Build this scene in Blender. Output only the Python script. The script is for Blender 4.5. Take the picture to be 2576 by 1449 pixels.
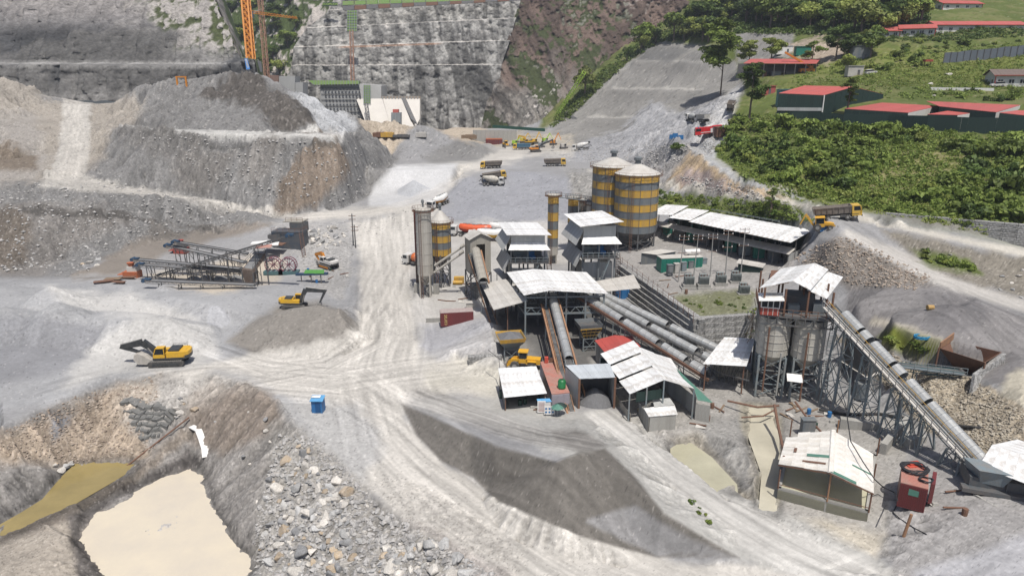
import bpy, math, random, numpy as np
from mathutils import Vector, Matrix
from mathutils.geometry import delaunay_2d_cdt
from mathutils.bvhtree import BVHTree
S = bpy.context.scene
for o in list(bpy.data.objects): bpy.data.objects.remove(o)
col = S.collection
# ------------------------------------------------------------------ camera, sky, sun, exposure
CAMZ, PITCH, FPX, W, H = 48.0, math.radians(17.0), 1717.0, 2576.0, 1449.0
cam = bpy.data.objects.new('camera', bpy.data.cameras.new('camera'))
col.objects.link(cam); S.camera = cam
cam.location = (0, 0, CAMZ); cam.rotation_euler = (math.pi/2 - PITCH, 0, 0)
cam.data.sensor_width = 36; cam.data.lens = 24.0; cam.data.clip_start = 1; cam.data.clip_end = 6000
SUN_DIR = Vector((0.22, -0.72, 1.75)).normalized()          # towards the sun
el = math.asin(SUN_DIR.z); az = math.atan2(SUN_DIR.x, SUN_DIR.y)
world = bpy.data.worlds.new('World'); S.world = world; world.use_nodes = True
wn = world.node_tree.nodes; wl = world.node_tree.links
sky = wn.new('ShaderNodeTexSky'); sky.sky_type = 'NISHITA'; sky.sun_disc = False
sky.sun_elevation = el; sky.sun_rotation = az; sky.altitude = 600; sky.dust_density = 3.5; sky.air_density = 0.8
wl.new(sky.outputs[0], wn['Background'].inputs[0]); wn['Background'].inputs[1].default_value = 0.115
sl = bpy.data.lights.new('sun', 'SUN'); sl.energy = 4.5; sl.angle = math.radians(0.5); sl.color = (1.0, 0.96, 0.90)
sun = bpy.data.objects.new('sun', sl); col.objects.link(sun)
sun.rotation_euler = (-SUN_DIR).to_track_quat('-Z', 'Y').to_euler()
S.view_settings.view_transform = 'Standard'; S.view_settings.look = 'None'
S.view_settings.exposure = 0.0; S.view_settings.gamma = 1; S.view_settings.use_curve_mapping = False
# ------------------------------------------------------------------ survey helpers: a sight line and a height (or distance) give a point of the place
CP, SP = math.cos(PITCH), math.sin(PITCH)
def Pd(px, py, d):
    a = (px - W/2)/FPX; v = (py - H/2)/FPX
    return Vector((a*d, d*(CP - v*SP), CAMZ - d*(SP + v*CP)))
def P(px, py, z=0.0):
    v = (py - H/2)/FPX
    return Pd(px, py, (CAMZ - z)/(SP + v*CP))
def proj(x, y, z):
    dz = CAMZ - z
    d = y*CP + dz*SP; up = -y*SP + dz*CP
    return W/2 + FPX*x/d, H/2 + FPX*up/d, d
rnd = random.Random(7)
# ------------------------------------------------------------------ numpy noise
def _hash(ix, iy, seed):
    h = (ix.astype(np.int64)*374761393 + iy.astype(np.int64)*668265263 + seed*1274126177) & 0xFFFFFFFF
    h = ((h ^ (h >> 13))*1103515245) & 0xFFFFFFFF
    h = (h ^ (h >> 16)) & 0xFFFFFF
    return h/float(0xFFFFFF)
def vn(x, y, seed=0):
    ix = np.floor(x); iy = np.floor(y); fx = x - ix; fy = y - iy
    fx = fx*fx*(3 - 2*fx); fy = fy*fy*(3 - 2*fy)
    a = _hash(ix, iy, seed); b = _hash(ix+1, iy, seed); c = _hash(ix, iy+1, seed); e = _hash(ix+1, iy+1, seed)
    return (a + (b-a)*fx)*(1-fy) + (c + (e-c)*fx)*fy
def fbm(x, y, seed=0, o=4):
    r = 0; a = 0.5; s = 0
    for i in range(o):
        r = r + a*vn(x, y, seed + i*17); s += a; a *= 0.5; x = x*2.03 + 7.1; y = y*2.03 - 3.7
    return r/s
# ------------------------------------------------------------------ mesh builder
class MB:
    def __init__(s): s.v = []; s.f = []; s.uv = {}
    def add(s, vs, fs):
        n = len(s.v); s.v.extend([Vector(p) for p in vs]); s.f.extend([tuple(i+n for i in f) for f in fs]); return s
    def hexa(s, b, t):                                     # b, t: four points each
        return s.add(list(b)+list(t), [(3,2,1,0),(4,5,6,7),(0,1,5,4),(1,2,6,5),(2,3,7,6),(3,0,4,7)])
    def box(s, c, d, rz=0.0, M=None):
        c = Vector(c); x, y, z = d[0]/2, d[1]/2, d[2]/2
        cr, sr = math.cos(rz), math.sin(rz)
        f = lambda a, b, e: c + Vector((a*cr - b*sr, a*sr + b*cr, e))
        return s.hexa([f(-x,-y,-z), f(x,-y,-z), f(x,y,-z), f(-x,y,-z)], [f(-x,-y,z), f(x,-y,z), f(x,y,z), f(-x,y,z)])
    def bx(s, x0, x1, y0, y1, z0, z1):
        return s.box(((x0+x1)/2, (y0+y1)/2, (z0+z1)/2), (abs(x1-x0), abs(y1-y0), abs(z1-z0)))
    def beam(s, a, b, w=0.2, h=None):
        a = Vector(a); b = Vector(b); h = h or w; d = b - a
        if d.length < 1e-6: return s
        d.normalize(); up = Vector((0,0,1)) if abs(d.z) < 0.97 else Vector((0,1,0))
        x = d.cross(up).normalized()*(w/2); y = x.cross(d).normalized()*(h/2)
        return s.hexa([a-x-y, a+x-y, a+x+y, a-x+y], [b-x-y, b+x-y, b+x+y, b-x+y])
    def tube(s, a, b, r0, r1=None, n=12, cap=True):
        a = Vector(a); b = Vector(b); r1 = r0 if r1 is None else r1
        d = (b-a).normalized(); up = Vector((0,0,1)) if abs(d.z) < 0.97 else Vector((1,0,0))
        x = d.cross(up).normalized(); y = x.cross(d).normalized(); vs = []
        for p, r in ((a, r0), (b, r1)):
            for i in range(n):
                t = 2*math.pi*i/n; vs.append(p + x*(math.cos(t)*r) + y*(math.sin(t)*r))
        fs = [(i, (i+1) % n, n+(i+1) % n, n+i) for i in range(n)]
        if cap: fs += [tuple(range(n-1, -1, -1)), tuple(range(n, 2*n))]
        return s.add(vs, fs)
    def pipe(s, pts, r, n=8):
        for a, b in zip(pts[:-1], pts[1:]): s.tube(a, b, r, n=n)
        return s
    def lathe(s, c, prof, n=24, cap=True):                  # prof: (r, z)
        c = Vector(c); vs = []
        for r, z in prof:
            for i in range(n):
                t = 2*math.pi*i/n; vs.append(c + Vector((r*math.cos(t), r*math.sin(t), z)))
        fs = []
        for k in range(len(prof)-1):
            for i in range(n): fs.append((k*n+i, k*n+(i+1) % n, (k+1)*n+(i+1) % n, (k+1)*n+i))
        if cap: fs += [tuple(range(n-1, -1, -1)), tuple(range((len(prof)-1)*n, len(prof)*n))]
        return s.add(vs, fs)
    def prism(s, poly, ext):                               # poly: points, ext: vector
        poly = [Vector(p) for p in poly]; e = Vector(ext); n = len(poly)
        return s.add(poly + [p+e for p in poly], [tuple(range(n-1, -1, -1)), tuple(range(n, 2*n))] + [(i, (i+1) % n, n+(i+1) % n, n+i) for i in range(n)])
    def sheet(s, q, t=0.06):                               # q: four corners, thick downwards
        dn = Vector((0,0,-t)); q = [Vector(p) for p in q]
        return s.hexa([p+dn for p in q], q)
    def shell(s, a, b, r, n=10, a0=-0.15, a1=math.pi+0.15, t=0.05, up=None):   # curved cover over a belt
        a = Vector(a); b = Vector(b); d = (b-a).normalized(); x = d.cross(Vector((0,0,1))).normalized(); y = x.cross(d).normalized()
        vs = []
        for p in (a, b):
            for rr in (r, r-t):
                for i in range(n+1):
                    th = a0 + (a1-a0)*i/n; vs.append(p + x*(math.cos(th)*rr) + y*(math.sin(th)*rr))
        m = n+1; fs = []
        for i in range(n):
            fs += [(i, i+1, 2*m+i+1, 2*m+i), (m+i+1, m+i, 3*m+i, 3*m+i+1), (i+1, i, m+i, m+i+1), (2*m+i, 2*m+i+1, 3*m+i+1, 3*m+i)]
        return s.add(vs, fs)
    def mesh(s, name, off=Vector((0,0,0)), smooth=False):
        me = bpy.data.meshes.new(name)
        me.from_pydata([tuple(p-off) for p in s.v], [], s.f); me.update()
        if smooth:
            me.polygons.foreach_set('use_smooth', [True]*len(me.polygons))
        return me
def link(name, me, m=None, parent=None):
    o = bpy.data.objects.new(name, me); col.objects.link(o)
    if m is not None and me is not None and len(me.materials) == 0: me.materials.append(m)
    if parent is not None: o.parent = parent
    return o
def thing(name, label, cat, loc=(0,0,0), rz=0.0, group=None):
    o = bpy.data.objects.new(name, None); col.objects.link(o); o.location = loc; o.rotation_euler = (0,0,rz)
    o.empty_display_size = 0.3
    tag(o, label, cat, group); return o
def tag(o, label=None, cat=None, group=None, kind=None):
    if label: o['label'] = label
    if cat: o['category'] = cat
    if group: o['group'] = group
    if kind: o['kind'] = kind
    return o
def worg(o):
    v = Vector((0,0,0))
    while o is not None: v = v + o.location; o = o.parent
    return v
def part(name, mb, m, parent, label=None, world=True, smooth=False, at=None):
    """world=True: mb is in world coordinates, parent unrotated; else local"""
    off = worg(parent) if world else Vector((0,0,0))
    if at is None:
        o = link(name, mb.mesh(name, off, smooth), m, parent)
    else:
        at = Vector(at); o = link(name, mb.mesh(name, at, smooth), m, parent); o.location = at - off
    if label: o['label'] = label
    return o
def solo(name, mb, m, label, cat, group=None, smooth=False):
    c = sum(mb.v, Vector((0,0,0)))/len(mb.v); c.z = min(p.z for p in mb.v)
    o = link(name, mb.mesh(name, c, smooth), m); o.location = c
    return tag(o, label, cat, group)
def copy_tree(o, loc=None, rz=None, label=None, parent=None, group=None):
    c = o.copy(); col.objects.link(c)
    if parent is not None: c.parent = parent
    if loc is not None: c.location = loc
    if rz is not None: c.rotation_euler = (0,0,rz)
    if label: c['label'] = label
    if group: c['group'] = group
    for ch in list(KIDS(o)): copy_tree(ch, parent=c)
    return c
def KIDS(o): return [x for x in bpy.data.objects if x.parent == o]
# ------------------------------------------------------------------ materials
MATS = {}
def mat(name, c, rough=0.8, metal=0.0, c2=None, scale=1.5, amt=0.6, bump=0.0, bscale=12.0, fine=0.12, streak=False, vary=0.0, alpha=None, lo=0.35, hi=0.7):
    if name in MATS: return MATS[name]
    m = bpy.data.materials.new(name); m.use_nodes = True; N = m.node_tree.nodes; L = m.node_tree.links
    b = N['Principled BSDF']; b.inputs['Roughness'].default_value = rough; b.inputs['Metallic'].default_value = metal
    tc = N.new('ShaderNodeTexCoord'); mp = N.new('ShaderNodeMapping'); L.new(tc.outputs['Object'], mp.inputs[0])
    if streak: mp.inputs['Scale'].default_value = (1.0, 1.0, 0.12)
    n1 = N.new('ShaderNodeTexNoise'); n1.inputs['Scale'].default_value = scale; n1.inputs['Detail'].default_value = 6; n1.inputs['Roughness'].default_value = 0.65
    L.new(mp.outputs[0], n1.inputs['Vector'])
    r = N.new('ShaderNodeMapRange'); r.inputs['From Min'].default_value = lo; r.inputs['From Max'].default_value = hi; r.inputs['To Max'].default_value = amt
    L.new(n1.outputs[0], r.inputs[0])
    c2 = c2 or tuple(x*0.6 for x in c)
    mx = N.new('ShaderNodeMix'); mx.data_type = 'RGBA'; mx.inputs[6].default_value = (*c, 1); mx.inputs[7].default_value = (*c2, 1)
    L.new(r.outputs[0], mx.inputs[0]); out = mx.outputs[2]
    n2 = N.new('ShaderNodeTexNoise'); n2.inputs['Scale'].default_value = 9; n2.inputs['Detail'].default_value = 4; L.new(tc.outputs['Object'], n2.inputs['Vector'])
    r2 = N.new('ShaderNodeMapRange'); r2.inputs['From Min'].default_value = 0.3; r2.inputs['From Max'].default_value = 0.7; r2.inputs['To Min'].default_value = 1-fine; r2.inputs['To Max'].default_value = 1+fine
    L.new(n2.outputs[0], r2.inputs[0])
    hs = N.new('ShaderNodeHueSaturation'); L.new(out, hs.inputs['Color']); 
    if vary > 0:
        oi = N.new('ShaderNodeObjectInfo'); r3 = N.new('ShaderNodeMapRange'); r3.inputs['To Min'].default_value = 1-vary; r3.inputs['To Max'].default_value = 1+vary
        L.new(oi.outputs['Random'], r3.inputs[0]); mm = N.new('ShaderNodeMath'); mm.operation = 'MULTIPLY'
        L.new(r3.outputs[0], mm.inputs[0]); L.new(r2.outputs[0], mm.inputs[1]); L.new(mm.outputs[0], hs.inputs['Value'])
    else: L.new(r2.outputs[0], hs.inputs['Value'])
    L.new(hs.outputs[0], b.inputs['Base Color'])
    if bump > 0:
        n3 = N.new('ShaderNodeTexNoise'); n3.inputs['Scale'].default_value = bscale; n3.inputs['Detail'].default_value = 5; L.new(tc.outputs['Object'], n3.inputs['Vector'])
        bp = N.new('ShaderNodeBump'); bp.inputs['Strength'].default_value = bump; bp.inputs['Distance'].default_value = 0.2
        L.new(n3.outputs[0], bp.inputs['Height']); L.new(bp.outputs[0], b.inputs['Normal'])
    MATS[name] = m; return m
# ================================================================== TERRAIN
Dn = None
LINES = [
 # pit rim by the left yard, then the tip of boulders
 [(0,1075,-1),(130,1015,-.5),(290,945,0),(440,935,0),(540,937,0),(620,965,0),(700,1010,0),(745,1070,-.3),(830,1150,-.3),(940,1250,-.3),(1000,1295,-.3),(1100,1370,-.4),(1200,1405,-.5),(1270,1449,-.5)],
 # dike between ponds
 [(0,1372,-7.2),(100,1322,-7.3),(200,1280,-7.6),(300,1216,-7.5),(356,1178,-7),(420,1120,-6),(460,1060,-4.2)],
 # dark sand pile
 [(1016,1016,.3),(1073,1043,1.5),(1180,1089,3),(1243,1119,4),(1399,1161,5),(1464,1139,5.5),(1522,1126,5),(1600,1220,4),(1672,1290,2.6),(1750,1340,1.5),(1856,1400,-.8)],
 [(1010,1039,0),(1046,1089,0),(1113,1159,0),(1190,1195,-.2),(1246,1246,-.3),(1352,1283,-.5),(1450,1320,-.6),(1650,1395,-1),(1850,1412,-1)],
 [(1120,985,0),(1250,1020,.3),(1380,1048,.7),(1480,1042,.8)],
 [(1490,1055,1),(1600,1130,1.6),(1700,1230,.6),(1850,1330,-.5),(2000,1420,-1)],
 [(1560,1040,.4),(1700,1150,.5),(1850,1270,-.3),(2000,1340,-.8),(2200,1449,-1)],
 # ramp heap beside the feed station
 [(1100,820,.6),(1170,808,1.8),(1225,800,3.0),(1245,860,3.0),(1250,890,2.2)],
 [(1060,850,0),(1100,900,0),(1200,912,0),(1255,915,0)],
 # foot of the left slope / haul road bench / berm of the spoil heap
 [(0,690,0),(170,700,.5),(330,622,2),(450,587,3),(600,562,4),(740,553,5)],
 [(0,462,16.5),(100,463,16.5),(200,475,15.5),(300,487,13.5),(450,505,11),(600,525,8.8),(740,550,5.3)],
 [(0,452,16.7),(100,447,17),(220,454,16),(300,470,14.2),(450,488,11.4),(600,508,9.2),(740,536,6),(900,533,5.6),(1000,515,7)],
 [(297,327,30),(450,333,30),(620,340,29.5),(760,345,29),(850,346,28.5)],
 [(330,321,30.2),(450,325,30.2),(620,331,30),(780,334,29.6),(872,335,29)],
 [(740,536,6),(850,525,6),(920,490,7.5),(930,450,10),(990,412,12.5)],
 [(330,270,Dn,286),(352,248,Dn,290),(380,215,Dn,290),(450,212,Dn,288),(500,204,Dn,288),(545,184,Dn,292),(640,187,Dn,296),(700,215,Dn,290),(760,232,Dn,292),(840,290,Dn,298),(900,325,Dn,300),(990,403,13)],
 [(872,335,29),(930,374,20.5),(990,410,12.8)],
 [(130,440,Dn,226),(150,380,Dn,246),(158,320,Dn,270),(160,262,Dn,302)],
 [(215,448,16.4),(222,380,Dn,246),(225,320,Dn,270),(225,262,Dn,302)],
 # centre piles
 [(945,425,15),(1000,418,15.5),(1140,416,15)],
 [(925,500,7),(1000,519,6.8),(1080,502,7.4),(1120,472,9.3),(1148,430,13)],
 [(1060,525,6.3),(1105,505,7.6),(1165,442,12.3),(1205,412,13.8),(1300,387,14.4)],
 [(1172,452,12.2),(1300,433,14),(1425,440,14.3)],
 [(1120,548,5.3),(1250,562,5),(1400,562,5.4),(1480,560,6)],
 # right: lower road / cut scarp / upper road
 [(1490,430,14.5),(1560,450,14),(1650,468,14.6),(1750,480,17),(1830,488,19),(1900,500,19.6),(2000,520,20.1),(2080,545,20),(2200,562,19),(2350,600,17.5),(2576,645,15.5)],
 [(1735,378,25.5),(1760,396,24.8),(1830,449,22.7),(1900,479,21.5),(1990,509,20.6)],
 [(1755,372,25.6),(1790,396,24.9),(1860,440,23.2),(1940,478,21.9),(2040,506,20.8),(2200,545,19.8),(2400,578,18.6),(2576,613,16.6)],
 [(2210,530,21.2),(2400,560,19.8),(2576,592,18)],
 # shed terrace back
 [(1655,500,12.5),(1760,516,13.5),(1850,528,14.5),(1960,548,15.5),(2050,570,16.5)],
 # terrace edge: top and toe
 [(1545,650,7),(1640,720,6.5),(1745,804,6),(1890,795,6),(1960,770,6.5)],
 [(1544,722,1.3),(1634,795,1),(1741,882,.8),(1894,871,.9),(1985,845,1.2)],
 # road down the right side, yard edge, pitched stone slope
 [(2130,588,18),(2250,655,15),(2350,712,12.6),(2460,750,11),(2576,800,10)],
 [(2160,575,18.4),(2290,640,14.6),(2400,700,12.6),(2500,735,11.4),(2576,765,10.8)],
 [(2130,815,8),(2180,850,7.6),(2235,890,7.4),(2330,938,6),(2440,948,6.4),(2576,1035,7.2)],
 [(2105,850,1),(2170,905,1),(2240,985,1),(2330,1085,1.6),(2430,1120,2.5),(2576,1190,3)],
 # talus and fire-truck bench
 [(1450,372,16),(1550,376,17.5),(1640,366,22),(1695,362,26.6),(1735,372,25.8)],
 [(1700,335,27.5),(1740,352,27.6),(1800,350,27.8)],
]
PONDS = {
 'yellow': (-8.0, [(-60,1362),(0,1318),(60,1284),(108,1254),(154,1200),(187,1169),(250,1162),(313,1158),(342,1174),(283,1210),(190,1264),(100,1304),(0,1352)]),
 'cream': (-8.8, [(190,1360),(215,1290),(300,1237),(400,1203),(480,1172),(500,1185),(520,1215),(540,1290),(570,1330),(600,1382),(640,1402),(625,1449),(600,1520),(380,1530),(260,1449)]),
 'channel': (-.8, [(1882,1022),(1940,1026),(1958,1075),(1960,1160),(1952,1290),(1908,1285),(1916,1190),(1884,1100)]),
 'green': (-1.1, [(1690,1122),(1740,1115),(1790,1150),(1850,1215),(1852,1236),(1800,1235),(1740,1190),(1690,1152)]),
}
PTS = [
 (0,1449,-6.2),(100,1400,-6.6),(100,1449,-6.5),(200,1449,-7.6),(160,1340,-6.6),(700,1449,-7),(800,1449,-5.2),(1000,1449,-2.4),(700,1300,-5),(640,1330,-6.5),(800,1300,-2.6),(900,1380,-2.8),(780,1200,-1.6),
 (1500,1449,-1),(1900,1449,-1.5),(2200,1449,-.5),(2576,1449,1.5),(2300,1290,1.2),(2400,1300,2),(2576,1300,2.5),(2230,1330,-.6),(2180,1330,-.8),
 (0,1170,-4.6),(60,1165,-4.8),(130,1175,-6.2),(0,1240,-6),(0,1120,-3.5),(250,1050,-4),(310,1020,-2.6),(430,1020,-2.6),(330,1120,-6.4),(430,1090,-5.2),(560,1060,-3.4),(640,1150,-4.6),(600,1280,-7),
 (60,740,3),(200,770,3),(300,805,2.2),(130,700,2),(0,720,4),(0,1000,0),(150,990,0),(250,960,0),(330,935,0),(200,860,1.4),(60,880,2.4),
 (430,745,3),(530,765,3.4),(560,810,.2),(480,850,0),(420,800,.8),(400,900,0),(700,960,0),(350,690,0),(500,690,-.5),(650,690,-.5),(800,700,0),(250,700,2),(300,640,1.5),
 (700,790,4.2),(745,772,5),(800,765,5.2),(850,785,4.6),(880,830,2.4),(590,850,0),(640,885,0),(760,907,0),(860,895,0),(905,850,0),(905,780,.4),(650,800,1.6),
 (700,585,5),(760,600,4.2),(860,600,3.4),(760,640,2),(870,660,1.6),(980,600,3),(950,700,.8),(950,850,0),(900,1000,0),(1000,950,0),(802,1040,0),(980,560,4.4),(1100,950,0),(1150,940,0),
 (1150,602,4),(1270,602,4),(1050,640,2.2),(1100,700,1),(1200,745,.4),(1100,770,.2),(1300,700,1),(1450,700,1.2),(1350,640,3),(1480,640,4),(1600,640,8),(1530,620,7),
 (1300,900,0),(1450,900,0),(1600,900,0),(1700,940,0),(1500,980,0),(1300,960,0),(1660,1080,0),(1800,1010,0),(1830,1100,0),(1750,1080,-.2),(2000,1000,0),(2100,1080,.2),(2200,1010,.6),(1870,1130,.3),(1900,1200,.2),(2060,1340,-.4),(2200,1150,.6),(2230,1250,.4),(1950,1340,-.6),
 (1700,700,7),(1850,700,7.4),(1700,640,9),(1800,600,9),(1950,680,9),(1600,600,8.6),(1900,620,9),(1980,640,9),
 (2000,660,9.6),(2100,602,17.2),(2050,598,16),(2060,700,9.5),(2150,700,11),(2150,760,9),(2230,720,11.4),(2240,830,8.6),(2420,775,12.4),(2450,800,11.6),(2330,800,9.2),(2500,850,9),(2405,925,4.6),(2440,936,4.8),(2378,900,4.8),(2545,880,8.6),(2576,900,9),(2576,980,8.6),
 (2300,605,17.0),(2450,640,15.2),(2576,690,12.8),(2400,660,14),
 (2576,500,Dn,146),(2576,400,Dn,172),(2576,330,Dn,192),(2576,290,Dn,204),(2400,480,Dn,158),(2400,400,Dn,178),(2400,310,Dn,202),(2200,470,Dn,166),(2200,400,Dn,187),(2200,320,Dn,208),(2200,280,Dn,218),(2050,430,Dn,182),(2050,330,Dn,212),(1950,300,Dn,224),(1950,400,Dn,190),(1850,400,Dn,202),(1850,340,Dn,222),(1850,300,Dn,236),(1860,250,Dn,262),
 (1765,305,33),(1800,270,Dn,290),(1840,232,Dn,318),(1870,214,Dn,338),(1750,325,29.5),
 (2000,205,Dn,262),(2200,205,Dn,256),(2400,205,Dn,250),(2576,210,Dn,240),(2576,240,Dn,225),(2400,150,Dn,278),(2576,150,Dn,268),(2200,150,Dn,288),(2576,90,Dn,300),(2400,100,Dn,304),(2250,100,Dn,310),(2400,60,Dn,330),(2200,60,Dn,335),(2576,0,Dn,380),(2200,0,Dn,395),(2200,-80,Dn,450),(2576,-80,Dn,440),(2100,100,Dn,330),
 (1900,200,Dn,290),(1900,170,Dn,312),(2050,185,Dn,290),(1950,140,Dn,330),(1990,85,Dn,370),(1830,85,Dn,395),(1900,0,Dn,450),(1900,-80,Dn,505),
 (1660,110,Dn,470),(1780,120,Dn,440),(1600,150,Dn,462),(1700,150,Dn,436),(1600,156,Dn,452),(1700,156,Dn,428),(1540,218,Dn,436),(1660,222,Dn,404),(1540,226,Dn,428),(1660,230,Dn,396),(1480,235,Dn,440),(1480,292,Dn,408),(1580,296,Dn,388),(1480,300,Dn,402),(1620,300,Dn,372),(1640,262,Dn,352),(1740,250,Dn,350),(1700,300,Dn,330),(1800,200,Dn,380),
 (1400,330,Dn,390),(1550,335,Dn,345),(1440,350,Dn,370),(1540,140,Dn,515),(1770,0,Dn,560),(1810,-80,Dn,610),(1472,205,Dn,475),(1380,290,Dn,450),(1300,335,Dn,432),(1210,340,Dn,430),(1060,347,Dn,440),(930,352,Dn,430),(860,345,Dn,440),(1150,320,Dn,455),(1250,325,Dn,470),(1350,322,Dn,470),(1350,372,14.6),(1250,372,14.2),(1180,390,13.8),
 (1560,412,15.6),(1640,420,18),(1700,420,20),(1480,405,15.4),(1420,395,14.8),(1690,440,18),(1600,392,18),(1470,500,9),(1450,540,7.5),
 (1000,402,13),(985,396,13),(1055,312,Dn,330),(1120,335,Dn,332),(1190,392,13.6),(1090,405,13.2),(1165,350,Dn,345),(1240,378,14),(1020,355,Dn,324),
 (40,372,Dn,246),(100,385,Dn,248),(60,420,Dn,233),(0,400,Dn,242),(0,300,Dn,272),(100,290,Dn,290),(80,235,Dn,304),(0,195,Dn,304),(290,400,Dn,240),(300,300,Dn,290),(250,275,Dn,300),(360,256,Dn,330),(150,256,Dn,330),(320,430,Dn,232),
]
WP = [(x, y, z) for x in range(-520, -40, 80) for (y, z) in ((345, 36), (400, 30), (520, 18), (680, 18))] + [(-60, 430, 11), (-60,520,10), (-110,440,11), (0,560,14), (0,700,20), (150,700,150), (400,700,200), (620,620,190), (620,420,120), (-40,345,14), (20,520,16), (-20,600,18), (30,600,20), (10,470,16), (45,560,20)]
WP = [w for w in WP if not (w[0] < -160 and w[1] == 345 and False)]
_pts = []; _edges = []
def _w(c):
    p = Pd(c[0], c[1], c[3]) if c[2] is None else P(c[0], c[1], c[2])
    return p
def _addp(p):
    _pts.append(p); return len(_pts)-1
def _side(c):
    out = []
    if c[0] == 0: out.append((-420,)+tuple(c[1:]))
    if c[0] == 2576: out.append((3000,)+tuple(c[1:]))
    if c[1] == 1449 and c[2] is not None: out.append((c[0], 1750, c[2]))
    return out
for ln in LINES:
    ids = [_addp(_w(c)) for c in ln]; _edges += list(zip(ids[:-1], ids[1:]))
    for c in ln:
        for q in _side(c): _addp(_w(q))
for c in PTS:
    _addp(_w(c))
    for q in _side(c): _addp(_w(q))
for c in ((-420,1750,-6),(3000,1750,2),(0,1750,-6),(2576,1750,1)): _addp(_w(c))
for nm, (z, pl) in PONDS.items():
    ids = [_addp(P(x, y, z)) for x, y in pl]; _edges += list(zip(ids, ids[1:]+ids[:1]))
    cx = sum(x for x, y in pl)/len(pl); cy = sum(y for x, y in pl)/len(pl)
    for x, y in pl: 
        f = 0.35
        _addp(P(x+(cx-x)*f, y+(cy-y)*f, z-1.0))
for w in WP: _addp(Vector(w))
r_ = delaunay_2d_cdt([Vector((p.x, p.y)) for p in _pts], _edges, [], 0, 1e-4, True)
tv = np.array([[v.x, v.y] for v in r_[0]]); src = r_[3]; zs = np.zeros(len(tv))
_px = np.array([[p.x, p.y] for p in _pts]); _pz = np.array([p.z for p in _pts])
for i in range(len(tv)):
    if src[i]: zs[i] = _pz[src[i][0]]
    else:                                                  # crossing of two lines
        dd = np.hypot(*( _px - tv[i]).T); k = np.argsort(dd)[:3]; w = 1/(dd[k]+1e-3); zs[i] = (w*_pz[k]).sum()/w.sum()
NR, NC = 880, 860; R0_, R1_, UM = 50.0, 630.0, .95
rr = R0_*np.exp(np.linspace(0, math.log(R1_/R0_), NR)); uu = np.linspace(-UM, UM, NC)
GY = np.repeat(rr[:, None], NC, 1); GX = GY*uu[None, :]
GZ = np.full(GY.shape, np.nan)
for f in r_[2]:
    a, b, c = (tv[i] for i in f[:3]); za, zb, zc = (zs[i] for i in f[:3])
    den = (b[1]-c[1])*(a[0]-c[0]) + (c[0]-b[0])*(a[1]-c[1])
    if abs(den) < 1e-9: continue
    y0, y1 = min(a[1],b[1],c[1]), max(a[1],b[1],c[1])
    i0 = max(0, np.searchsorted(rr, y0)-1); i1 = min(NR, np.searchsorted(rr, y1)+1)
    if i1 <= i0: continue
    us = [a[0]/max(a[1],20), b[0]/max(b[1],20), c[0]/max(c[1],20)]
    j0 = max(0, np.searchsorted(uu, min(us))-2); j1 = min(NC, np.searchsorted(uu, max(us))+2)
    X = GX[i0:i1, j0:j1]; Y = GY[i0:i1, j0:j1]
    l1 = ((b[1]-c[1])*(X-c[0]) + (c[0]-b[0])*(Y-c[1]))/den; l2 = ((c[1]-a[1])*(X-c[0]) + (a[0]-c[0])*(Y-c[1]))/den; l3 = 1-l1-l2
    m = (l1 >= -1e-6) & (l2 >= -1e-6) & (l3 >= -1e-6)
    Z = l1*za + l2*zb + l3*zc
    sub = GZ[i0:i1, j0:j1]; sub[m] = Z[m]
for _ in range(400):                                       # fill beyond the surveyed points
    bad = np.isnan(GZ)
    if not bad.any(): break
    for ax, sh in ((1,1),(1,-1),(0,1),(0,-1)):
        s2 = np.roll(GZ, sh, ax)
        if ax == 0: s2[0 if sh == 1 else -1] = np.nan
        else: s2[:, 0 if sh == 1 else -1] = np.nan
        ok = np.isnan(GZ) & ~np.isnan(s2); GZ[ok] = s2[ok]
def blur(A, n):
    for _ in range(n):
        B = np.pad(A, 1, mode='edge'); A = (B[:-2,1:-1]+B[2:,1:-1]+B[1:-1,:-2]+B[1:-1,2:]+2*A)/6
    return A
GZ = blur(GZ, 4)
def mound(px, py, z, slope=.62, px2=None, py2=None, z2=None, jag=.5, flat=0.0, rmax=1e9):
    a = P(px, py, z); b = P(px2, py2, z2) if px2 is not None else a
    e = Vector((b.x-a.x, b.y-a.y)); L2 = max(e.length_squared, 1e-6); t = np.clip(((GX-a.x)*e.x+(GY-a.y)*e.y)/L2, 0, 1)
    dd = np.hypot(GX-a.x-t*e.x, GY-a.y-t*e.y); zz = a.z+(b.z-a.z)*t
    h = zz - np.maximum(dd*(1+(vn(GX*.25, GY*.25, 90)-.5)*jag*.5)-flat, 0)*slope
    m = (h > GZ) & (dd < rmax); GZ[m] = h[m]; return m
MM = {}
MM['cone'] = mound(1055,312,27,.60,1085,322,25); MM['cone2'] = mound(1150,350,20.5,.5,1190,366,18.5)
MM['white'] = mound(965,426,14.6,.62,1120,422,14.6,flat=4); MM['w2'] = mound(1040,452,12.6,.62)
MM['g1'] = mound(541,768,3.4,.62); MM['g2'] = mound(410,716,3.6,.6); MM['g3'] = mound(330,742,3.6,.5); MM['g4'] = mound(455,742,2.2,.5)
for q_ in ((483,693),(518,692),(552,691),(590,690)): MM[q_] = mound(q_[0], q_[1], 1.7, .6)
MM['left'] = mound(140,758,7.6,.55); mound(120,722,7.4,.5); mound(262,790,4.8,.5,398,800,4.4,flat=2); mound(10,770,7,.5); MM['rt'] = mound(2405,770,12.8,.45,2470,782,11.8,flat=1,rmax=9); MM['sandtop'] = mound(1405,1156,5.4,.66,1466,1136,6.0)
MM['m2'] = mound(1240,815,3.6,.5,1190,812,2.6); MM['isl'] = mound(405,1325,-8.82,.05,430,1315,-8.84)
GZ = blur(GZ, 1)
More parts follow.
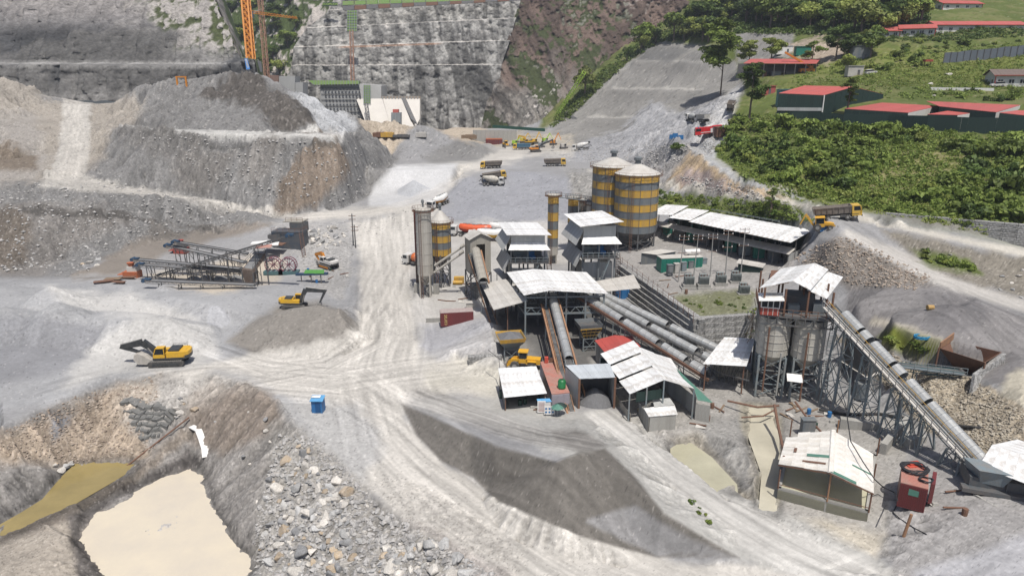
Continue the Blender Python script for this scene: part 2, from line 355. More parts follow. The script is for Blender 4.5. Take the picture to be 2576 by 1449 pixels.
GZ0 = GZ.copy()
PX, PY, DD = proj(GX, GY, GZ)
# slopes
gy, gx = np.gradient(GZ); dyr = np.gradient(GY, axis=0); dxc = np.gradient(GX, axis=1)
sx = gx/dxc; sy = gy/dyr - sx*(GX/GY)
slope = np.hypot(sx, sy)
def sdf(poly, X=PX, Y=PY):
    """signed distance (positive inside), in sight-line units"""
    pl = np.array(poly, float); n = len(pl)
    dmin = np.full(X.shape, 1e9); ins = np.zeros(X.shape, bool)
    bb = (X > pl[:,0].min()-60) & (X < pl[:,0].max()+60) & (Y > pl[:,1].min()-60) & (Y < pl[:,1].max()+60)
    x = X[bb]; y = Y[bb]; dm = np.full(x.shape, 1e9); ii = np.zeros(x.shape, bool)
    for i in range(n):
        a = pl[i]; b = pl[(i+1) % n]; e = b-a; L2 = (e**2).sum()
        t = np.clip(((x-a[0])*e[0]+(y-a[1])*e[1])/L2, 0, 1)
        dm = np.minimum(dm, np.hypot(x-a[0]-t*e[0], y-a[1]-t*e[1]))
        c = ((a[1] > y) != (b[1] > y)) & (x < (b[0]-a[0])*(y-a[1])/(b[1]-a[1]+1e-12)+a[0]); ii ^= c
    dmin[bb] = dm; ins[bb] = ii
    return np.where(ins, dmin, -dmin)
N1 = fbm(GX*0.12, GY*0.12, 1, 5); N2 = fbm(GX*0.5, GY*0.5, 2, 4); N3 = fbm(GX*0.03, GY*0.03, 3, 4); N4 = fbm(GX*1.9, GY*1.9, 4, 3)
def sst0(x, a, b):
    t = np.clip((x-a)/(b-a), 0, 1); return t*t*(3-2*t)
def zone(poly, soft=8, rough=1.0):
    s = sdf(poly) + (N1-.5)*40*rough + (N2-.5)*22*rough
    return np.clip(s/soft*0.5+0.5, 0, 1)
C = np.zeros(GY.shape+(3,)); C[:] = (.25,.25,.255)
ROC = np.zeros(GY.shape)                                   # stoniness
def paint(poly, c, soft=10, rough=1.0, a=1.0, stone=None):
    global C
    w = zone(poly, soft, rough)*a
    C = C*(1-w[...,None]) + np.array(c)*w[...,None]
    if stone is not None: ROC[:] = ROC*(1-w) + stone*w
    return w
DUST=(.425,.408,.38); GRAV=(.25,.255,.27); SPOIL=(.172,.170,.168); SAND=(.122,.114,.104); BROWN=(.20,.17,.14); TAN=(.36,.30,.235); CREAM=(.62,.56,.45); SHOT=(.205,.20,.19); WHITE=(.43,.433,.44); GRASS=(.085,.11,.028); DARK=(.10,.095,.088)
# ground colours, back to front
paint([(1400,-200),(2700,-200),(2700,620),(2200,535),(1990,500),(1860,445),(1790,395),(1800,330),(1850,240),(1800,120),(1660,105),(1580,160),(1420,290),(1360,330)], GRASS, 6, .4, stone=.1)
paint([(2080,190),(2576,215),(2576,140),(2100,120),(1950,215),(1990,215)], (.125,.15,.035), 12, .6)
paint([(1780,470),(2000,430),(2300,330),(2576,430),(2576,620),(2200,540)], (.13,.145,.045), 30, 1.5, .7)
paint([(2150,440),(2330,360),(2420,420),(2300,520),(2200,530)], (.22,.20,.10), 16, 1.5, .7, stone=.5)
paint([(1660,105),(1580,160),(1420,290),(1380,340),(1450,372),(1690,362),(1790,350),(1850,245),(1880,225),(1860,180),(1840,80),(2000,80),(1990,150),(1860,160),(1780,120)], SHOT, 6, .4, stone=.3)
for yy, xa, xb in ((154,1600,1790),(224,1540,1770),(296,1478,1690)):
    paint([(xa,yy-5),(xb,yy-1),(xb,yy+4),(xa,yy+1)], (.33,.32,.30), 2, .1); paint([(xa,yy+3),(xb,yy+6),(xb,yy+34),(xa-20,yy+30)], (.15,.147,.14), 10, .4, .6)
paint([(1625,112),(1740,122),(1690,158),(1600,152)], (.14,.14,.138), 5, .3)
paint([(1980,110),(2120,95),(2150,150),(2080,165),(1990,140)], (.30,.25,.20), 8, 1, stone=.6)
paint([(1440,365),(1560,330),(1640,255),(1720,290),(1840,240),(1870,215),(1850,280),(1800,340),(1800,380),(1740,372),(1500,410),(1360,390)], (.28,.283,.295), 8, .6, stone=.8)
paint([(1560,425),(1740,372),(1780,400),(1700,465),(1600,450)], (.24,.235,.235), 8, .6, stone=.9)
paint([(1670,470),(1735,378),(1760,394),(1830,447),(1990,509),(1900,500),(1750,480)], (.36,.28,.19), 7, .5, stone=.5)
paint([(1700,462),(1730,430),(1800,450),(1880,490),(1800,480)], (.30,.25,.25), 8, .6, .8, stone=.7)
paint([(1730,372),(1800,350),(1860,300),(1830,340),(1800,390),(1860,440),(2040,500),(2040,508),(1930,480),(1840,450),(1770,400)], (.33,.335,.34), 5, .4)
paint([(1750,352),(1820,352),(1870,212),(1835,232),(1790,300)], (.42,.42,.42), 6, .4)
C = C*1.0; gm_ = zone([(1400,-200),(2700,-200),(2700,620),(2200,535),(1990,500),(1860,445),(1790,395),(1800,330),(1850,240),(1800,120),(1660,105),(1580,160),(1420,290),(1360,330)], 6, .4)*sst0(N2*.5+N1*.5, .46, .62)*(C[...,1] > C[...,0])
C = C*(1-.55*gm_[...,None])+np.array((.15,.14,.065))*(.55*gm_[...,None])
# valley floor
paint([(1000,400),(1250,370),(1450,370),(1440,395),(1320,395),(1150,445),(1090,540),(740,560),(740,535),(1000,510),(1110,470),(1150,420)], DUST, 8, .5)
paint([(1060,340),(1210,335),(1400,335),(1440,350),(1450,372),(1250,365),(1130,330)], (.34,.31,.26), 8, .8, stone=.4)
paint([(1150,455),(1300,430),(1430,440),(1480,500),(1480,565),(1120,560),(1110,520)], (.25,.255,.275), 8, .5, stone=.2)
paint([(1420,430),(1490,430),(1560,450),(1640,480),(1640,560),(1480,560),(1440,500)], (.24,.235,.225), 8, .6, stone=.8)
paint([(900,290),(1210,290),(1230,350),(1180,400),(1000,400),(900,330)], (.36,.31,.25), 6, .8, stone=.5)
paint([(975,400),(1055,300),(1200,380),(1240,385),(1120,412),(1000,412)], (.245,.245,.25), 5, .3)
paint([(1060,400),(1150,350),(1250,380),(1200,405),(1090,415)], (.185,.183,.18), 6, .4)
paint([(925,520),(940,420),(1150,412),(1130,470),(1080,505),(1000,522)], WHITE, 5, .3)
C[MM['w2'] & (PX > 1000) & (PX < 1110) & (PY > 440)] = (.37,.38,.40)
# left: spoil heap, slopes
paint([(-500,800),(0,700),(170,700),(330,622),(740,545),(920,500),(1000,405),(900,310),(760,225),(545,170),(350,200),(250,260),(-500,150)], SPOIL, 6, .4, stone=.6)
paint([(-400,180),(0,190),(150,255),(370,250),(340,310),(290,330),(260,400),(170,460),(-400,470)], (.26,.238,.21), 12, 1, stone=.4)
paint([(-400,300),(90,290),(120,400),(80,450),(-400,460)], (.27,.255,.24), 14, 1, .7, stone=.5)
paint([(-20,360),(40,360),(95,385),(90,425),(-20,430)], (.15,.125,.10), 8, .6)
paint([(160,258),(228,258),(228,330),(225,390),(215,440),(300,468),(600,508),(740,538),(740,552),(600,522),(300,485),(90,470),(130,430),(152,330)], (.37,.355,.33), 5, .3)
paint([(296,333),(460,340),(620,346),(860,350),(900,372),(860,366),(620,360),(470,366),(380,352),(300,352)], (.10,.098,.095), 3, .5, .85)  # shadow below the berm edge, painted into the ground colour as a dark strip
paint([(300,324),(460,327),(870,331),(862,347),(620,342),(460,336),(298,333)], (.42,.415,.40), 2, .1)
paint([(715,222),(760,228),(860,290),(900,325),(870,338),(800,332),(790,300)], (.36,.37,.385), 6, .4)
paint([(540,190),(640,195),(700,225),(750,290),(790,322),(700,318),(640,270),(560,250),(500,230)], (.088,.08,.073), 6, 1.3, .95, stone=.9)
paint([(740,360),(850,345),(880,400),(840,470),(800,520),(700,540),(690,450)], (.185,.15,.12), 10, 1.4, .95, stone=.6)
paint([(480,352),(600,360),(560,420),(520,500),(450,480),(430,420)], (.16,.15,.14), 12, 1.6, .7, stone=.8)
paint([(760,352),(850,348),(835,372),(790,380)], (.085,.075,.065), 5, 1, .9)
paint([(300,330),(420,335),(470,350),(430,400),(360,390),(290,370)], (.15,.145,.14), 10, 1.3, .8, stone=.7)
paint([(640,350),(720,345),(690,420),(640,470),(600,430)], (.16,.15,.14), 12, 1.4, .7, stone=.7)
paint([(-200,500),(180,520),(330,560),(200,620),(100,700),(-200,700)], (.185,.172,.16), 16, 1.4, .75, stone=.6)
paint([(180,690),(330,620),(450,585),(600,560),(700,560),(600,590),(450,625),(340,670),(250,720),(180,715)], (.19,.17,.15), 6, .5)
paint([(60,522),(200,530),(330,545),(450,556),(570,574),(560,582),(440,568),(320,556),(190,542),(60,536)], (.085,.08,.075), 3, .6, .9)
paint([(-200,530),(40,540),(80,580),(60,650),(10,670),(-200,680)], (.12,.10,.08), 10, 1.4, .8)
paint([(380,560),(500,575),(470,600),(400,600)], (.13,.12,.11), 6, 1.4, .8)
# crusher yard and light gravel heaps
paint([(-500,700),(170,705),(340,690),(700,640),(870,650),(900,760),(560,900),(480,960),(-500,1120)], (.275,.278,.286), 10, .6, stone=.1)
paint([(-400,760),(120,800),(260,830),(240,900),(100,950),(-400,1050)], (.215,.218,.23), 12, .6)
paint([(120,720),(330,740),(520,820),(560,900),(420,920),(140,985),(240,880),(330,800),(180,770)], (.39,.385,.375), 14, 1)
paint([(360,690),(620,650),(720,640),(700,700),(600,730),(470,725)], (.40,.35,.28), 10, 1, .8)
paint([(690,560),(870,560),(890,640),(860,760),(760,700),(740,620)], (.31,.305,.30), 8, .8, stone=.7)
paint([(570,860),(640,800),(700,770),(800,755),(870,785),(905,830),(880,890),(760,915),(640,895)], (.205,.192,.175), 8, .5, stone=.15)
# pit
paint([(-400,1100),(0,1075),(130,1015),(290,945),(540,937),(620,965),(700,1010),(745,1070),(760,1140),(640,1449),(-400,1700)], (.215,.205,.195), 6, .4, stone=.5)
paint([(0,1085),(180,1010),(300,950),(400,950),(380,1000),(320,1060),(380,1150),(180,1170),(-50,1160)], (.33,.27,.21), 14, 1.2, .9, stone=.7)
paint([(120,1030),(200,1020),(180,1060),(130,1110)], (.2,.2,.21), 10, 1)
paint([(530,950),(680,1000),(700,1080),(560,1140),(480,1100),(470,1010)], (.185,.155,.13), 14, 1.2, .85, stone=.3)
paint([(-100,1360),(100,1320),(260,1280),(280,1449),(-100,1500)], (.37,.33,.28), 14, 1, .8)
paint([(0,1335),(330,1190),(460,1080),(480,1100),(350,1210),(220,1290),(0,1365)], (.20,.175,.15), 8, .6)
paint([(170,1300),(300,1225),(470,1150),(500,1170),(310,1250),(200,1340),(260,1449),(200,1449)], (.125,.115,.11), 8, .8, .9)
# main yard and roads
paint([(740,1000),(620,940),(540,930),(480,960),(420,940),(900,830),(910,640),(880,560),(1060,520),(1130,560),(1040,640),(1040,760),(1060,900),(1250,915),(1240,1000),(1040,1000),(1010,1045),(1110,1160),(1250,1250),(1400,1300),(1700,1410),(2000,1420),(2500,1700),(1200,1700),(1270,1449),(1100,1370),(940,1250),(800,1120)], DUST, 10, .6, stone=.1)
paint([(1060,560),(1420,560),(1560,640),(1300,690),(1300,900),(1250,910),(1060,890),(1040,760),(1030,640)], (.37,.36,.345), 10, .7)
paint([(720,1010),(900,1010),(960,1120),(900,1240),(760,1120)], (.33,.33,.33), 16, 1.2, .8, stone=.3)
paint([(930,1180),(1010,1200),(1200,1290),(1330,1400),(1300,1449),(1000,1330)], (.43,.41,.38), 12, 1, .8, stone=.8)
paint([(1000,1290),(1200,1400),(1280,1449),(1500,1600),(1100,1600)], (.38,.35,.33), 12, 1, .8, stone=.9)
paint([(1060,820),(1170,798),(1235,800),(1252,890),(1100,905),(1060,870)], (.29,.29,.305), 8, .5)
paint([(690,1090),(760,1080),(1000,1290),(1150,1400),(1200,1500),(640,1500),(640,1370)], (.29,.278,.26), 12, 1, stone=.6)
paint([(1250,760),(1450,740),(1640,800),(1760,890),(1640,940),(1500,950),(1250,900)], (.11,.108,.105), 10, .6)
paint([(1060,930),(1200,905),(1260,910),(1260,1000),(1080,980)], (.43,.41,.36), 12, 1.2)
paint([(1480,900),(1900,960),(2300,1050),(2260,1300),(2240,1400),(2000,1340),(1850,1260),(1660,1130),(1560,1040)], (.29,.28,.265), 10, .8, stone=.4)
paint([(1680,1100),(1780,1080),(1900,1150),(1930,1300),(2230,1340),(2200,1400),(1950,1330),(1850,1260)], (.40,.37,.315), 12, 1)
paint([(1740,1060),(1870,1050),(1900,1150),(1900,1250),(1850,1230),(1790,1140)], (.25,.245,.235), 14, 1.2)
paint([(1860,1015),(1950,1010),(1965,1100),(1960,1290),(1900,1290),(1905,1180),(1870,1080)], (.47,.44,.36), 7, .5)
paint([(1250,1000),(1480,1040),(1600,1050),(1700,1140),(2300,1460),(2000,1440),(1850,1410),(1650,1330),(1500,1180),(1200,1060),(1040,1010)], (.33,.325,.31), 10, .8)
paint([(1010,1016),(1073,1043),(1243,1119),(1399,1161),(1464,1136),(1522,1126),(1600,1200),(1672,1290),(1860,1402),(1650,1402),(1450,1345),(1352,1303),(1246,1258),(1190,1200),(1113,1162),(1046,1091)], SAND, 4, .15, stone=.1)
paint([(1480,1310),(1600,1270),(1700,1330),(1860,1405),(1650,1398)], (.20,.198,.20), 6, .5)
paint([(1380,1080),(1450,1075),(1530,1120),(1470,1140),(1400,1110)], (.17,.162,.15), 6, .5)
# lower right, yard above
paint([(2230,1330),(2260,1180),(2330,1100),(2700,1180),(2700,1700),(2280,1700)], (.255,.248,.245), 10, .5, stone=.4)
paint([(2240,1700),(2300,1440),(2576,1340),(2700,1330),(2700,1700)], (.31,.31,.325), 12, .4, stone=.2)
paint([(2130,700),(2350,712),(2700,830),(2700,1040),(2440,945),(2235,890),(2130,820)], (.185,.178,.178), 8, .5, stone=.15)
paint([(2330,740),(2460,745),(2500,800),(2420,840),(2330,810)], (.14,.135,.138), 10, .8)
paint([(2200,800),(2290,820),(2420,870),(2400,878),(2280,835),(2190,812)], (.40,.37,.31), 5, .5, .8)
paint([(2560,930),(2700,950),(2700,1060),(2500,1000)], (.42,.39,.32), 10, 1)
paint([(1990,660),(2100,595),(2140,600),(2350,715),(2130,725)], (.19,.172,.155), 8, .6, stone=.9)
paint([(2130,575),(2300,640),(2400,700),(2700,790),(2700,830),(2350,715),(2230,650),(2110,590)], (.38,.365,.345), 5, .3)
paint([(1480,430),(1650,470),(1990,518),(2200,565),(2700,675),(2700,650),(2400,590),(2200,545),(2000,508),(1750,470),(1560,440)], (.42,.40,.36), 5, .3)
paint([(2200,565),(2700,680),(2700,790),(2400,700),(2280,640)], (.18,.165,.14), 8, .8, stone=.8)
paint([(2280,620),(2440,650),(2470,690),(2330,670)], GRASS, 8, .8)
paint([(2210,545),(2400,580),(2700,630),(2700,600),(2400,560),(2210,530)], (.16,.155,.14), 6, .6)
paint([(1650,490),(1990,520),(2060,560),(1900,560),(1650,520)], (.11,.125,.05), 8, .8)
paint([(1600,560),(1990,600),(2010,650),(1990,700),(1900,760),(1755,790),(1640,715),(1550,650)], (.27,.26,.25), 8, .6, stone=.3)
paint([(1690,745),(1900,730),(1890,795),(1750,800)], (.16,.165,.10), 8, .6, stone=.6)
paint([(2105,850),(2180,850),(2235,890),(2330,935),(2440,945),(2700,1100),(2700,1270),(2430,1120),(2330,1085),(2240,985)], (.30,.26,.20), 5, .3, stone=1)
paint([(2200,860),(2240,820),(2370,860),(2350,905),(2270,890)], (.13,.15,.03), 8, .6)
for q_ in ((483,693),(518,692),(552,691),(590,690)): C[MM[q_]] = (.19,.19,.19)
C[MM['g1']] = (.31,.315,.33); C[MM['isl'] & (PY > 1290) & (PY < 1350) & (PX > 370) & (PX < 470)] = (.44,.42,.40)
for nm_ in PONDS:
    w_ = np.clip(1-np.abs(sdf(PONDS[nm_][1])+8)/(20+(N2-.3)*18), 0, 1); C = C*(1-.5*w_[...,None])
# wheel tracks along the roads, in world metres
def track(line, wd, amp=.5, dark=None, a=.5):
    global C
    w = [P(*c) for c in line]; best = np.full(GX.shape, 1e9); lat = np.zeros(GX.shape); alo = np.zeros(GX.shape); s0 = 0
    for p, q in zip(w[:-1], w[1:]):
        e = Vector((q.x-p.x, q.y-p.y)); L = e.length; e /= L
        t = np.clip((GX-p.x)*e.x + (GY-p.y)*e.y, 0, L); dx = GX-p.x-t*e.x; dy = GY-p.y-t*e.y; dd = np.hypot(dx, dy)
        m = dd < best; best[m] = dd[m]; lat[m] = (dx*-e.y + dy*e.x)[m]; alo[m] = (s0+t)[m]; s0 += L
    env = np.clip((wd-best)/(wd*.4), 0, 1)
    n = vn(lat*1.3 + (vn(alo*.07, alo*0, 5)-.5)*6, alo*0.05, 31)*.45 + vn(lat*3.1, alo*.08, 33)*.35 + vn(lat*7, alo*.25, 34)*.2
    f = 1 + (n-.5)*amp*1.7*env
    C = C*f[...,None]
    if dark is not None:
        C = C*(1-(env*a)[...,None]) + np.array(dark)*(f*env*a)[...,None]
    GZ[:] = GZ - (np.clip(n-.6, 0, 1)*.35*env)
track([(980,560,4.4),(975,700,.8),(990,850,0),(960,960,0),(1010,1100,0),(1180,1260,-.3),(1400,1400,-.8),(1600,1500,-1)], 11, .42)
track([(400,960,0),(620,930,0),(850,960,0),(1060,930,0),(1250,890,.5)], 8, .4, DUST, .35)
track([(1060,1000,.3),(1220,1045,2.4),(1350,1085,3.8),(1450,1108,4.6)], 4.2, .8, (.26,.25,.238), .6)
track([(1530,1050,.8),(1650,1150,1.2),(1780,1250,0),(1950,1360,-.8),(2200,1480,-1)], 4.2, .6, (.43,.42,.40), .7)
track([(560,885,0),(680,925,0),(820,915,0),(930,860,0),(965,780,0)], 4.5, .6)
track([(980,1000,0),(900,940,0),(780,935,0),(640,960,0)], 4, .55)
track([(700,990,0),(860,1000,0),(960,1060,0),(1060,1160,0),(1250,1300,-.4)], 4, .55)
track([(150,985,0),(350,930,0),(560,930,0)], 5, .3)
track([(2150,582,18.2),(2300,665,14.6),(2440,735,11.7),(2700,830,10)], 5, .4)
track([(185,258,37),(190,330,29),(185,400,21),(165,452,16.6),(300,478,14),(600,516,9),(740,543,6),(1000,520,6.6),(1160,445,12)], 4.5, .35, (.42,.40,.37), .4)
track([(2140,760,9),(2300,760,10),(2450,800,11)], 12, .5)
track([(2250,1449,0),(2400,1360,1.8),(2600,1300,2.5)], 9, .25)
# relief: rills down the slopes, clods, stones
ang = np.arctan2(sy, sx)
flat = np.clip(1-slope*3, 0, 1); st = np.clip((slope-.18)*3, 0, 1)
cs, sn = np.cos(ang), np.sin(ang)
across = -sn*GX + cs*GY
bs = blur(GZ0, 12); gy_, gx_ = np.gradient(bs); sx_ = gx_/dxc; sy_ = gy_/dyr - sx_*(GX/GY); ang_s = np.arctan2(sy_, sx_)
rill = 0; rill2 = 0; wsum = 1e-6
for k in range(8):
    th = math.pi*k/8; w_ = np.cos(ang_s-th)**16; al = GX*math.cos(th)+GY*math.sin(th); ac = -GX*math.sin(th)+GY*math.cos(th)
    rill = rill + w_*fbm(ac*.6+N1*1.5, al*.06, 80+k, 4); wsum = wsum + w_; rill2 = rill2 + w_*fbm(ac*2.0+N2, al*.16, 180+k, 3)
rill = rill/wsum; rill2 = rill2/wsum
calm = np.ones(GX.shape)
for z, pl in PONDS.values(): calm *= 1-np.clip(sdf(pl)/25+.4, 0, 1)
DSC = np.clip(DD/120, .5, 2.2)
smooth = np.ones(GX.shape)
for pl_, k_ in (([(1000,1000),(1243,1105),(1399,1140),(1464,1120),(1540,1110),(1690,1280),(1880,1402),(1650,1425),(1352,1310),(1170,1215),(1020,1089)], .05), ([(925,520),(940,420),(1150,412),(1130,470),(1000,522)], .12), ([(975,400),(1055,300),(1240,385),(1120,412)], .15), ([(1150,455),(1430,440),(1480,565),(1120,560)], .3), ([(2050,560),(2700,600),(2700,1040),(2100,830)], .12), ([(1520,630),(1600,630),(1760,780),(1900,770),(2000,750),(2000,870),(1900,895),(1740,905),(1600,810),(1530,740)], .05), ([(570,860),(700,770),(800,755),(905,830),(760,915)], .5), ([(-400,700),(870,650),(900,760),(560,900),(480,960),(-400,1120)], .4), ([(1400,330),(1660,105),(1840,80),(1990,85),(1860,230),(1700,300),(1600,340)], .35)):
    w_ = np.clip(sdf(pl_)/14+.5, 0, 1); smooth = smooth*(1-w_*(1-k_))
GZ += st*(fbm(GX*.045, GY*.045, 70, 3)-.5)*9*np.clip((GY-170)/60, 0, 1)*smooth*np.clip((420-GY)/60, 0, 1)
near_ = np.clip((150-DD)/50, 0, 1)
GZ += st*(rill2-.5)*.9*near_*calm*smooth
GZ += st*(rill-.5)*2.8*np.minimum(DSC, 1.8)*calm*smooth
GZ += st*(N1-.5)*3.4*np.clip(DSC-.35, 0.1, 2)*calm*smooth + (N2-.5)*(.05+st*1.2)*smooth*DSC
GZ += (N4-.5)*(.025 + .30*ROC*smooth)*DSC
V_ = np.random.default_rng(3).random(GX.shape)
GZ += np.where(V_ > 1-.03*ROC, 1, 0)*V_*.32*DSC*ROC
# colour: grain
lum = 1 + (N4-.5)*(.04+.5*ROC)*np.clip((170-DD)/60, .3, 1) + (N2-.5)*(.16+.45*ROC) + (N1-.5)*.30 + (rill-.5)*st*1.2*smooth + (rill2-.5)*st*1.1*np.maximum(smooth, .35)*np.clip((170-DD)/60, 0, 1) + (N3-.5)*.35
lum *= 1 - .30*sst0(N1*.6+N2*.4, .52, .66)*ROC
C = C*lum[...,None]
sp = np.random.default_rng(5).random(GX.shape)
stone_w = (sp > 1-.10*ROC)
C[stone_w] = C[stone_w]*1.0 + (np.array((.09,.085,.08))*(.3+np.random.default_rng(6).random(stone_w.sum())[:,None]))
dk = (sp < .10*ROC); C[dk] *= .62
C = np.clip(C*np.array((1.012,1.0,.975)), .01, .85)
def grid_mesh(name, X, Y, Z, COL, m, kind='structure', RG=None):
    nr, nc = X.shape; me = bpy.data.meshes.new(name)
    co = np.stack([X, Y, Z], -1).reshape(-1, 3).astype(np.float32)
    idx = np.arange(nr*nc).reshape(nr, nc)
    q = np.stack([idx[:-1,:-1], idx[:-1,1:], idx[1:,1:], idx[1:,:-1]], -1).reshape(-1, 4)
    me.vertices.add(len(co)); me.vertices.foreach_set('co', co.ravel())
    me.loops.add(q.size); me.loops.foreach_set('vertex_index', q.ravel().astype(np.int32))
    me.polygons.add(len(q)); me.polygons.foreach_set('loop_start', np.arange(0, q.size, 4, dtype=np.int32))
    me.polygons.foreach_set('use_smooth', np.ones(len(q), bool))
    ca = me.color_attributes.new('Col', 'FLOAT_COLOR', 'POINT')
    cc = np.concatenate([COL.reshape(-1,3), (np.ones(nr*nc) if RG is None else RG.ravel())[:,None]], 1).astype(np.float32)
    ca.data.foreach_set('color', cc.ravel())
    me.update(calc_edges=True); me.validate()
    o = link(name, me, m)
    if kind: o['kind'] = kind
    return o
def ground_mat(name, bump=.55, scale=1.0, spk=.19):
    m = bpy.data.materials.new(name); m.use_nodes = True; N = m.node_tree.nodes; L = m.node_tree.links; b = N['Principled BSDF']
    b.inputs['Roughness'].default_value = .95; b.inputs['Specular IOR Level'].default_value = .25
    at = N.new('ShaderNodeAttribute'); at.attribute_name = 'Col'
    tc = N.new('ShaderNodeTexCoord')
    n1 = N.new('ShaderNodeTexNoise'); n1.inputs['Scale'].default_value = 1.6*scale; n1.inputs['Detail'].default_value = 10; n1.inputs['Roughness'].default_value = .75; L.new(tc.outputs['Object'], n1.inputs['Vector'])
    vo = N.new('ShaderNodeTexVoronoi'); vo.inputs['Scale'].default_value = 2.6*scale; L.new(tc.outputs['Object'], vo.inputs['Vector'])
    r = N.new('ShaderNodeMapRange'); r.inputs['From Min'].default_value = .3; r.inputs['From Max'].default_value = .7; r.inputs['To Min'].default_value = 1-spk*1.5; r.inputs['To Max'].default_value = 1+spk*1.5
    L.new(n1.outputs[0], r.inputs[0])
    sep = N.new('ShaderNodeSeparateColor'); L.new(vo.outputs['Color'], sep.inputs[0])
    r2 = N.new('ShaderNodeMapRange'); r2.inputs['To Min'].default_value = 1-spk; r2.inputs['To Max'].default_value = 1+spk; L.new(sep.outputs[0], r2.inputs[0])
    mm = N.new('ShaderNodeMath'); mm.operation = 'MULTIPLY'; L.new(r.outputs[0], mm.inputs[0]); L.new(r2.outputs[0], mm.inputs[1])
    am = N.new('ShaderNodeMix'); am.data_type = 'FLOAT'; am.inputs[2].default_value = 1.0; L.new(mm.outputs[0], am.inputs[3])
    ar = N.new('ShaderNodeMapRange'); ar.inputs['To Min'].default_value = .25; L.new(at.outputs['Alpha'], ar.inputs[0]); L.new(ar.outputs[0], am.inputs[0])
    mx = N.new('ShaderNodeMix'); mx.data_type = 'RGBA'; mx.blend_type = 'MULTIPLY'; mx.inputs[0].default_value = 1
    L.new(at.outputs['Color'], mx.inputs[6]); L.new(am.outputs[0], mx.inputs[7]); L.new(mx.outputs[2], b.inputs['Base Color'])
    bp = N.new('ShaderNodeBump'); bp.inputs['Distance'].default_value = .35; bm_ = N.new('ShaderNodeMath'); bm_.operation = 'MULTIPLY'; bm_.inputs[1].default_value = bump; L.new(at.outputs['Alpha'], bm_.inputs[0]); L.new(bm_.outputs[0], bp.inputs['Strength']); L.new(n1.outputs[0], bp.inputs['Height'])
    L.new(bp.outputs[0], b.inputs['Normal']); return m
GM = ground_mat('ground_rubble')
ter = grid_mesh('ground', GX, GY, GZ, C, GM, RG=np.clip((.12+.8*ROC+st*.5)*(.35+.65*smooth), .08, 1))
# quick height lookup
def zt(x, y):
    y = max(y, R0_+1); i = math.log(y/R0_)/math.log(R1_/R0_)*(NR-1); j = (x/y/UM+1)/2*(NC-1)
    i = min(max(i, 0), NR-2); j = min(max(j, 0), NC-2); a = int(i); b = int(j); fi = i-a; fj = j-b
    return float((GZ[a,b]*(1-fj)+GZ[a,b+1]*fj)*(1-fi) + (GZ[a+1,b]*(1-fj)+GZ[a+1,b+1]*fj)*fi)
def G(px, py, dz=0.0):
    """where a sight line meets the ground"""
    o = Vector((0,0,CAMZ)); q = Pd(px, py, 1.0) - o; d = 50.0
    while d < 680:
        p = o + q*d
        if p.z <= zt(p.x, p.y): break
        d += 1.6
    lo, hi = d-1.6, d
    for _ in range(10):
        m = (lo+hi)/2; p = o + q*m
        if p.z <= zt(p.x, p.y): hi = m
        else: lo = m
    p = o + q*hi; p.z += dz; return p
# ponds
def water_mat(name, c, rough=.15, c2=None):
    m = mat(name, c, rough, 0, c2 or tuple(x*.72 for x in c), .16, .9, fine=.03); m.node_tree.nodes['Principled BSDF'].inputs['Specular IOR Level'].default_value = .5
    return m
for nm, cc, ro, lab in (('yellow', (.30,.235,.095), .1, 0), ('cream', (.60,.53,.41), .25, 0), ('green', (.44,.415,.30), .15, 0), ('channel', (.50,.465,.365), .3, 0)):
    z, pl = PONDS[nm]; cx = sum(x for x, y in pl)/len(pl); cy = sum(y for x, y in pl)/len(pl)
    mb = MB(); c0 = P(cx, cy, z); ring = []
    for x, y in pl:
        p = P(x, y, z); q = c0 + (p-c0)*1.05; q.z = z-.05; ring.append(q)
    mb.add([Vector((c0.x, c0.y, z-.05))]+ring, [(0, i+1, (i+1) % len(ring)+1) for i in range(len(ring))])
    o = link(nm+'_pond_water', mb.mesh('pond'), water_mat('water_'+nm, cc, ro, (.52,.465,.385) if nm == 'cream' else None)); o['kind'] = 'structure'
# ---- steep faces that a height field cannot hold: lofted rock sheets
def loft(name, rows, nv, nu, cf, amp=1.0, kind='structure', sub=None, m=None, nscale=.06, vr=1.0):
    """rows bottom to top, each a list of (px,py,d)"""
    R = []
    for r in rows:
        w = np.array([list(Pd(*c)) for c in r]); t = np.linspace(0, 1, len(w)); tt = np.linspace(0, 1, nu)
        R.append(np.stack([np.interp(tt, t, w[:,k]) for k in range(3)], -1))
    R = np.array(R); hh = np.concatenate([[0], np.cumsum(np.linalg.norm(np.diff(R[:, nu//2], axis=0), axis=1))]); hh /= hh[-1]
    vv = np.linspace(0, 1, nv); G3 = np.zeros((nv, nu, 3))
    for k in range(3):
        for j in range(nu): G3[:, j, k] = np.interp(vv, hh, R[:, j, k])
    X, Y, Z = G3[...,0], G3[...,1], G3[...,2]
    n1 = fbm(X*nscale, Z*nscale, 41, 5); n2 = fbm(X*nscale*5, Z*nscale*5, 43, 4); n3 = fbm((X+Y*.3)*nscale*4+n1*2, Z*nscale*.35, 45, 4)
    Y2 = Y + ((n1-.5)*9 + (n3-.5)*5*vr + (n2-.5)*3.5)*amp; Z2 = Z + (n2-.5)*1.0*amp
    gz, gx_ = np.gradient(Y2); 
    COL = cf(X, Y2, Z2, n1, n2, n3)
    o = grid_mesh(name, X, Y2, Z2, np.clip(COL, .008, .8), m or RM, kind); return o, X, Y2, Z2
RM = ground_mat('cliff_rock', .6, .35, .2)
def mixc(a, b, t): return np.array(a)*(1-t[...,None]) + np.array(b)*t[...,None]
def sst(x, a, b):
    t = np.clip((x-a)/(b-a), 0, 1); return t*t*(3-2*t)
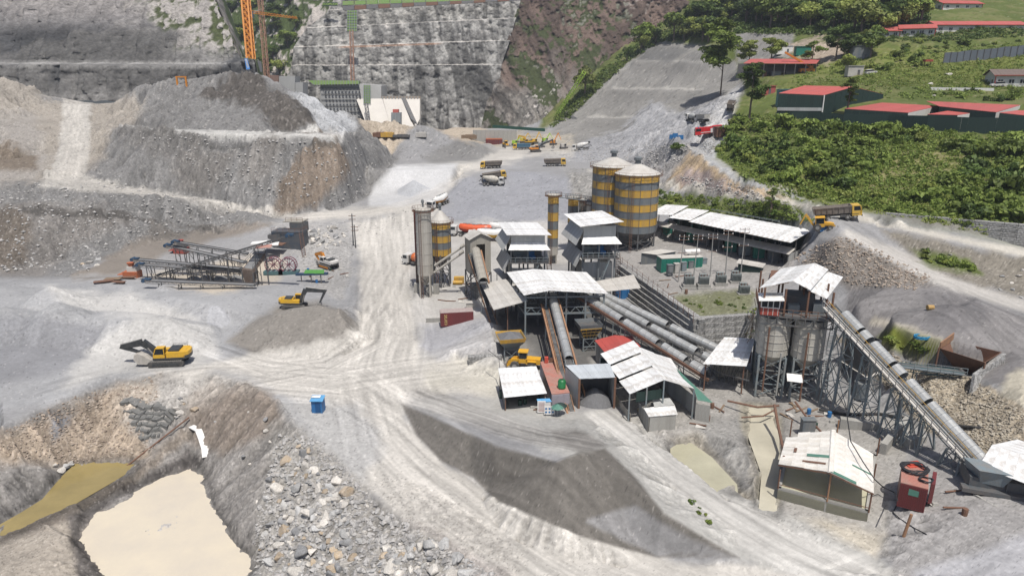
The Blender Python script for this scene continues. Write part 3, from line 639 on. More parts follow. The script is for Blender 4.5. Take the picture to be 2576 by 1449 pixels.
def cf_wall(X, Y, Z, n1, n2, n3):
    c = mixc((.20,.195,.185), (.295,.288,.27), sst(n1*.5+n2*.5, .38, .62))
    st_ = sst(n3, .52, .64)*sst(vn(X*.02, Z*.012, 60), .25, .6)
    c = mixc((0,0,0), (0,0,0), st_)*0 + c*(1-.55*st_)[...,None]
    c = c*(1+(n2-.5)*.9)[...,None]
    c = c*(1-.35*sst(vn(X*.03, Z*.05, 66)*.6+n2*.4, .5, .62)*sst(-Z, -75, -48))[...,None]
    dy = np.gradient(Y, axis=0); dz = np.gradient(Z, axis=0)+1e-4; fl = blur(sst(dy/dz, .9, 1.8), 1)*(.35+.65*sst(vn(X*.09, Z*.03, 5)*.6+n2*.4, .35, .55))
    c = c*(1-fl[...,None]) + np.array((.52,.49,.45))*fl[...,None]
    px, py, d = proj(X, Y, Z); rr_ = np.exp(-((py-(118-(px-900)*.035))/2.0)**2)*sst(px, 840, 870)*(1-sst(px, 1090, 1120)); c = c*(1-.7*rr_[...,None])+np.array((.36,.20,.12))*(.7*rr_)[...,None]
    return c
def bench_rows(ys, d0, xs_l, xs_r, n=7, tilt=None, step=9.0):
    rows = []; d = d0
    for k, (yl, yr) in enumerate(ys):
        xl, xr = xs_l[k], xs_r[k]
        rows.append([(xl+(xr-xl)*i/(n-1), yl+(yr-yl)*i/(n-1), d) for i in range(n)])
        if 0 < k < len(ys)-1:
            d += step; rows.append([(xl+(xr-xl)*i/(n-1), yl-.4+(yr-yl)*i/(n-1), d) for i in range(n)])
        d += 2
    return rows
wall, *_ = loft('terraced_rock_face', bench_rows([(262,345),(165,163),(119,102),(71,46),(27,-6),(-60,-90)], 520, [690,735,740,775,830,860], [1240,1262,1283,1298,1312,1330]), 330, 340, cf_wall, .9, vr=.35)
def cf_left(X, Y, Z, n1, n2, n3):
    px, py, d = proj(X, Y, Z)
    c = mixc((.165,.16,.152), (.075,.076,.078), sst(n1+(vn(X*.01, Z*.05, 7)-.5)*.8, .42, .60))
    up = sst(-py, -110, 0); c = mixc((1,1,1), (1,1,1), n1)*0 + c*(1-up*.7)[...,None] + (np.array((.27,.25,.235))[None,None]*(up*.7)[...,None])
    w = sst(px - (330+py*1.2) + (n1-.5)*260, -20, 40)*sst(-py, -150, -100)
    rock = mixc((.36,.335,.31), (.05,.06,.025), sst(n2*.7+n3*.3, .44, .60))*(1+(n3-.5)*.8)[...,None]
    c = c*(1-w)[...,None] + rock*w[...,None]
    c = c*(1+(n2-.5)*.8)[...,None]
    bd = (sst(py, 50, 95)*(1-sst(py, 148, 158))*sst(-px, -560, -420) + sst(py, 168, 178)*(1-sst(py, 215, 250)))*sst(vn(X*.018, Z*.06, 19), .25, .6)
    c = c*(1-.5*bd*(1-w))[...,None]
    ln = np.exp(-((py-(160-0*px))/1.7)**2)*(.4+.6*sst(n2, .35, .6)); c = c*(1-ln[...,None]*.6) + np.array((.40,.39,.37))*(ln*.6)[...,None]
    return c
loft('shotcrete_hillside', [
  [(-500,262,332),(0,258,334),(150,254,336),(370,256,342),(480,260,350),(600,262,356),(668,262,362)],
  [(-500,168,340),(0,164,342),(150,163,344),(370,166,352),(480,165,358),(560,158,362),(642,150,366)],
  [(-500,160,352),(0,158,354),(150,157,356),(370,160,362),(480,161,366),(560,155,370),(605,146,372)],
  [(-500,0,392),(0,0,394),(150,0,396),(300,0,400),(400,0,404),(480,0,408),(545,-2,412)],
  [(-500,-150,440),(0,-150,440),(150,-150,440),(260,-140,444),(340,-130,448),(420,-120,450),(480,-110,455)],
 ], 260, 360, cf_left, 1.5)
# side return of that hill, falling away behind the silhouette
def cf_rock(X, Y, Z, n1, n2, n3):
    c = mixc((.20,.185,.165), (.33,.31,.28), sst(n2, .5, .62)); g = sst(n1, .42, .55)
    return mixc((1,1,1), (1,1,1), g)*0 + c*(1-g)[...,None] + np.array((.06,.085,.025))*g[...,None]
loft('rock_spur', [
  [(668,262,362),(680,262,440),(690,262,520)], [(642,150,366),(650,150,440),(660,160,520)], [(605,146,372),(610,146,440),(620,150,520)], [(545,-2,412),(560,0,460),(570,0,520)], [(480,-110,455),(500,-110,490),(520,-110,520)] ], 160, 60, cf_rock, .6)
def cf_gully(X, Y, Z, n1, n2, n3):
    px, py, d = proj(X, Y, Z)
    c = mixc((.36,.33,.30), (.05,.07,.022), sst(n2*.6+n1*.4+ (vn(X*.03,Z*.03,9)-.5)*.3, .42, .52))
    return c
gul = loft('forest_gully', [
  [(520,262,600),(640,262,590),(700,262,575),(760,250,560)],
  [(520,120,640),(640,120,625),(720,120,600),(800,110,570)],
  [(520,-60,700),(640,-60,680),(760,-60,640),(920,-60,590)], [(520,-160,760),(640,-160,740),(760,-160,690),(960,-160,620)] ], 200, 200, cf_gully, 1.5)
def cf_cliff(X, Y, Z, n1, n2, n3):
    px, py, d = proj(X, Y, Z)
    c = mixc((.075,.055,.045), (.135,.098,.08), sst(n1+(n3-.5)*.5, .42, .66))
    c = mixc((1,1,1), (1,1,1), n1)*0 + c
    up = sst(-(py) + (n1-.5)*200, -330, -110)
    c = c*up[...,None] + mixc((.20,.185,.165), (.10,.095,.085), sst(n2, .4, .6))*(1-up)[...,None]
    g = sst(n2*.55+vn(X*.035+Z*.03, Z*.02, 71)*.6, .64, .70); c = c*(1-g)[...,None] + np.array((.045,.055,.022))*g[...,None]
    wv = sst(n2, .62, .7)*sst(vn(X*.04, Z*.04, 77), .55, .7)*(1-up*.7); c = c*(1-wv)[...,None] + np.array((.42,.39,.36))*wv[...,None]
    return c
loft('dark_cliff', [
  [(1205,345,505),(1260,340,470),(1330,335,455),(1400,335,450),(1450,330,455)],
  [(1236,200,530),(1300,200,505),(1380,200,500),(1450,200,500),(1520,200,505)],
  [(1279,90,545),(1370,90,535),(1450,90,535),(1540,90,540),(1620,90,545)],
  [(1312,-10,560),(1420,-10,560),(1530,-10,562),(1640,-10,570),(1760,-10,580)],
  [(1340,-110,590),(1470,-110,590),(1600,-110,600),(1740,-110,610),(1900,-110,620)] ], 260, 260, cf_cliff, 1.8)
# ================================================================== PLANT
def B(px, py, Y):                                          # point on the upright plane at forward distance Y
    v = (py - H/2)/FPX; d = Y/(CP - v*SP)
    return Vector(((px-W/2)/FPX*d, Y, CAMZ - Y*(SP+v*CP)/(CP-v*SP)))
def XP(px, Y, z):
    return (px-W/2)/FPX*(Y*CP + (CAMZ-z)*SP)
ZINC = mat('zinc_sheet', (.72,.72,.705), .45, 0, (.40,.355,.30), .7, .85, vary=.12, fine=.10, lo=.45)
ZINCD = mat('dusty_zinc_sheet', (.50,.48,.44), .6, 0, (.36,.33,.29), .5, .8, vary=.07)
ZWALL = mat('clad_wall', (.42,.43,.42), .6, 0, (.30,.29,.27), .6, .8, vary=.06, streak=True)
TANW = mat('dusty_tan_cladding', (.36,.34,.29), .8, 0, (.25,.225,.19), .6, .9, streak=True)
STD = mat('dark_steel', (.075,.085,.092), .6, .0, (.16,.13,.11), .8, .7)
STG = mat('grey_blue_steel', (.17,.215,.235), .6, .0, (.22,.19,.16), .9, .7)
RUST = mat('rusty_steel', (.17,.088,.055), .85, 0, (.12,.07,.05), 1.2, .8)
ORR = mat('orange_rust_rail', (.33,.175,.09), .8, 0, (.19,.12,.085), 1.0, .8)
YEL = mat('yellow_paint', (.56,.32,.03), .55, 0, (.33,.235,.11), .9, .9, streak=True)
GST = mat('slate_grey_paint', (.115,.135,.15), .6, 0, (.21,.205,.19), .9, .8, streak=True)
CONC = mat('concrete', (.36,.35,.32), .9, 0, (.22,.21,.19), .5, .8, bump=.2, streak=True)
SILC = mat('dusty_silo_steel', (.47,.45,.40), .7, 0, (.28,.255,.22), .5, .9, streak=True, vary=.05)
REDR = mat('red_roof_sheet', (.42,.075,.06), .55, 0, (.30,.07,.06), .3, .6, vary=.07)
DRED = mat('dark_red_container', (.15,.028,.028), .5, 0, (.10,.03,.03), .8, .6, streak=True)
PINK = mat('faded_red_roof', (.42,.17,.13), .75, 0, (.32,.24,.20), .6, .9)
GRNP = mat('green_paint', (.015,.17,.12), .5, 0, (.03,.12,.10), .8, .5)
GRNR = mat('green_roof_sheet', (.07,.19,.14), .6, 0, (.12,.20,.16), .8, .6)
DGRN = mat('dark_green_cladding', (.008,.026,.021), .7, 0, (.016,.036,.03), .5, .6, vary=.1)
BLUE = mat('blue_paint', (.02,.13,.33), .5, 0, (.05,.16,.30), 1, .5)
BLK = mat('black_rubber', (.022,.022,.022), .8, 0, (.07,.065,.06), 1.5, .6)
GLS = mat('dark_window_glass', (.02,.025,.03), .12, 0, (.03,.035,.04), 1, .3, fine=.02)
WHT = mat('white_paint', (.72,.71,.68), .45, 0, (.55,.52,.47), .8, .5)
BELT = mat('belt_rubber', (.05,.05,.05), .85, 0, (.17,.165,.155), 1.2, .8)
GALV = mat('galvanised_cover', (.46,.47,.46), .38, .35, (.30,.29,.27), .8, .8, vary=.10)
WOOD = mat('weathered_timber', (.22,.155,.10), .9, 0, (.14,.10,.07), 1.5, .7)
STONE = mat('gabion_stone', (.37,.365,.35), .95, 0, (.18,.175,.165), 2.4, 1.0, bump=.9, bscale=4, vary=.12, fine=.3, lo=.4, hi=.58)
def strips(parent, q, n, m, t=.05, name='roof_sheet', jit=.02, cross=1):
    """q: A B C D corners; n sheets from the A-D edge across to the B-C edge"""
    A, Bq, Cq, D = [Vector(p) for p in q]
    for i in range(n):
        for j in range(cross):
            f0, f1 = i/n, (i+1)/n; g0, g1 = j/cross, (j+1)/cross
            L = lambda u, w: (A.lerp(Bq, u)).lerp(D.lerp(Cq, u), w)
            z = Vector((0,0, rnd.uniform(0, jit) + (i % 2)*.012 + j*.02))
            e = (1/n)*.01
            mb = MB().sheet([L(f0, g0)+z, L(f1-e, g0)+z, L(f1-e, g1)+z, L(f0, g1)+z], t)
            part(name, mb, m, parent, at=(L(f0,g0)+L(f1,g1))/2)
def wallp(parent, a, b, z0, z1, n, m, name='wall_panel', t=.06):
    a = Vector(a); b = Vector(b); d = (b-a); d.z = 0; nrm = Vector((-d.y, d.x, 0)).normalized()*t
    for i in range(n):
        p = a + (b-a)*(i/n); q = a + (b-a)*((i+.985)/n)
        mb = MB().hexa([Vector((p.x,p.y,z0)), Vector((q.x,q.y,z0)), Vector((q.x,q.y,z0))+nrm, Vector((p.x,p.y,z0))+nrm],
                       [Vector((p.x,p.y,z1)), Vector((q.x,q.y,z1)), Vector((q.x,q.y,z1))+nrm, Vector((p.x,p.y,z1))+nrm])
        part(name, mb, m, parent, at=((p.x+q.x)/2, (p.y+q.y)/2, z0))
def zg(p, d=0): return zt(p.x, p.y) + d
def rail(mb, pts, h=1.1, r=.035, post=1.6):
    for a, b in zip(pts[:-1], pts[1:]):
        a = Vector(a); b = Vector(b); L = (b-a).length; k = max(1, int(L/post))
        for i in range(k+1):
            p = a.lerp(b, i/k); mb.beam(p, p+Vector((0,0,h)), r*2)
        for hh in (h, h*.5): mb.beam(a+Vector((0,0,hh)), b+Vector((0,0,hh)), r*2)
def lattice(mb, c, w, z0, z1, leg=.22, br=.1, step=2.6, rz=0, wy=None):
    wy = wy or w; cs, sn = math.cos(rz), math.sin(rz)
    K = [Vector((c[0]+x*cs-y*sn, c[1]+x*sn+y*cs, 0)) for x, y in ((-w/2,-wy/2),(w/2,-wy/2),(w/2,wy/2),(-w/2,wy/2))]
    for k in K: mb.beam(k+Vector((0,0,z0)), k+Vector((0,0,z1)), leg)
    n = max(1, round((z1-z0)/step)); hz = (z1-z0)/n
    for i in range(n):
        a0 = Vector((0,0,z0+i*hz)); a1 = Vector((0,0,z0+(i+1)*hz))
        for j in range(4):
            p, q = K[j], K[(j+1) % 4]
            mb.beam(p+a1, q+a1, br); mb.beam(p+a0, q+a1, br); mb.beam(q+a0, p+a1, br)
    return K
def stair(mb, a, b, w=.9, n=12):
    a = Vector(a); b = Vector(b); d = b-a; s = Vector((d.x, d.y, 0)).normalized(); side = Vector((-s.y, s.x, 0))*w/2
    mb.beam(a+side, b+side, .08, .22); mb.beam(a-side, b-side, .08, .22)
    for i in range(n): 
        p = a.lerp(b, (i+.5)/n); mb.beam(p+side, p-side, .22, .05)
    for sg in (1, -1):
        mb.beam(a+side*sg+Vector((0,0,1)), b+side*sg+Vector((0,0,1)), .05)
        for i in range(4):
            p = a.lerp(b, i/3)+side*sg; mb.beam(p, p+Vector((0,0,1)), .05)
# ---------------- silos
def silo(name, label, c, r, z0, z1, bands, cone_h, leg_z, group=None, n=28, ribs=12, cap=True, roof_m=None, roof_h=None, rails=True, rib_m=None, nleg=6):
    c = Vector((c[0], c[1], 0)); t = thing(name, label, 'silo', (c.x, c.y, leg_z), 0, group); N = len(bands); hz = (z1-z0)/N
    for i, m in enumerate(bands):
        a = z0 + i*hz; part('ring', MB().lathe(c, [(r, a), (r, a+hz-.05), (r+.05, a+hz-.05), (r+.05, a+hz)], n), m, t, at=(c.x, c.y, a), smooth=False)
    if ribs:
        mb = MB()
        for k in range(ribs):
            th = 2*math.pi*k/ribs; e = Vector((math.cos(th), math.sin(th), 0))*(r+.04)
            mb.beam(c+e+Vector((0,0,z0)), c+e+Vector((0,0,z1)), .10, .06)
        part('rib_strip', mb, rib_m or STD, t)
    rh = roof_h if roof_h is not None else r*.42
    part('roof', MB().lathe(c, [(r+.25, z1-.05), (r+.25, z1+.08), (r*.14, z1+rh), (r*.12, z1+rh)], 18), roof_m or ZINCD, t)
    if cap:
        part('vent_cap', MB().lathe(c, [(r*.13, z1+rh-.1), (r*.13, z1+rh+.9), (r*.19, z1+rh+.95), (r*.19, z1+rh+1.5), (r*.08, z1+rh+1.75)], 12), GST, t)
    if rails:
        mb = MB(); k = 20; rr_ = r+.75
        for i in range(k):
            a = 2*math.pi*i/k; b = 2*math.pi*(i+1)/k
            p = c+Vector((math.cos(a)*rr_, math.sin(a)*rr_, z1-.3)); q = c+Vector((math.cos(b)*rr_, math.sin(b)*rr_, z1-.3))
            mb.beam(p, q, .12, .10); mb.beam(p+Vector((0,0,.9)), q+Vector((0,0,.9)), .05)
            mb.beam(p, p+Vector((0,0,.9)), .05); mb.beam(p, c+Vector((math.cos(a)*r, math.sin(a)*r, z1-.35)), .08)
        part('guard_rail', mb, RUST, t)
    if cone_h: part('discharge_cone', MB().lathe(c, [(.35, z0-cone_h), (r*.98, z0-.02)], n), SILC if bands[0] is SILC else STD, t)
    for k in range(nleg):
        th = 2*math.pi*(k+.5)/nleg; e = Vector((math.cos(th), math.sin(th), 0))*(r*.95)
        part('leg', MB().beam(c+e+Vector((0,0,leg_z)), c+e+Vector((0,0,z0+.3)), .35), SILC if bands[0] is SILC else STD, t)
    mb = MB()
    for k in range(nleg):
        e = [c+Vector((math.cos(2*math.pi*(k+o+.5)/nleg), math.sin(2*math.pi*(k+o+.5)/nleg), 0))*(r*.95) for o in (0, 1)]
        zz = [leg_z, (leg_z+z0)/2, z0]
        for a, b in ((0,1),(1,2)):
            mb.beam(e[0]+Vector((0,0,zz[a])), e[1]+Vector((0,0,zz[b])), .14); mb.beam(e[1]+Vector((0,0,zz[a])), e[0]+Vector((0,0,zz[b])), .14)
            mb.beam(e[0]+Vector((0,0,zz[b])), e[1]+Vector((0,0,zz[b])), .14)
    part('bracing', mb, STD, t)
    mb = MB(); e = c+Vector((-.35*r, -r-.3, 0)); 
    for s in (-.25, .25): mb.beam(e+Vector((s,0,leg_z)), e+Vector((s,0,z1+.3)), .07)
    k = int((z1-leg_z)/.45)
    for i in range(k): mb.beam(e+Vector((-.25,0,leg_z+i*.45)), e+Vector((.25,0,leg_z+i*.45)), .05)
    part('ladder', mb, RUST, t)
    return t
# two big striped silos
Y1 = 166; c1 = XP(1597, Y1, 14); zb, zt1 = B(1597, 578, Y1).z, B(1597, 436, Y1).z
silo('striped_silo', 'wide yellow and grey striped silo in front, cream roof, above the generator yard', (c1, Y1), 54*Y1*1.02/FPX, zb, zt1, [GST,YEL,GST,YEL,GST,YEL,GST,YEL], 6.0, 8, 'large striped cement silos')
Y2 = 172; c2 = XP(1538, Y2, 14)
silo('striped_silo', 'wide yellow and grey striped silo half hidden behind its twin', (c2, Y2), 50*Y2*1.02/FPX, B(1538, 560, Y2).z, B(1538, 417, Y2).z, [GST,YEL,GST,YEL,GST,YEL,GST,YEL], 6.0, 8, 'large striped cement silos')
# slim ones by the mixing towers
for i, (px, yt, yb, w, Y, bands, lab) in enumerate((
  (1391, 490, 640, 27, 172, [SILC,GST,YEL,GST,YEL,GST,YEL], 'slim tall yellow and grey striped silo standing alone by the front mixing tower'),
  (1441, 496, 600, 26, 178, [YEL,GST,YEL,GST,YEL], 'slim yellow and grey striped silo joined by a catwalk to the plain ones'),
  (1467, 502, 600, 24, 180, [GST,SILC,GST,SILC], 'slim dull grey silo between the striped and the tan one'),
  (1491, 511, 600, 34, 176, [SILC,SILC,SILC], 'short plain tan silo right behind the taller mixing tower'))):
    zt_ = B(px, yt, Y).z; zb_ = max(B(px, yb, Y).z, zt(XP(px,Y,8), Y)+2.2)
    silo('slim_silo', lab, (XP(px, Y, 12), Y), w/2*Y*1.02/FPX, zb_, zt_, bands, 1.5, zt(XP(px,Y,8), Y)-.2, 'slim cement silos', n=16, ribs=0, cap=False, roof_h=.3, roof_m=SILC, nleg=4)
cw = thing('catwalk', 'railed steel catwalk running over the tops of the slim silos', 'catwalk', (XP(1440,175,18), 175, B(1440,497,176).z))
mb = MB(); a = B(1384,494,173); b = B(1500,508,177); mb.beam(a, b, 1.1, .12); part('deck', mb, STG, cw)
mb = MB(); s = Vector((0,.55,0)); rail(mb, [a+s, b+s]); rail(mb, [a-s, b-s]); part('guard_rail', mb, STG, cw)
# silo pair at the mixing yard
Y = 149.5
silo('tall_silo', 'slender tan silo with full height ladder beside the main haul road', (XP(1069, Y, 8), Y), 18.5*Y*1.03/FPX, B(1069,690,Y).z, B(1069,527,Y).z, [SILC]*6, 2.6, 0, None, n=18, ribs=4, cap=True, roof_h=.5, roof_m=SILC, nleg=4, rib_m=SILC)
silo('tall_silo', 'narrow dark red silo peeking out behind the slender tan one', (XP(1053, 153, 8), 153), .75, 8, B(1053,527,153).z, [DRED], 1.0, 0, None, n=12, ribs=0, cap=False, roof_h=.3, nleg=4, rails=False)
silo('striped_silo', 'stubby yellow and slate striped silo with pointed roof beside the tan one', (XP(1110, 157, 9), 157), 24.5*157*1.03/FPX, B(1110,640,157).z, B(1110,557,157).z, [YEL,GST,YEL,GST,YEL], 3.6, 0, None, n=24, ribs=10, roof_h=2.6, nleg=6)
for i,(a,b) in enumerate(((B(1168,618,148), B(1094,668,150)), (B(1166,634,148), B(1092,686,149.5)))):
    solo('screw_conveyor', MB().tube(a, b, .28, n=10).tube(a+Vector((0,0,.2)), a-Vector((.8,0,.3)), .4), SILC, ('upper' if i == 0 else 'lower')+' tan screw tube linking the hoist tower to the slender silo', 'screw conveyor')
pl = thing('pump_set', 'yellow compressor set on the ground behind the slender silo', 'compressor', G(1155,712))
part('housing', MB().box(worg(pl)+Vector((0,0,.8)), (2.4,1.4,1.5)), YEL, pl); part('tank', MB().tube(worg(pl)+Vector((-1.4,-1.2,.5)), worg(pl)+Vector((.9,-1.2,.5)), .45), YEL, pl)
for i,p in enumerate(((1050,735),(1080,742),(1098,738))):
    q = G(*p); solo('concrete_footing', MB().box(q+Vector((0,0,1.0)), (1.3,1.3,2.4)), CONC, ('first','second','third')[i]+' pale concrete footing under the slender silo, counted from the haul road', 'footing', 'footings of the slender silo')
# hoist tower
Y = 146; rz = .35
tw = thing('hoist_tower', 'tan clad hoist tower with small gable roof and a covered belt entering it', 'tower', (XP(1200,Y,6), Y, 0))
o = Vector((XP(1201, Y, 10), Y+2.2, 0)); zt_, zb_ = B(1200,602,Y).z, B(1200,688,Y).z
def rot2(x, y, a): return Vector((x*math.cos(a)-y*math.sin(a), x*math.sin(a)+y*math.cos(a), 0))
hw, hd = 2.35, 2.1; K = [o+rot2(x, y, rz) for x, y in ((-hw,-hd),(hw,-hd),(hw,hd),(-hw,hd))]
U = lambda p, z: Vector((p.x, p.y, z))
wallp(tw, U(K[3],0), U(K[0],0), zb_, zt_, 4, TANW); wallp(tw, U(K[1],0), U(K[2],0), zb_, zt_, 4, TANW)
wallp(tw, U(K[0],0), U(K[0].lerp(K[1],.3),0), zb_, zt_, 1, TANW); wallp(tw, U(K[0].lerp(K[1],.72),0), U(K[1],0), zb_, zt_, 1, TANW); wallp(tw, U(K[2],0), U(K[3],0), zb_, zt_, 4, TANW)
wallp(tw, U(K[0].lerp(K[1],.3),0), U(K[0].lerp(K[1],.72),0), zt_-1.2, zt_, 1, TANW)
m0, m1 = (K[0]+K[1])/2, (K[2]+K[3])/2; ex = rot2(.35,0,rz); ey = rot2(0,.4,rz)
strips(tw, [U(K[3]-ex+ey, zt_), U(m1+ey, zt_+1.3), U(m0-ey, zt_+1.3), U(K[0]-ex-ey, zt_)], 3, ZINCD); strips(tw, [U(m1+ey, zt_+1.3), U(K[2]+ex+ey, zt_), U(K[1]+ex-ey, zt_), U(m0-ey, zt_+1.3)], 3, ZINCD)
part('gable_panel', MB().prism([U(K[0],zt_), U(K[1],zt_), U(m0,zt_+1.25)], rot2(0,.06,rz)), TANW, tw)
mb = MB(); lattice(mb, (o.x,o.y), hw*2, 0, zb_, .3, .14, 3, rz, hd*2); part('leg_frame', mb, STD, tw)
part('motor_house', MB().box(U(o, 2.2), (2.6,2.4,3.2), rz), GST, tw); part('floor_plate', MB().box(U(o, zb_), (4.6,4.1,.2), rz), STD, tw)
# ---------------- belt conveyors with cover hoops
def conveyor(name, label, a, b, w=1.0, depth=.9, cover=None, covr=.75, seg=1.25, rail_m=STD, belt_m=BELT, side=None, cm=None, group=None, legs=None, leg_m=STG, idlers=True, walk=None, gr=None):
    a = Vector(a); b = Vector(b); t = thing(name, label, 'conveyor', a.lerp(b,.5), 0, group); d = (b-a).normalized(); sd = d.cross(Vector((0,0,1))).normalized(); up = sd.cross(d); L = (b-a).length
    mb = MB()
    for s in (-1, 1):
        mb.beam(a+sd*s*w*.6, b+sd*s*w*.6, .10, .16 if name != 'stacker_conveyor' else .34); mb.beam(a+sd*s*w*.6-up*depth, b+sd*s*w*.6-up*depth, .10, .12)
        k = max(2, int(L/1.6))
        for i in range(k):
            p = a.lerp(b, i/k)+sd*s*w*.6; q = a.lerp(b, (i+1)/k)+sd*s*w*.6
            mb.beam(p, p-up*depth, .06); mb.beam((p if i % 2 else p-up*depth), (q-up*depth if i % 2 else q), .06)
    part('truss', mb, rail_m, t)
    part('belt', MB().hexa([a+sd*w*.42-up*.02, a-sd*w*.42-up*.02, b-sd*w*.42-up*.02, b+sd*w*.42-up*.02], [a+sd*w*.42+up*.04, a-sd*w*.42+up*.04, b-sd*w*.42+up*.04, b+sd*w*.42+up*.04]), belt_m, t)
    part('drum', MB().tube(a+sd*w*.5, a-sd*w*.5, .3), STD, t); part('drum', MB().tube(b+sd*w*.5, b-sd*w*.5, .3), STD, t)
    if side:
        part('side_rail', MB().beam(a+sd*side*(w*.6+.35), b+sd*side*(w*.6+.35), .28, .5), gr or ORR, t)
    if walk:
        mb = MB(); o1 = sd*walk*(w*.6+.9); mb.beam(a+sd*walk*(w*.6+.5), b+sd*walk*(w*.6+.5), .7, .06); rail(mb, [a+o1, b+o1]); part('walkway', mb, STG, t)
    if cover:
        for f0, f1 in cover:
            n = max(1, round((f1-f0)*L/seg))
            for i in range(n):
                g0 = f0+(f1-f0)*i/n; g1 = f0+(f1-f0)*(i+1)/n-.02/L*2
                j = up*rnd.uniform(-.03,.03)
                part('cover_hoop', MB().shell(a.lerp(b,g0)+j+up*.15, a.lerp(b,g1)+j+up*.15, covr, 10, -.75, math.pi+.75), cm or GALV, t, at=a.lerp(b,g0))
    for f in (legs or []):
        p = a.lerp(b, f) - up*depth; g = zt(p.x, p.y)-.2
        mb = MB()
        if p.z-g > .8:
            for s in (-1, 1):
                mb.beam(p+sd*s*w*.6, Vector((p.x,p.y,g))+sd*s*w*.75, .14)
            nn = max(1, int((p.z-g)/2.2))
            for i in range(nn):
                z0 = p.z-(p.z-g)*i/nn; z1 = p.z-(p.z-g)*(i+1)/nn
                mb.beam(Vector((p.x,p.y,z0))+sd*w*.6, Vector((p.x,p.y,z1))-sd*w*.7, .08)
            part('support', mb, leg_m, t)
    return t, a, b, d, sd, up
conveyor('covered_conveyor', 'tan covered belt dropping from the hoist tower to the feed station roof', B(1197,632,144), P(1216,712,9.2), 1.3, .8, [(0,.98)], .95, 2.5, cm=TANW, side=-1, gr=ORR)
conveyor('bucket_ladder', 'brown ladder like belt frame running down beside the feed station', B(1185,640,145), P(1262,872,.6), 1.0, .7, None, side=None, rail_m=ORR, legs=(.5,.75))
# ---------------- feed station: gable roof, two wing roofs, dark frame, hoppers
fs = thing('feed_station', 'open feed station with wide pale gable roof over dark steel and hoppers', 'building', P(1400,880,0))
EL, RF, ER = P(1318,743,10.2), P(1382,731,11.6), P(1530,739,10.2); BL, RB, BR = P(1274,685,10.2), P(1340,677,11.7), P(1476,685,10.4)
strips(fs, [BL, RB, RF, EL], 5, ZINC); strips(fs, [RB, BR, ER, RF], 10, ZINC)
strips(fs, [P(1210,715,7.8), P(1272,702,8.8), P(1328,757,8.8), P(1242,780,7.4)], 6, ZINCD)
strips(fs, [P(1490,709,8.2), P(1594,691,8.0), P(1612,725,7.6), P(1515,734,7.9)], 7, ZINCD)
UU = (ER-EL); UU.z = 0; UU.normalize(); VV = (BL-EL); VV.z = 0; VV.normalize()
def FS(u, v, z): p = EL + UU*u + VV*v; return Vector((p.x, p.y, z))
for u in (.4, 4.2, 8, 11.6, 15):
    for v in (.5, 6.5, 13):
        q = FS(u, v, 0); part('column', MB().beam(q-Vector((0,0,.3)), FS(u, v, 10.0+ (.8 if 3 < u < 9 else 0)), .3), STG if v < 1 else STD, fs)
mb = MB()
for v in (.5, 6.5, 13):
    for z in (9.6, 6.4):
        mb.beam(FS(.4,v,z), FS(15,v,z), .22, .3)
    for i in range(7):
        u0, u1 = .4+i*2.08, .4+(i+1)*2.08; mb.beam(FS(u0,v,6.4), FS((u0+u1)/2,v,7.6), .1); mb.beam(FS((u0+u1)/2,v,7.6), FS(u1,v,6.4), .1)
    mb.beam(FS(.4,v,7.6), FS(15,v,7.6), .14)
for u in (.4, 4.2, 8, 11.6, 15): mb.beam(FS(u,.5,9.8), FS(u,13,9.8), .18); mb.beam(FS(u,.5,6.3), FS(u,13,6.3), .22)
part('roof_truss', mb, STG, fs)
mb = MB(); mb.hexa([FS(1,5,6.1), FS(14.6,5,6.1), FS(14.6,12.6,6.1), FS(1,12.6,6.1)], [FS(1,5,6.3), FS(14.6,5,6.3), FS(14.6,12.6,6.3), FS(1,12.6,6.3)]); rail(mb, [FS(1,5,6.3), FS(14.6,5,6.3)], post=1.2); part('deck', mb, STD, fs)
for u, v in ((-2.6,2),(-3.8,8),(-1,12),(17.5,9),(21.5,10),(19,14)):
    q = FS(u, v, 0); part('column', MB().beam(Vector((q.x,q.y,zt(q.x,q.y)-.2)), FS(u, v, 7.7), .2), RUST, fs)
for v in (4.5, 9.5, 13.4):
    wallp(fs, FS(1.2,v,0), FS(14,v,0), 0, 5.6 if v > 5 else .9, 6, STD, 'back_panel')
for u in (2, 5.4, 9.4, 13.2):
    q = FS(u, 2.6, 0); part('pedestal', MB().box(q+Vector((0,0,.8)), (.8,.8,1.8), .2), CONC, fs)
for i in range(4):
    q = FS(2.2+i*3.4, 8.5, 0); part('motor', MB().tube(q+Vector((-.6,0,7.0)), q+Vector((.7,0,7.0)), .4).box(q+Vector((0,0,6.6)), (1.2,.8,.3)), STG, fs)
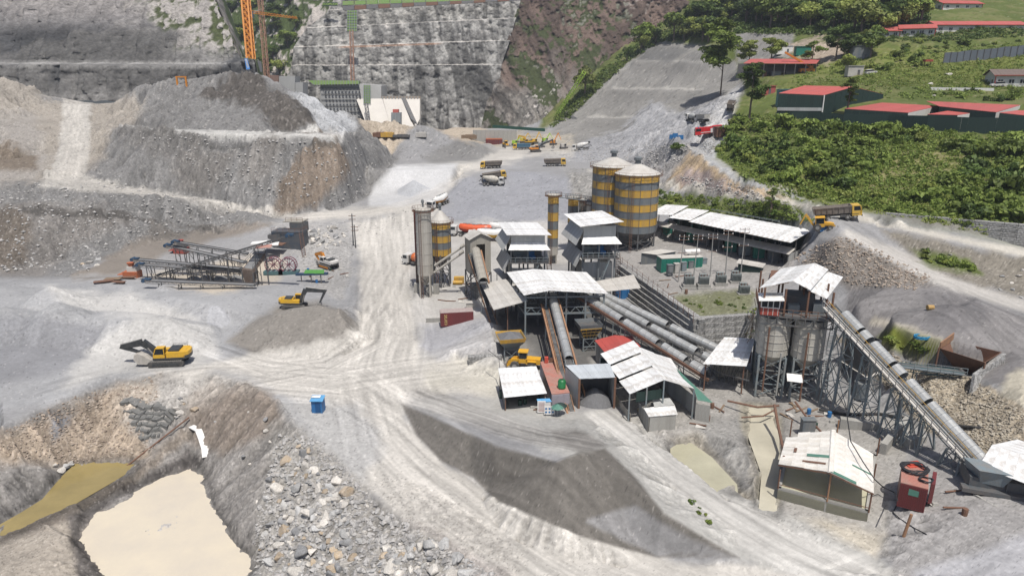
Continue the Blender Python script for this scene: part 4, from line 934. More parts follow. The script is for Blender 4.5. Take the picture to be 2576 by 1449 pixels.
def hopper(label, c, w, dp, zr, zb_, rim_m, cage=False, body=STG):
    t = thing('feed_hopper', label, 'hopper', (c.x, c.y, 0)); c = Vector((c.x, c.y, 0))
    q = lambda x, y, z: c + rot2(x, y, .2) + Vector((0,0,z))
    def ringq(a, b, z): return [q(-a,-b,z), q(a,-b,z), q(a,b,z), q(-a,b,z)]
    part('funnel', MB().hexa(ringq(w*.24, dp*.24, zb_), ringq(w*.5, dp*.5, zr-.55)), body, t)
    mb = MB(); T = ringq(w*.5, dp*.5, zr-.55); T2 = ringq(w*.54, dp*.54, zr+.2)
    for i in range(4):
        j = (i+1) % 4; inn = Vector((0,0,0)); mb.hexa([T[i],T[j],T[j]+(c+Vector((0,0,zr))-T[j])*.03,T[i]+(c+Vector((0,0,zr))-T[i])*.03],[T2[i],T2[j],T2[j]+(c+Vector((0,0,zr))-T2[j])*.03,T2[i]+(c+Vector((0,0,zr))-T2[i])*.03])
    part('rim', mb, rim_m, t)
    if not cage: part('gravel_load', MB().add(ringq(w*.49, dp*.49, zr-.2)+[c+Vector((0,0,zr+.9))], [(0,1,4),(1,2,4),(2,3,4),(3,0,4)]), GM2, t)
    mb = MB()
    if cage:
        for i in range(5):
            f = i/4; mb.beam(T[0].lerp(T[1],f)+Vector((0,-.1,0)), q((f-.5)*w*.5, -dp*.3, zb_), .09); 
        for f in (0,.33,.66): mb.beam(T[0].lerp(q(-w*.25,-dp*.27,zb_),f)+Vector((0,-.1,0)), T[1].lerp(q(w*.25,-dp*.27,zb_),f)+Vector((0,-.1,0)), .09)
        part('cage', mb, YEL, t); mb = MB()
    for x in (-1,1):
        for y in (-1,1):
            part('leg', MB().beam(q(x*w*.3,y*dp*.3,-.2), q(x*w*.3,y*dp*.3,zb_+.8), .22), STG, t)
    for y in (-1,1):
        mb = MB()
        for z in (.4, .98): mb.beam(q(-w*.3,y*dp*.3,zb_*z), q(w*.3,y*dp*.3,zb_*z), .14)
        mb.beam(q(-w*.3,y*dp*.3,0), q(w*.3,y*dp*.3,zb_), .08); mb.beam(q(w*.3,y*dp*.3,0), q(-w*.3,y*dp*.3,zb_), .08)
        part('brace', mb, STG, t)
    return t
GM2 = mat('grey_gravel_load', (.16,.16,.165), .95, 0, (.10,.10,.10), 2, .7, bump=.5)
c_ = P(1284,903,0); hopper('feed hopper with a bright yellow rim holding grey gravel', c_, 4.4, 4.2, B(1282,845,c_.y).z, B(1282,872,c_.y).z, YEL)
c_ = P(1478,880,0); hopper('feed hopper wrapped in a yellow bar cage under the station roof', c_, 4.0, 3.6, B(1478,812,c_.y).z, B(1478,846,c_.y).z, GST, cage=True, body=STD)
for i in range(3):
    q = P(1556+i*14, 752, 1.2); solo('blue_tank', MB().box(q+Vector((0,1,1.1)), (1.7,2.2,2.2), .2).tube(q+Vector((-.9,0,2.0)), q+Vector((-.9,1.8,2.0)), .3), BLUE, ('first','middle','last')[i]+' of the blue steel tanks under the dusty lean-to roof', 'tank', 'blue tanks beneath the lean-to roof')
# belts leaving the station
conveyor('covered_conveyor', 'silver hooped conveyor descending from the feed station to the sand tunnel', P(1391,755,8.6), P(1456,1000,1.4), 1.1, .8, [(.02,.66)], .78, 1.15, rail_m=STG, side=-1, legs=(.3,.5,.7), gr=ORR)
conveyor('bare_conveyor', 'orange rusty belt frame lying alongside the red roofed container', P(1372,766,7.8), P(1441,1044,.4), .7, .6, None, rail_m=ORR, side=1, gr=ORR, legs=(.35,.6,.8))
for a_, b_, lab, cv in ((P(1462,744,8.7), P(1792,952,1.6), 'front one of the three parallel hooped conveyors, with a rusty rail along it', [(.01,.34),(.37,.62),(.66,.82),(.86,.96)]),
                    (P(1496,748,7.6), P(1812,920,1.9), 'middle one of the three parallel hooped conveyors', [(.01,.46),(.49,.83),(.88,.97)]),
                    (P(1512,742,7.4), P(1846,900,1.9), 'rear one of the three parallel hooped conveyors, nearest the gabion wall', [(.01,.53),(.56,.97)])):
    conveyor('covered_conveyor', lab, a_, b_, 1.2, .9, cv, .82, 1.3, rail_m=STD, side=1 if 'front' in lab else None, legs=(.2,.4,.6,.8,.95), group='three parallel covered conveyors', gr=RUST, walk=None)
# ---------------- mixing towers
def mixing(label, FL, FR, BL, BR, zs, wall_z, group='mixing towers', skirts=2, stairs=True, left_low=True):
    t = thing('mixing_tower', label, 'building', (FL.x, FL.y, 0)); 
    Uv = FR-FL; w = math.hypot(Uv.x, Uv.y); Vv = BL-FL; dp = math.hypot(Vv.x, Vv.y); Uv = Vector((Uv.x,Uv.y,0))/w; Vv = Vector((Vv.x,Vv.y,0))/dp
    q = lambda u, v, z: Vector((FL.x,FL.y,0)) + Uv*u + Vv*v + Vector((0,0,z))
    strips(t, [BL, BR, FR, FL], 8, ZINC)
    i_ = 1.1; z0, z1, z2, z3 = zs      # wall top, upper wall bottom, deck, lower wall top
    W_, D_ = w-i_, dp-1.2
    wallp(t, q(i_,1.4,0), q(W_,1.4,0), z1, z0, 7, ZWALL); wallp(t, q(i_,D_,0), q(i_,1.4,0), z1, z0-.1, 7, ZWALL); wallp(t, q(W_,1.4,0), q(W_,D_,0), z1, z0-.1, 7, ZWALL); wallp(t, q(W_,D_,0), q(i_,D_,0), z1, z0, 7, ZWALL)
    # flared skirts
    strips(t, [q(i_,1.35,z1+.9), q(W_,1.35,z1+.9), q(W_+.9,-.1,z1-.35), q(i_-.8,-.1,z1-.35)], 8, ZINC, name='skirt_sheet')
    strips(t, [q(i_-.05,D_,z1+2.2), q(i_-.05,1.3,z1+2.2), q(i_-1.9,0,z1-.6), q(i_-1.9,D_,z1-.6)], 6, ZWALL, name='skirt_sheet')
    strips(t, [q(i_-.05,D_,z2+1.2), q(i_-.05,1.3,z2+1.2), q(i_-1.7,.6,z2-1.8), q(i_-1.7,D_,z2-1.8)], 6, ZWALL, name='skirt_sheet')
    for u in (i_, (i_+W_)/2, W_):
        for v in (1.4, dp/2, D_):
            part('column', MB().beam(q(u,v,0), q(u,v,z1+.2), .34), GST, t)
    part('deck', MB().hexa([q(i_-.4,.3,z2), q(W_+.6,.3,z2), q(W_+.6,D_,z2), q(i_-.4,D_,z2)], [q(i_-.4,.3,z2+.2), q(W_+.6,.3,z2+.2), q(W_+.6,D_,z2+.2), q(i_-.4,D_,z2+.2)]), STD, t)
    mb = MB(); rail(mb, [q(i_-.4,.3,z2+.2), q(W_+.6,.3,z2+.2), q(W_+.6,3,z2+.2)], post=1.1, r=.04); part('guard_rail', mb, STG, t)
    for k in range(4):
        u = i_+1.2+k*(W_-i_-2)/3.4; part('mixer_machine', MB().box(q(u+.4,4,z2+1.1), (1.5,1.6,1.8), .2).tube(q(u,2.6,z2+.8), q(u+1.2,2.6,z2+.8), .45), (STG,GST,BLUE,STD)[k], t)
    wallp(t, q(i_+.4,2.2,0), q(W_-.2,2.2,0), wall_z, z3, 6, ZWALL); wallp(t, q(i_+.4,D_,0), q(i_+.4,2.2,0), wall_z, z3, 5, ZWALL); wallp(t, q(W_-.2,2.2,0), q(W_-.2,D_,0), wall_z, z3, 5, ZWALL)
    part('back_wall', MB().hexa([q(i_,5.5,z2+.3), q(W_,5.5,z2+.3), q(W_,5.6,z2+.3), q(i_,5.6,z2+.3)], [q(i_,5.5,z1), q(W_,5.5,z1), q(W_,5.6,z1), q(i_,5.6,z1)]), STD, t)
    if stairs:
        mb = MB(); stair(mb, q(i_+2.2,1.3,wall_z+1), q(W_-1.2,.9,z2), n=16); part('stairs', mb, STG, t)
        mb = MB(); stair(mb, q(W_+1.0,2,z2-.2), q(W_+3.0,8,1.5), n=16); part('stairs', mb, RUST, t)
    return t
mixing('lower of the two mixing towers, square white roof and railed deck', P(1275,592,17.2), P(1388,592,17.2), P(1252,559,17.4), P(1352,560,17.4), (17.1,14.4,11.0,9.6), 1)
mixing('taller of the two mixing towers, white roof beside the striped silos', P(1460,571,19.2), P(1570,558,20.2), P(1418,539,19.4), P(1514,530,20.6), (19.1,15.9,12.3,11.2), 1)
lr = thing('lean_to_roof', 'narrow dusty roof strip between hoist tower and lower mixing tower', 'roof', P(1262,690,5))
strips(lr, [P(1240,678,6), P(1256,674,6), P(1302,716,6), P(1282,722,6)], 3, ZINCD)
for p in ((1250,684),(1290,716)): part('post', MB().beam(P(*p,5.9), Vector((P(*p,5.9).x, P(*p,5.9).y, 0)), .15), STD, lr)
# ---------------- long generator shed
ls = thing('generator_shed', 'long open generator shed with silvery roof in stepped sections', 'building', P(1850,640,9))
strips(ls, [P(1787,534,16), P(2045,579,16), P(1989,611,15), P(1732,558,15)], 22, ZINC)
strips(ls, [P(1729,525,16.1), P(1784,530,16.1), P(1736,555,15.3), P(1682,548,15.3)], 5, ZINC)
strips(ls, [P(1674,515,16.2), P(1732,518,16.2), P(1692,541,15.4), P(1627,540,15.4)], 5, ZINC)
strips(ls, [P(1634,552,12.9), P(2003,625,12.9), P(1985,641,12.2), P(1614,559,12.2)], 26, ZINCD)
Fa, Fb = P(1640,560,12.2), P(1983,640,12.2); Ba, Bb = P(1690,524,15.8), P(2035,583,15.8)
for i in range(12):
    f = i/11; a = Fa.lerp(Fb, f); b = Ba.lerp(Bb, f); g = 8.4
    part('column', MB().beam(U(a, g), U(a, 12.2), .2), STD, ls); part('column', MB().beam(U(b, g+1), U(b, 15.7), .2), STD, ls)
    m = a.lerp(b, .35); part('column', MB().beam(U(m, g), U(m, 15), .18), STD, ls)
for i in range(10):
    f = (i+.5)/10; a = Fa.lerp(Fb, f).lerp(Ba.lerp(Bb, f), .55)
    part('generator_set', MB().box(U(a, 10.1), (2.6,3.4,2.6), -.25).box(U(a, 11.6), (1.4,1.4,.6), -.25).tube(U(a,11.6), U(a,13.0), .15), (GRNP,STG,GRNP,GST,STD)[i % 5], ls)
wallp(ls, U(Ba.lerp(Bb,.02),0), U(Bb,0), 9, 15.4, 16, DGRN, 'back_panel')
wallp(ls, U(Fa.lerp(Ba,.5),0), U(Fb.lerp(Bb,.5),0), 8.6, 9.9, 16, STD, 'low_panel'); wallp(ls, U(Fb,0), U(Bb,0), 9, 12.2, 4, ZWALL, 'end_panel')
mb = MB(); rail(mb, [U(Fa,10), U(Fa.lerp(Fb,.45),10)], post=1.3); part('guard_rail', mb, RUST, ls)
mb = MB(); rail(mb, [P(1790,530,16.6), P(1960,560,16.6)], h=.4); part('ridge_pipe', mb, STG, ls)
sg_ = P(2085,583,17.8); st_ = solo('blue_sign', MB().box(B(2072,576,141), (1.4,.1,1.2)).beam(B(2072,582,141), B(2072,592,141), .1), BLUE, 'plain blue sign plate at the end of the generator shed', 'sign')
# ---------------- terrace: hut, container, cabinets, transformers, poles
def hut(name, label, cat, FLq, FRq, BRq, BLq, zb0, wm, rm, n=5, inset=.3, group=None, open_front=False):
    t = thing(name, label, cat, (FLq.x, FLq.y, zb0), 0, group); strips(t, [BLq, BRq, FRq, FLq], n, rm)
    c = (FLq+FRq+BRq+BLq)/4; K = [p + (c-p).normalized()*inset*1.4 for p in (FLq, FRq, BRq, BLq)]
    for i in range(4):
        a, b = K[i], K[(i+1) % 4]
        if open_front and i == 0: continue
        mb = MB(); d = (b-a); nn = Vector((-d.y,d.x,0)).normalized()*.08
        mb.hexa([U(a,zb0), U(b,zb0), U(b,zb0)+nn, U(a,zb0)+nn], [a-Vector((0,0,.07)), b-Vector((0,0,.07)), b-Vector((0,0,.07))+nn, a-Vector((0,0,.07))+nn]); part('wall', mb, wm, t)
    return t, K
hut('switch_hut', 'small grey clad hut under a slanting roof beside the green container', 'hut', P(1609,636,10), P(1652,641,10), P(1704,632,10.4), P(1662,627,10.4), 7, GST, ZINCD)
def gbox(t, nm, px, py, z, w, d, h, m, rz=0): q = P(px, py, z); part(nm, MB().box(q+Vector((0,d/2,h/2)), (w,d,h), rz), m, t)
gc = thing('green_container', 'green generator container with cream top and a white tank on it', 'container', P(1712,690,7.2))
q = P(1712,684,7.2); rzc = .16
part('body', MB().box(q+Vector((0,1.6,1.55)), (9.6,3.0,3.1), rzc), GRNP, gc); part('top_plate', MB().box(q+Vector((0,1.6,3.15)), (9.7,3.1,.12), rzc), ZINCD, gc)
part('silencer', MB().tube(q+Vector((1.2,2.4,3.9)), q+Vector((4.6,3.0,3.9)), .62), WHT, gc); part('silencer_stand', MB().box(q+Vector((2,2.4,3.4)), (.3,.8,.5)).box(q+Vector((4,2.8,3.4)), (.3,.8,.5)), STD, gc)
for i in range(12): part('rib', MB().box(q+rot2(-4.4+i*.8,-1.55,rzc)+Vector((0,1.6,1.5)), (.12,.08,2.8), rzc), GRNP, gc)
for i in range(6):
    q = P(1684+i*17, 692-i*3.4, 7.2); t = solo('control_cabinet', MB().box(q+Vector((0,0,1.15)), (1.15,1.0,2.3), .2).box(q+Vector((0,0,2.33)), (1.3,1.15,.08), .2).box(q+Vector((.1,-.53,1.2)), (.8,.04,1.7), .2), (GST,ZINCD,STG)[i % 3], ('first','second','third','fourth','fifth','sixth')[i]+' grey control cabinet in the row before the green container, from the hut', 'cabinet', 'control cabinets before the green container')
WF = mat('transformer_grey', (.20,.225,.22), .6, 0, (.13,.13,.12), 1, .7)
for i, (px, py) in enumerate(((1732,722),(1769,722),(1812,718),(1850,714),(1870,745))):
    q = P(px, py, 6.9 if i < 4 else 6.2); t = thing('transformer', ('first','second','third','fourth')[i]+' grey oil transformer along the block plinth, counted from the green container' if i < 4 else 'grey oil transformer alone on a stepped concrete block', 'transformer', q, 0, 'power transformers on the terrace')
    part('tank', MB().box((0,0,1.5), (2.0,1.1,1.5)), WF, t, world=False); part('plinth', MB().box((0,0,.35), (2.6,1.8,.75)).box((0,0,-.2), (3.2,2.4,.5)), CONC, t, world=False)
    for s in (-1,1):
        for k in range(7): part('cooling_fin', MB().box((-.8+k*.27, s*.75, 1.45), (.06,.4,1.2)), WF, t, world=False)
    for k in range(3): part('bushing', MB().tube((-.6+k*.6,0,2.2), (-.6+k*.6,0,2.75), .09, .05, 8), mat('brown_ceramic', (.12,.05,.03), .3), t, world=False)
    part('oil_drum', MB().tube((-.9,.35,2.6), (.5,.35,2.6), .25), WF, t, world=False)
POLE = mat('galvanised_pole', (.33,.33,.31), .6, 0, (.22,.20,.18), 1, .6)
for i, (tx, ty, bx_, by_) in enumerate(((1722,592,1706,708),(1757,591,1744,703),(1794,589,1786,700),(1833,578,1824,703),(1875,574,1862,702))):
    q = P(bx_, by_, 7); zt_ = B(tx, ty, q.y).z; top = Vector((XP(tx, q.y, zt_), q.y, zt_))
    t = thing('power_pole', ('first','second','third','fourth','fifth')[i]+' slim power pole on the transformer terrace, counted from the green container', 'power pole', q, 0, 'power poles on the terrace')
    part('mast', MB().tube(q, top, .14, .08, 8), POLE, t)
    for k, zz in enumerate((.3, 1.0, 3.8)):
        c = top - (top-q).normalized()*zz; part('crossarm', MB().beam(c-Vector((1.1,0,0)), c+Vector((1.1,0,0)), .1), RUST, t)
        for s in (-1,0,1): part('insulator', MB().tube(c+Vector((s*.95,0,.05)), c+Vector((s*.95,0,.4)), .09, .05, 6), WHT, t)
hut('lean_to_shed', 'low open lean-to with pale roof below the generator shed', 'shed', P(1852,662,9.6), P(1919,674,9.6), P(1927,663,10), P(1859,651,10), 7.6, DGRN, ZINCD)
hut('rusty_tank', 'rust brown open steel bin beyond the transformer terrace', 'bin', P(1936,700,9.4), P(1990,700,9.4), P(1992,680,9.4), P(1940,680,9.4), 7.2, RUST, RUST, 2)
solo('yellow_drum', MB().lathe(P(2008,668,9.6), [(.4,0),(.4,1.3)], 12), YEL, 'yellow drum standing at the dark end of the generator shed', 'drum')
# gabion terraces: baskets one by one
def gabion(label, a, b, z0, rows, h, setback, blen, out):
    a = Vector(a); b = Vector(b); a.z = b.z = 0; t = thing('gabion_wall', label, 'retaining wall', (a.x,a.y,z0)); d = b-a; L = d.length; d /= L; nrm = Vector((d.y,-d.x,0))*out; a = a+nrm*.7
    for r in range(rows):
        n = max(1, int(L/blen)); off = (r % 2)*.5
        for i in range(n):
            s0 = i*L/n; s1 = (i+1)*L/n-.05; p = a+d*s0 - nrm*setback*r; q = a+d*s1 - nrm*setback*r; dp = -nrm*1.3
            j = [Vector((rnd.uniform(-.06,.06), rnd.uniform(-.06,.06), rnd.uniform(-.03,.04))) for _ in range(4)]
            zz = Vector((0,0,z0+r*h)); up = Vector((0,0,h-.04))
            mb = MB().hexa([p+zz+j[0], q+zz+j[1], q+zz+dp, p+zz+dp], [p+zz+up+j[2], q+zz+up+j[3], q+zz+up+dp, p+zz+up+dp])
            part('stone_basket', mb, STONE, t, at=(p+q)/2+zz)
    return t
def flatp(px, py, z): p = P(px, py, z); return p
gabion('stepped gabion wall under the terrace edge, the flank along the hooped conveyors', flatp(1544,722,1.2), flatp(1743,880,.9), .6, 6, 1.0, .3, 2.0, 1)
gabion('stepped gabion wall under the transformer terrace, facing the silo block', flatp(1743,880,.9), flatp(1900,868,.9), .6, 6, 1.0, .3, 2.0, 1)
gabion('long low gabion wall beside the upper hill road', flatp(2225,552,19.2), flatp(2590,618,16.6), 16.0, 5, .9, .35, 2.2, 1)
gabion('short gabion wall half hidden by bushes behind the generator shed', P(1790,522,14), P(1935,548,15.2), 13.4, 3, .9, .4, 2.2, 1)
# pipes and hoses draped on the terrace
ps = thing('scaffold_fence', 'thin bent pipe fence with loose cables along the terrace edge', 'fence', P(1640,720,6.5))
for i in range(16):
    f = i/15; q = P(1552+192*f, 652+150*f, 6.9); part('post', MB().beam(U(q,6.3), U(q,8.3)+Vector((rnd.uniform(-.2,.2),0,0)), .07), RUST, ps)
mb = MB()
for z in (7.3, 8.0): mb.pipe([U(P(1552+192*f, 652+150*f, 6.9), z+rnd.uniform(-.08,.08)) for f in [k/15 for k in range(16)]], .03, 5)
part('cable', mb, RUST, ps)
# ---------------- silo block on legs
sb = thing('silo_block', 'tall aggregate silo block with four round bins on braced legs and white roof', 'batching plant', P(1990,1000,0))
YS = 99.0
def SBp(u, v, z): return Vector((XP(1943, 100.5, 8), 100.5, 0)) + Vector((1,-.28,0)).normalized()*u + Vector((.28,1,0)).normalized()*v + Vector((0,0,z))
zc0, zc1 = B(1943,894,99).z, B(1943,800,99).z
for k, (u, v) in enumerate(((0,0),(5.1,0),(.0,5.3),(5.1,5.3))):
    c = SBp(u, v, 0); r = 2.38
    for i in range(5):
        a = zc0+(zc1-zc0)*i/5; part('bin_ring', MB().lathe(U(c,0), [(r,a),(r,a+(zc1-zc0)/5-.1),(r+.07,a+(zc1-zc0)/5-.1),(r+.07,a+(zc1-zc0)/5)], 30), SILC, sb, at=U(c,a))
    part('bin_cone', MB().lathe(U(c,0), [(.5,zc0-2.4),(r-.03,zc0-.02)], 26), SILC, sb); part('bin_lid', MB().lathe(U(c,0), [(r-.1,zc1),(r-.1,zc1+.1)], 26), STD, sb)
    mb = MB()
    for i in range(10):
        th = 2*math.pi*i/10; e = Vector((math.cos(th),math.sin(th),0))*(r+.03); mb.beam(c+e+Vector((0,0,zc0)), c+e+Vector((0,0,zc1)), .07)
    part('bin_seam', mb, SILC, sb)
    mb = MB(); lattice(mb, (c.x,c.y), 3.9, -.3, zc0-.1, .3, .13, 2.3, -.27); part('leg_frame', mb, STG, sb)
    part('bin_gate', MB().box(U(c, zc0-2.8), (1.2,1.2,.9)), STD, sb)
    part('gate_belt', MB().box(U(c, 3.2), (3.6,1.2,.3), -.27), STD, sb)
for (u, m, h0, h1, nm) in ((-1.0,RUST,1,zc1-1.2,'drain_pipe'),(1.1,POLE,.6,zc0+1,'drain_pipe'),(4.6,RUST,-.2,zc1-1.6,'drain_pipe')):
    part(nm, MB().tube(SBp(u,-2.75,h0), SBp(u,-2.75,h1), .15, n=8), m, sb)
zf = zc1+.4; zr0 = 17.4
mb = MB(); mb.hexa([SBp(-2.6,-2.6,zf), SBp(7.9,-2.6,zf), SBp(7.9,8,zf), SBp(-2.6,8,zf)], [SBp(-2.6,-2.6,zf+.25), SBp(7.9,-2.6,zf+.25), SBp(7.9,8,zf+.25), SBp(-2.6,8,zf+.25)]); part('deck', mb, STD, sb)
mb = MB(); rail(mb, [SBp(-2.6,8,zf+.25), SBp(-2.6,-2.6,zf+.25), SBp(7.9,-2.6,zf+.25), SBp(7.9,8,zf+.25)], post=1.1); part('guard_rail', mb, RUST, sb)
mb = MB()
for k in range(9):
    mb.beam(SBp(-2.6+k*1.3,-2.62,zf-1.1), SBp(-2.6+k*1.3,-2.62,zf), .14); mb.beam(SBp(-2.6+k*1.3,-2.62,zf-1.1 if k % 2 else zf), SBp(-1.3+k*1.3 if k < 8 else 7.9,-2.62,zf if k % 2 else zf-1.1), .09)
mb.beam(SBp(-2.6,-2.62,zf-1.1), SBp(7.9,-2.62,zf-1.1), .2); part('deck_truss', mb, STD, sb)
for u in (-2.2, .8, 4, 7.4):
    for v in (-2.2, 2.6, 7.4): part('column', MB().beam(SBp(u,v,zf), SBp(u,v,zr0+.4), .24), RUST, sb)
for u, v, w_, d_, h_, m in ((3.5,3,4,4,2.2,STD),(6,1,1.6,2.4,1.6,GST),(2.4,0,1.6,1.4,1.3,STG),(5,5.5,2,2,2.8,STD)): part('machine', MB().box(SBp(u,v,zf+.25+h_/2), (w_,d_,h_), -.27), m, sb)
strips(sb, [P(1964,676,18.2), P(2050,662,19.8), P(1994,707,19.2), P(1910,725,17.6)], 6, ZINC)
strips(sb, [P(2050,662,19.8), P(2084,678,18.5), P(2039,730,18.0), P(1994,707,19.2)], 3, ZINC)
strips(sb, [P(2083,684,18.1), P(2121,697,16.6), P(2080,752,16.2), P(2030,729,17.7)], 3, ZINC)
cq = SBp(-1.5,-2.5,0); cz = zf+.3
part('cabin_wall', MB().box(SBp(-1.25,-1.6,cz+.6), (2.7,2.2,1.2), -.27), mat('brick_red_panel', (.33,.06,.04), .6, 0, (.22,.05,.04), 1.5, .5), sb)
part('cabin_window', MB().box(SBp(-1.25,-1.6,cz+1.85), (2.55,2.05,1.25), -.27), GLS, sb)
mb = MB()
for u in (-2.55,-1.6,-.85,.05):
    mb.beam(SBp(u,-2.72,cz+1.2), SBp(u,-2.72,cz+2.5), .12)
for z in (1.22, 2.48): mb.beam(SBp(-2.6,-2.72,cz+z), SBp(.1,-2.72,cz+z), .12)
for u in (-2.2,-1.5,-.8,-.1): mb.beam(SBp(u,-2.73,cz+.05), SBp(u,-2.73,cz+1.15), .06)
part('cabin_frame', mb, WHT, sb)
part('cabin_roof', MB().sheet([SBp(-3.0,-.2,cz+2.7), SBp(.6,-.2,cz+3.0), SBp(.6,-3.4,cz+2.7), SBp(-3.0,-3.4,cz+2.4)]), ZINC, sb)
part('canopy_sheet', MB().sheet([SBp(2.2,-3.0,4.6), SBp(4.4,-3.0,4.6), SBp(4.4,-4.6,4.0), SBp(2.2,-4.6,4.0)]), ZINC, sb)
mb = MB(); stair(mb, SBp(8.4,-1,zf), SBp(9.2,4.5,6.5)); stair(mb, SBp(9.2,4.5,6.5), SBp(8.2,-1.5,.3)); part('stairs', mb, STG, sb)
# transfer house
th_ = thing('transfer_house', 'white roofed transfer shed where the hooped conveyors meet the silo block', 'shed', P(1840,960,0))
strips(th_, [P(1822,848,5.2), P(1900,852,5.2), P(1878,921,4.8), P(1768,915,4.8)], 7, ZINC)
for p in ((1776,912),(1872,918),(1826,852),(1892,856)): q = P(*p, 4.8); part('post', MB().beam(U(q,-.2), U(q,4.8), .18), RUST, th_)
q = P(1845,960,.2); part('crusher_box', MB().box(q+Vector((0,3,1.4)), (4.6,3,2.6), -.1).box(q+Vector((1.6,1.4,.7)), (2.4,2,1.4)), TANW, th_)
mb = MB()
for i in range(9): a = P(1790+i*11, 930+i*3, 1.6); mb.beam(U(a,0), U(a,3.2), .14); mb.beam(U(a,.2), U(a+Vector((.7,0,0)),3), .08)
mb.beam(P(1785,930,2.4), P(1885,958,2.4), .18); part('brace', mb, STD, th_)
# bundle of leaning bamboo poles
for i in range(26):
    f = i/25; a = P(1868+30*f+rnd.uniform(-6,6), 862+rnd.uniform(-22,20), 1.2); b = P(1908+16*f+rnd.uniform(-5,5), 735+rnd.uniform(-12,30), 13.0+rnd.uniform(-1.5,1))
    a = Vector((a.x, a.y, zt(a.x,a.y)-.1)); b = Vector((SBp(-3.2,-1+f*4,0).x, SBp(-3.2,-1+f*4,0).y, rnd.uniform(9.5,14.5)))
    solo('leaning_pole', MB().tube(a, b, .06, .04, 6), WOOD if i % 3 else POLE, 'long thin brown pole leaning against the silo block beside the gabion wall', 'pole', 'bundle of poles leaning on the silo block')
# ---------------- long inclined conveyor
A_, B_ = P(2092,770,15.6), P(2492,1196,3.4)
cvt, a, b, d, sd, up = conveyor('inclined_conveyor', 'long inclined conveyor with silver hoops climbing to the silo block', A_, B_, 1.3, 1.1, None, rail_m=STG, walk=None)
ps_ = 1 if (sd.x > 0) else -1
for f0, f1 in ((.08,.20),(.215,.265),(.29,.42),(.435,.49),(.525,.64),(.655,.985)):
    n = max(1, round((f1-f0)*(b-a).length/1.0)) if f1-f0 > .06 else 1
    for i in range(n):
        g0 = f0+(f1-f0)*i/n; g1 = f0+(f1-f0)*(i+.97)/n; j = sd*ps_*.25+up*.35
        part('cover_hoop', MB().shell(a.lerp(b,g0)+j, a.lerp(b,g1)+j, .88, 10, -.9, math.pi+.9), GALV, cvt, at=a.lerp(b,g0)+j)
mb = MB(); o1 = sd*ps_*(-1.0); mb.beam(a+sd*ps_*-1.35, b+sd*ps_*-1.35, .75, .07); rail(mb, [a+sd*ps_*-1.7, b+sd*ps_*-1.7], h=1.0, r=.045, post=1.3); part('walkway', mb, ZINCD, cvt)
mb = MB(); mb.beam(a+sd*ps_*-.9+up*.9, b+sd*ps_*-.9+up*.9, .06); 
for i in range(26): p = a.lerp(b,i/25)+sd*ps_*-.9; mb.beam(p, p+up*.9, .05)
part('handrail', mb, YEL, cvt)
for i, f in enumerate((.13,.33,.53,.66,.86)):
    p = a.lerp(b, f) - up*1.1; g = zt(p.x, p.y)-.3
    t = thing('trestle', ('first','second','third','fourth','fifth')[i]+' grey lattice trestle under the inclined conveyor, counted down from the silo block', 'trestle', (p.x,p.y,g), 0, 'trestles of the inclined conveyor')
    ang_ = math.atan2(d.y, d.x)
    for sx_ in (-1,1):
        for sy_ in (-1,1):
            w0 = rot2(sx_*1.0, sy_*1.15, ang_); tp = p + rot2(sx_*.9, sy_*.8, ang_); 
            tp.z = (a.lerp(b, f) + d*(sx_*.9)).z-1.15; part('leg', MB().beam(Vector((p.x,p.y,g))+w0*1.35, tp, .22), STG, t)
    mb = MB(); n = max(1, int((p.z-g)/3.4))
    for i_ in range(n):
        z0, z1 = g+(p.z-g)*i_/n, g+(p.z-g)*(i_+1)/n
        s0 = 1.35-.4*i_/n; s1 = 1.35-.4*(i_+1)/n
        Kq = [rot2(x, y*1.15, ang_) for x, y in ((-1,-1),(1,-1),(1,1),(-1,1))]
        for j in range(4):
            u_, w_ = Kq[j], Kq[(j+1) % 4]; c0 = Vector((p.x,p.y,z0)); c1 = Vector((p.x,p.y,z1))
            mb.beam(c0+u_*s0, c1+w_*s1, .09); mb.beam(c0+w_*s0, c1+u_*s1, .09); mb.beam(c1+u_*s1, c1+w_*s1, .09)
    part('bracing', mb, STG, t)
# loading house at the bottom of it
lh = thing('loading_house', 'white hipped roof over dark machinery at the foot of the inclined conveyor', 'shed', P(2560,1240,2))
strips(lh, [P(2495,1119,6.0), P(2640,1165,6.6), P(2640,1240,5.4), P(2462,1170,5.2)], 6, ZINC); strips(lh, [P(2495,1119,6.0), P(2560,1105,5.4), P(2700,1150,5.4), P(2640,1165,6.6)], 5, ZINC)
for p in ((2475,1172),(2540,1195),(2620,1225),(2530,1130)): q = P(*p, 5.2); part('post', MB().beam(U(q, zt(q.x,q.y)-.2), U(q, 5.1), .2), STD, lh)
q = P(2555,1262,2.4); part('feeder', MB().box(q+Vector((0,3,1.0)), (7,4,1.6), -.35).box(q+Vector((-1,1,.4)), (8,1.2,.5), -.35), STD, lh)
part('skip', MB().hexa([q+Vector((-3,2,1.2)), q+Vector((-1,1,1.2)), q+Vector((-1,3,1.2)), q+Vector((-3,4,1.2))], [q+Vector((-3.6,1.6,3)), q+Vector((-.4,.4,3)), q+Vector((-.4,3.6,3)), q+Vector((-3.6,4.6,3))]), STG, lh)
part('kerb', MB().beam(P(2450,1245,2.2), P(2600,1330,2.2), .3, .4), CONC, lh)
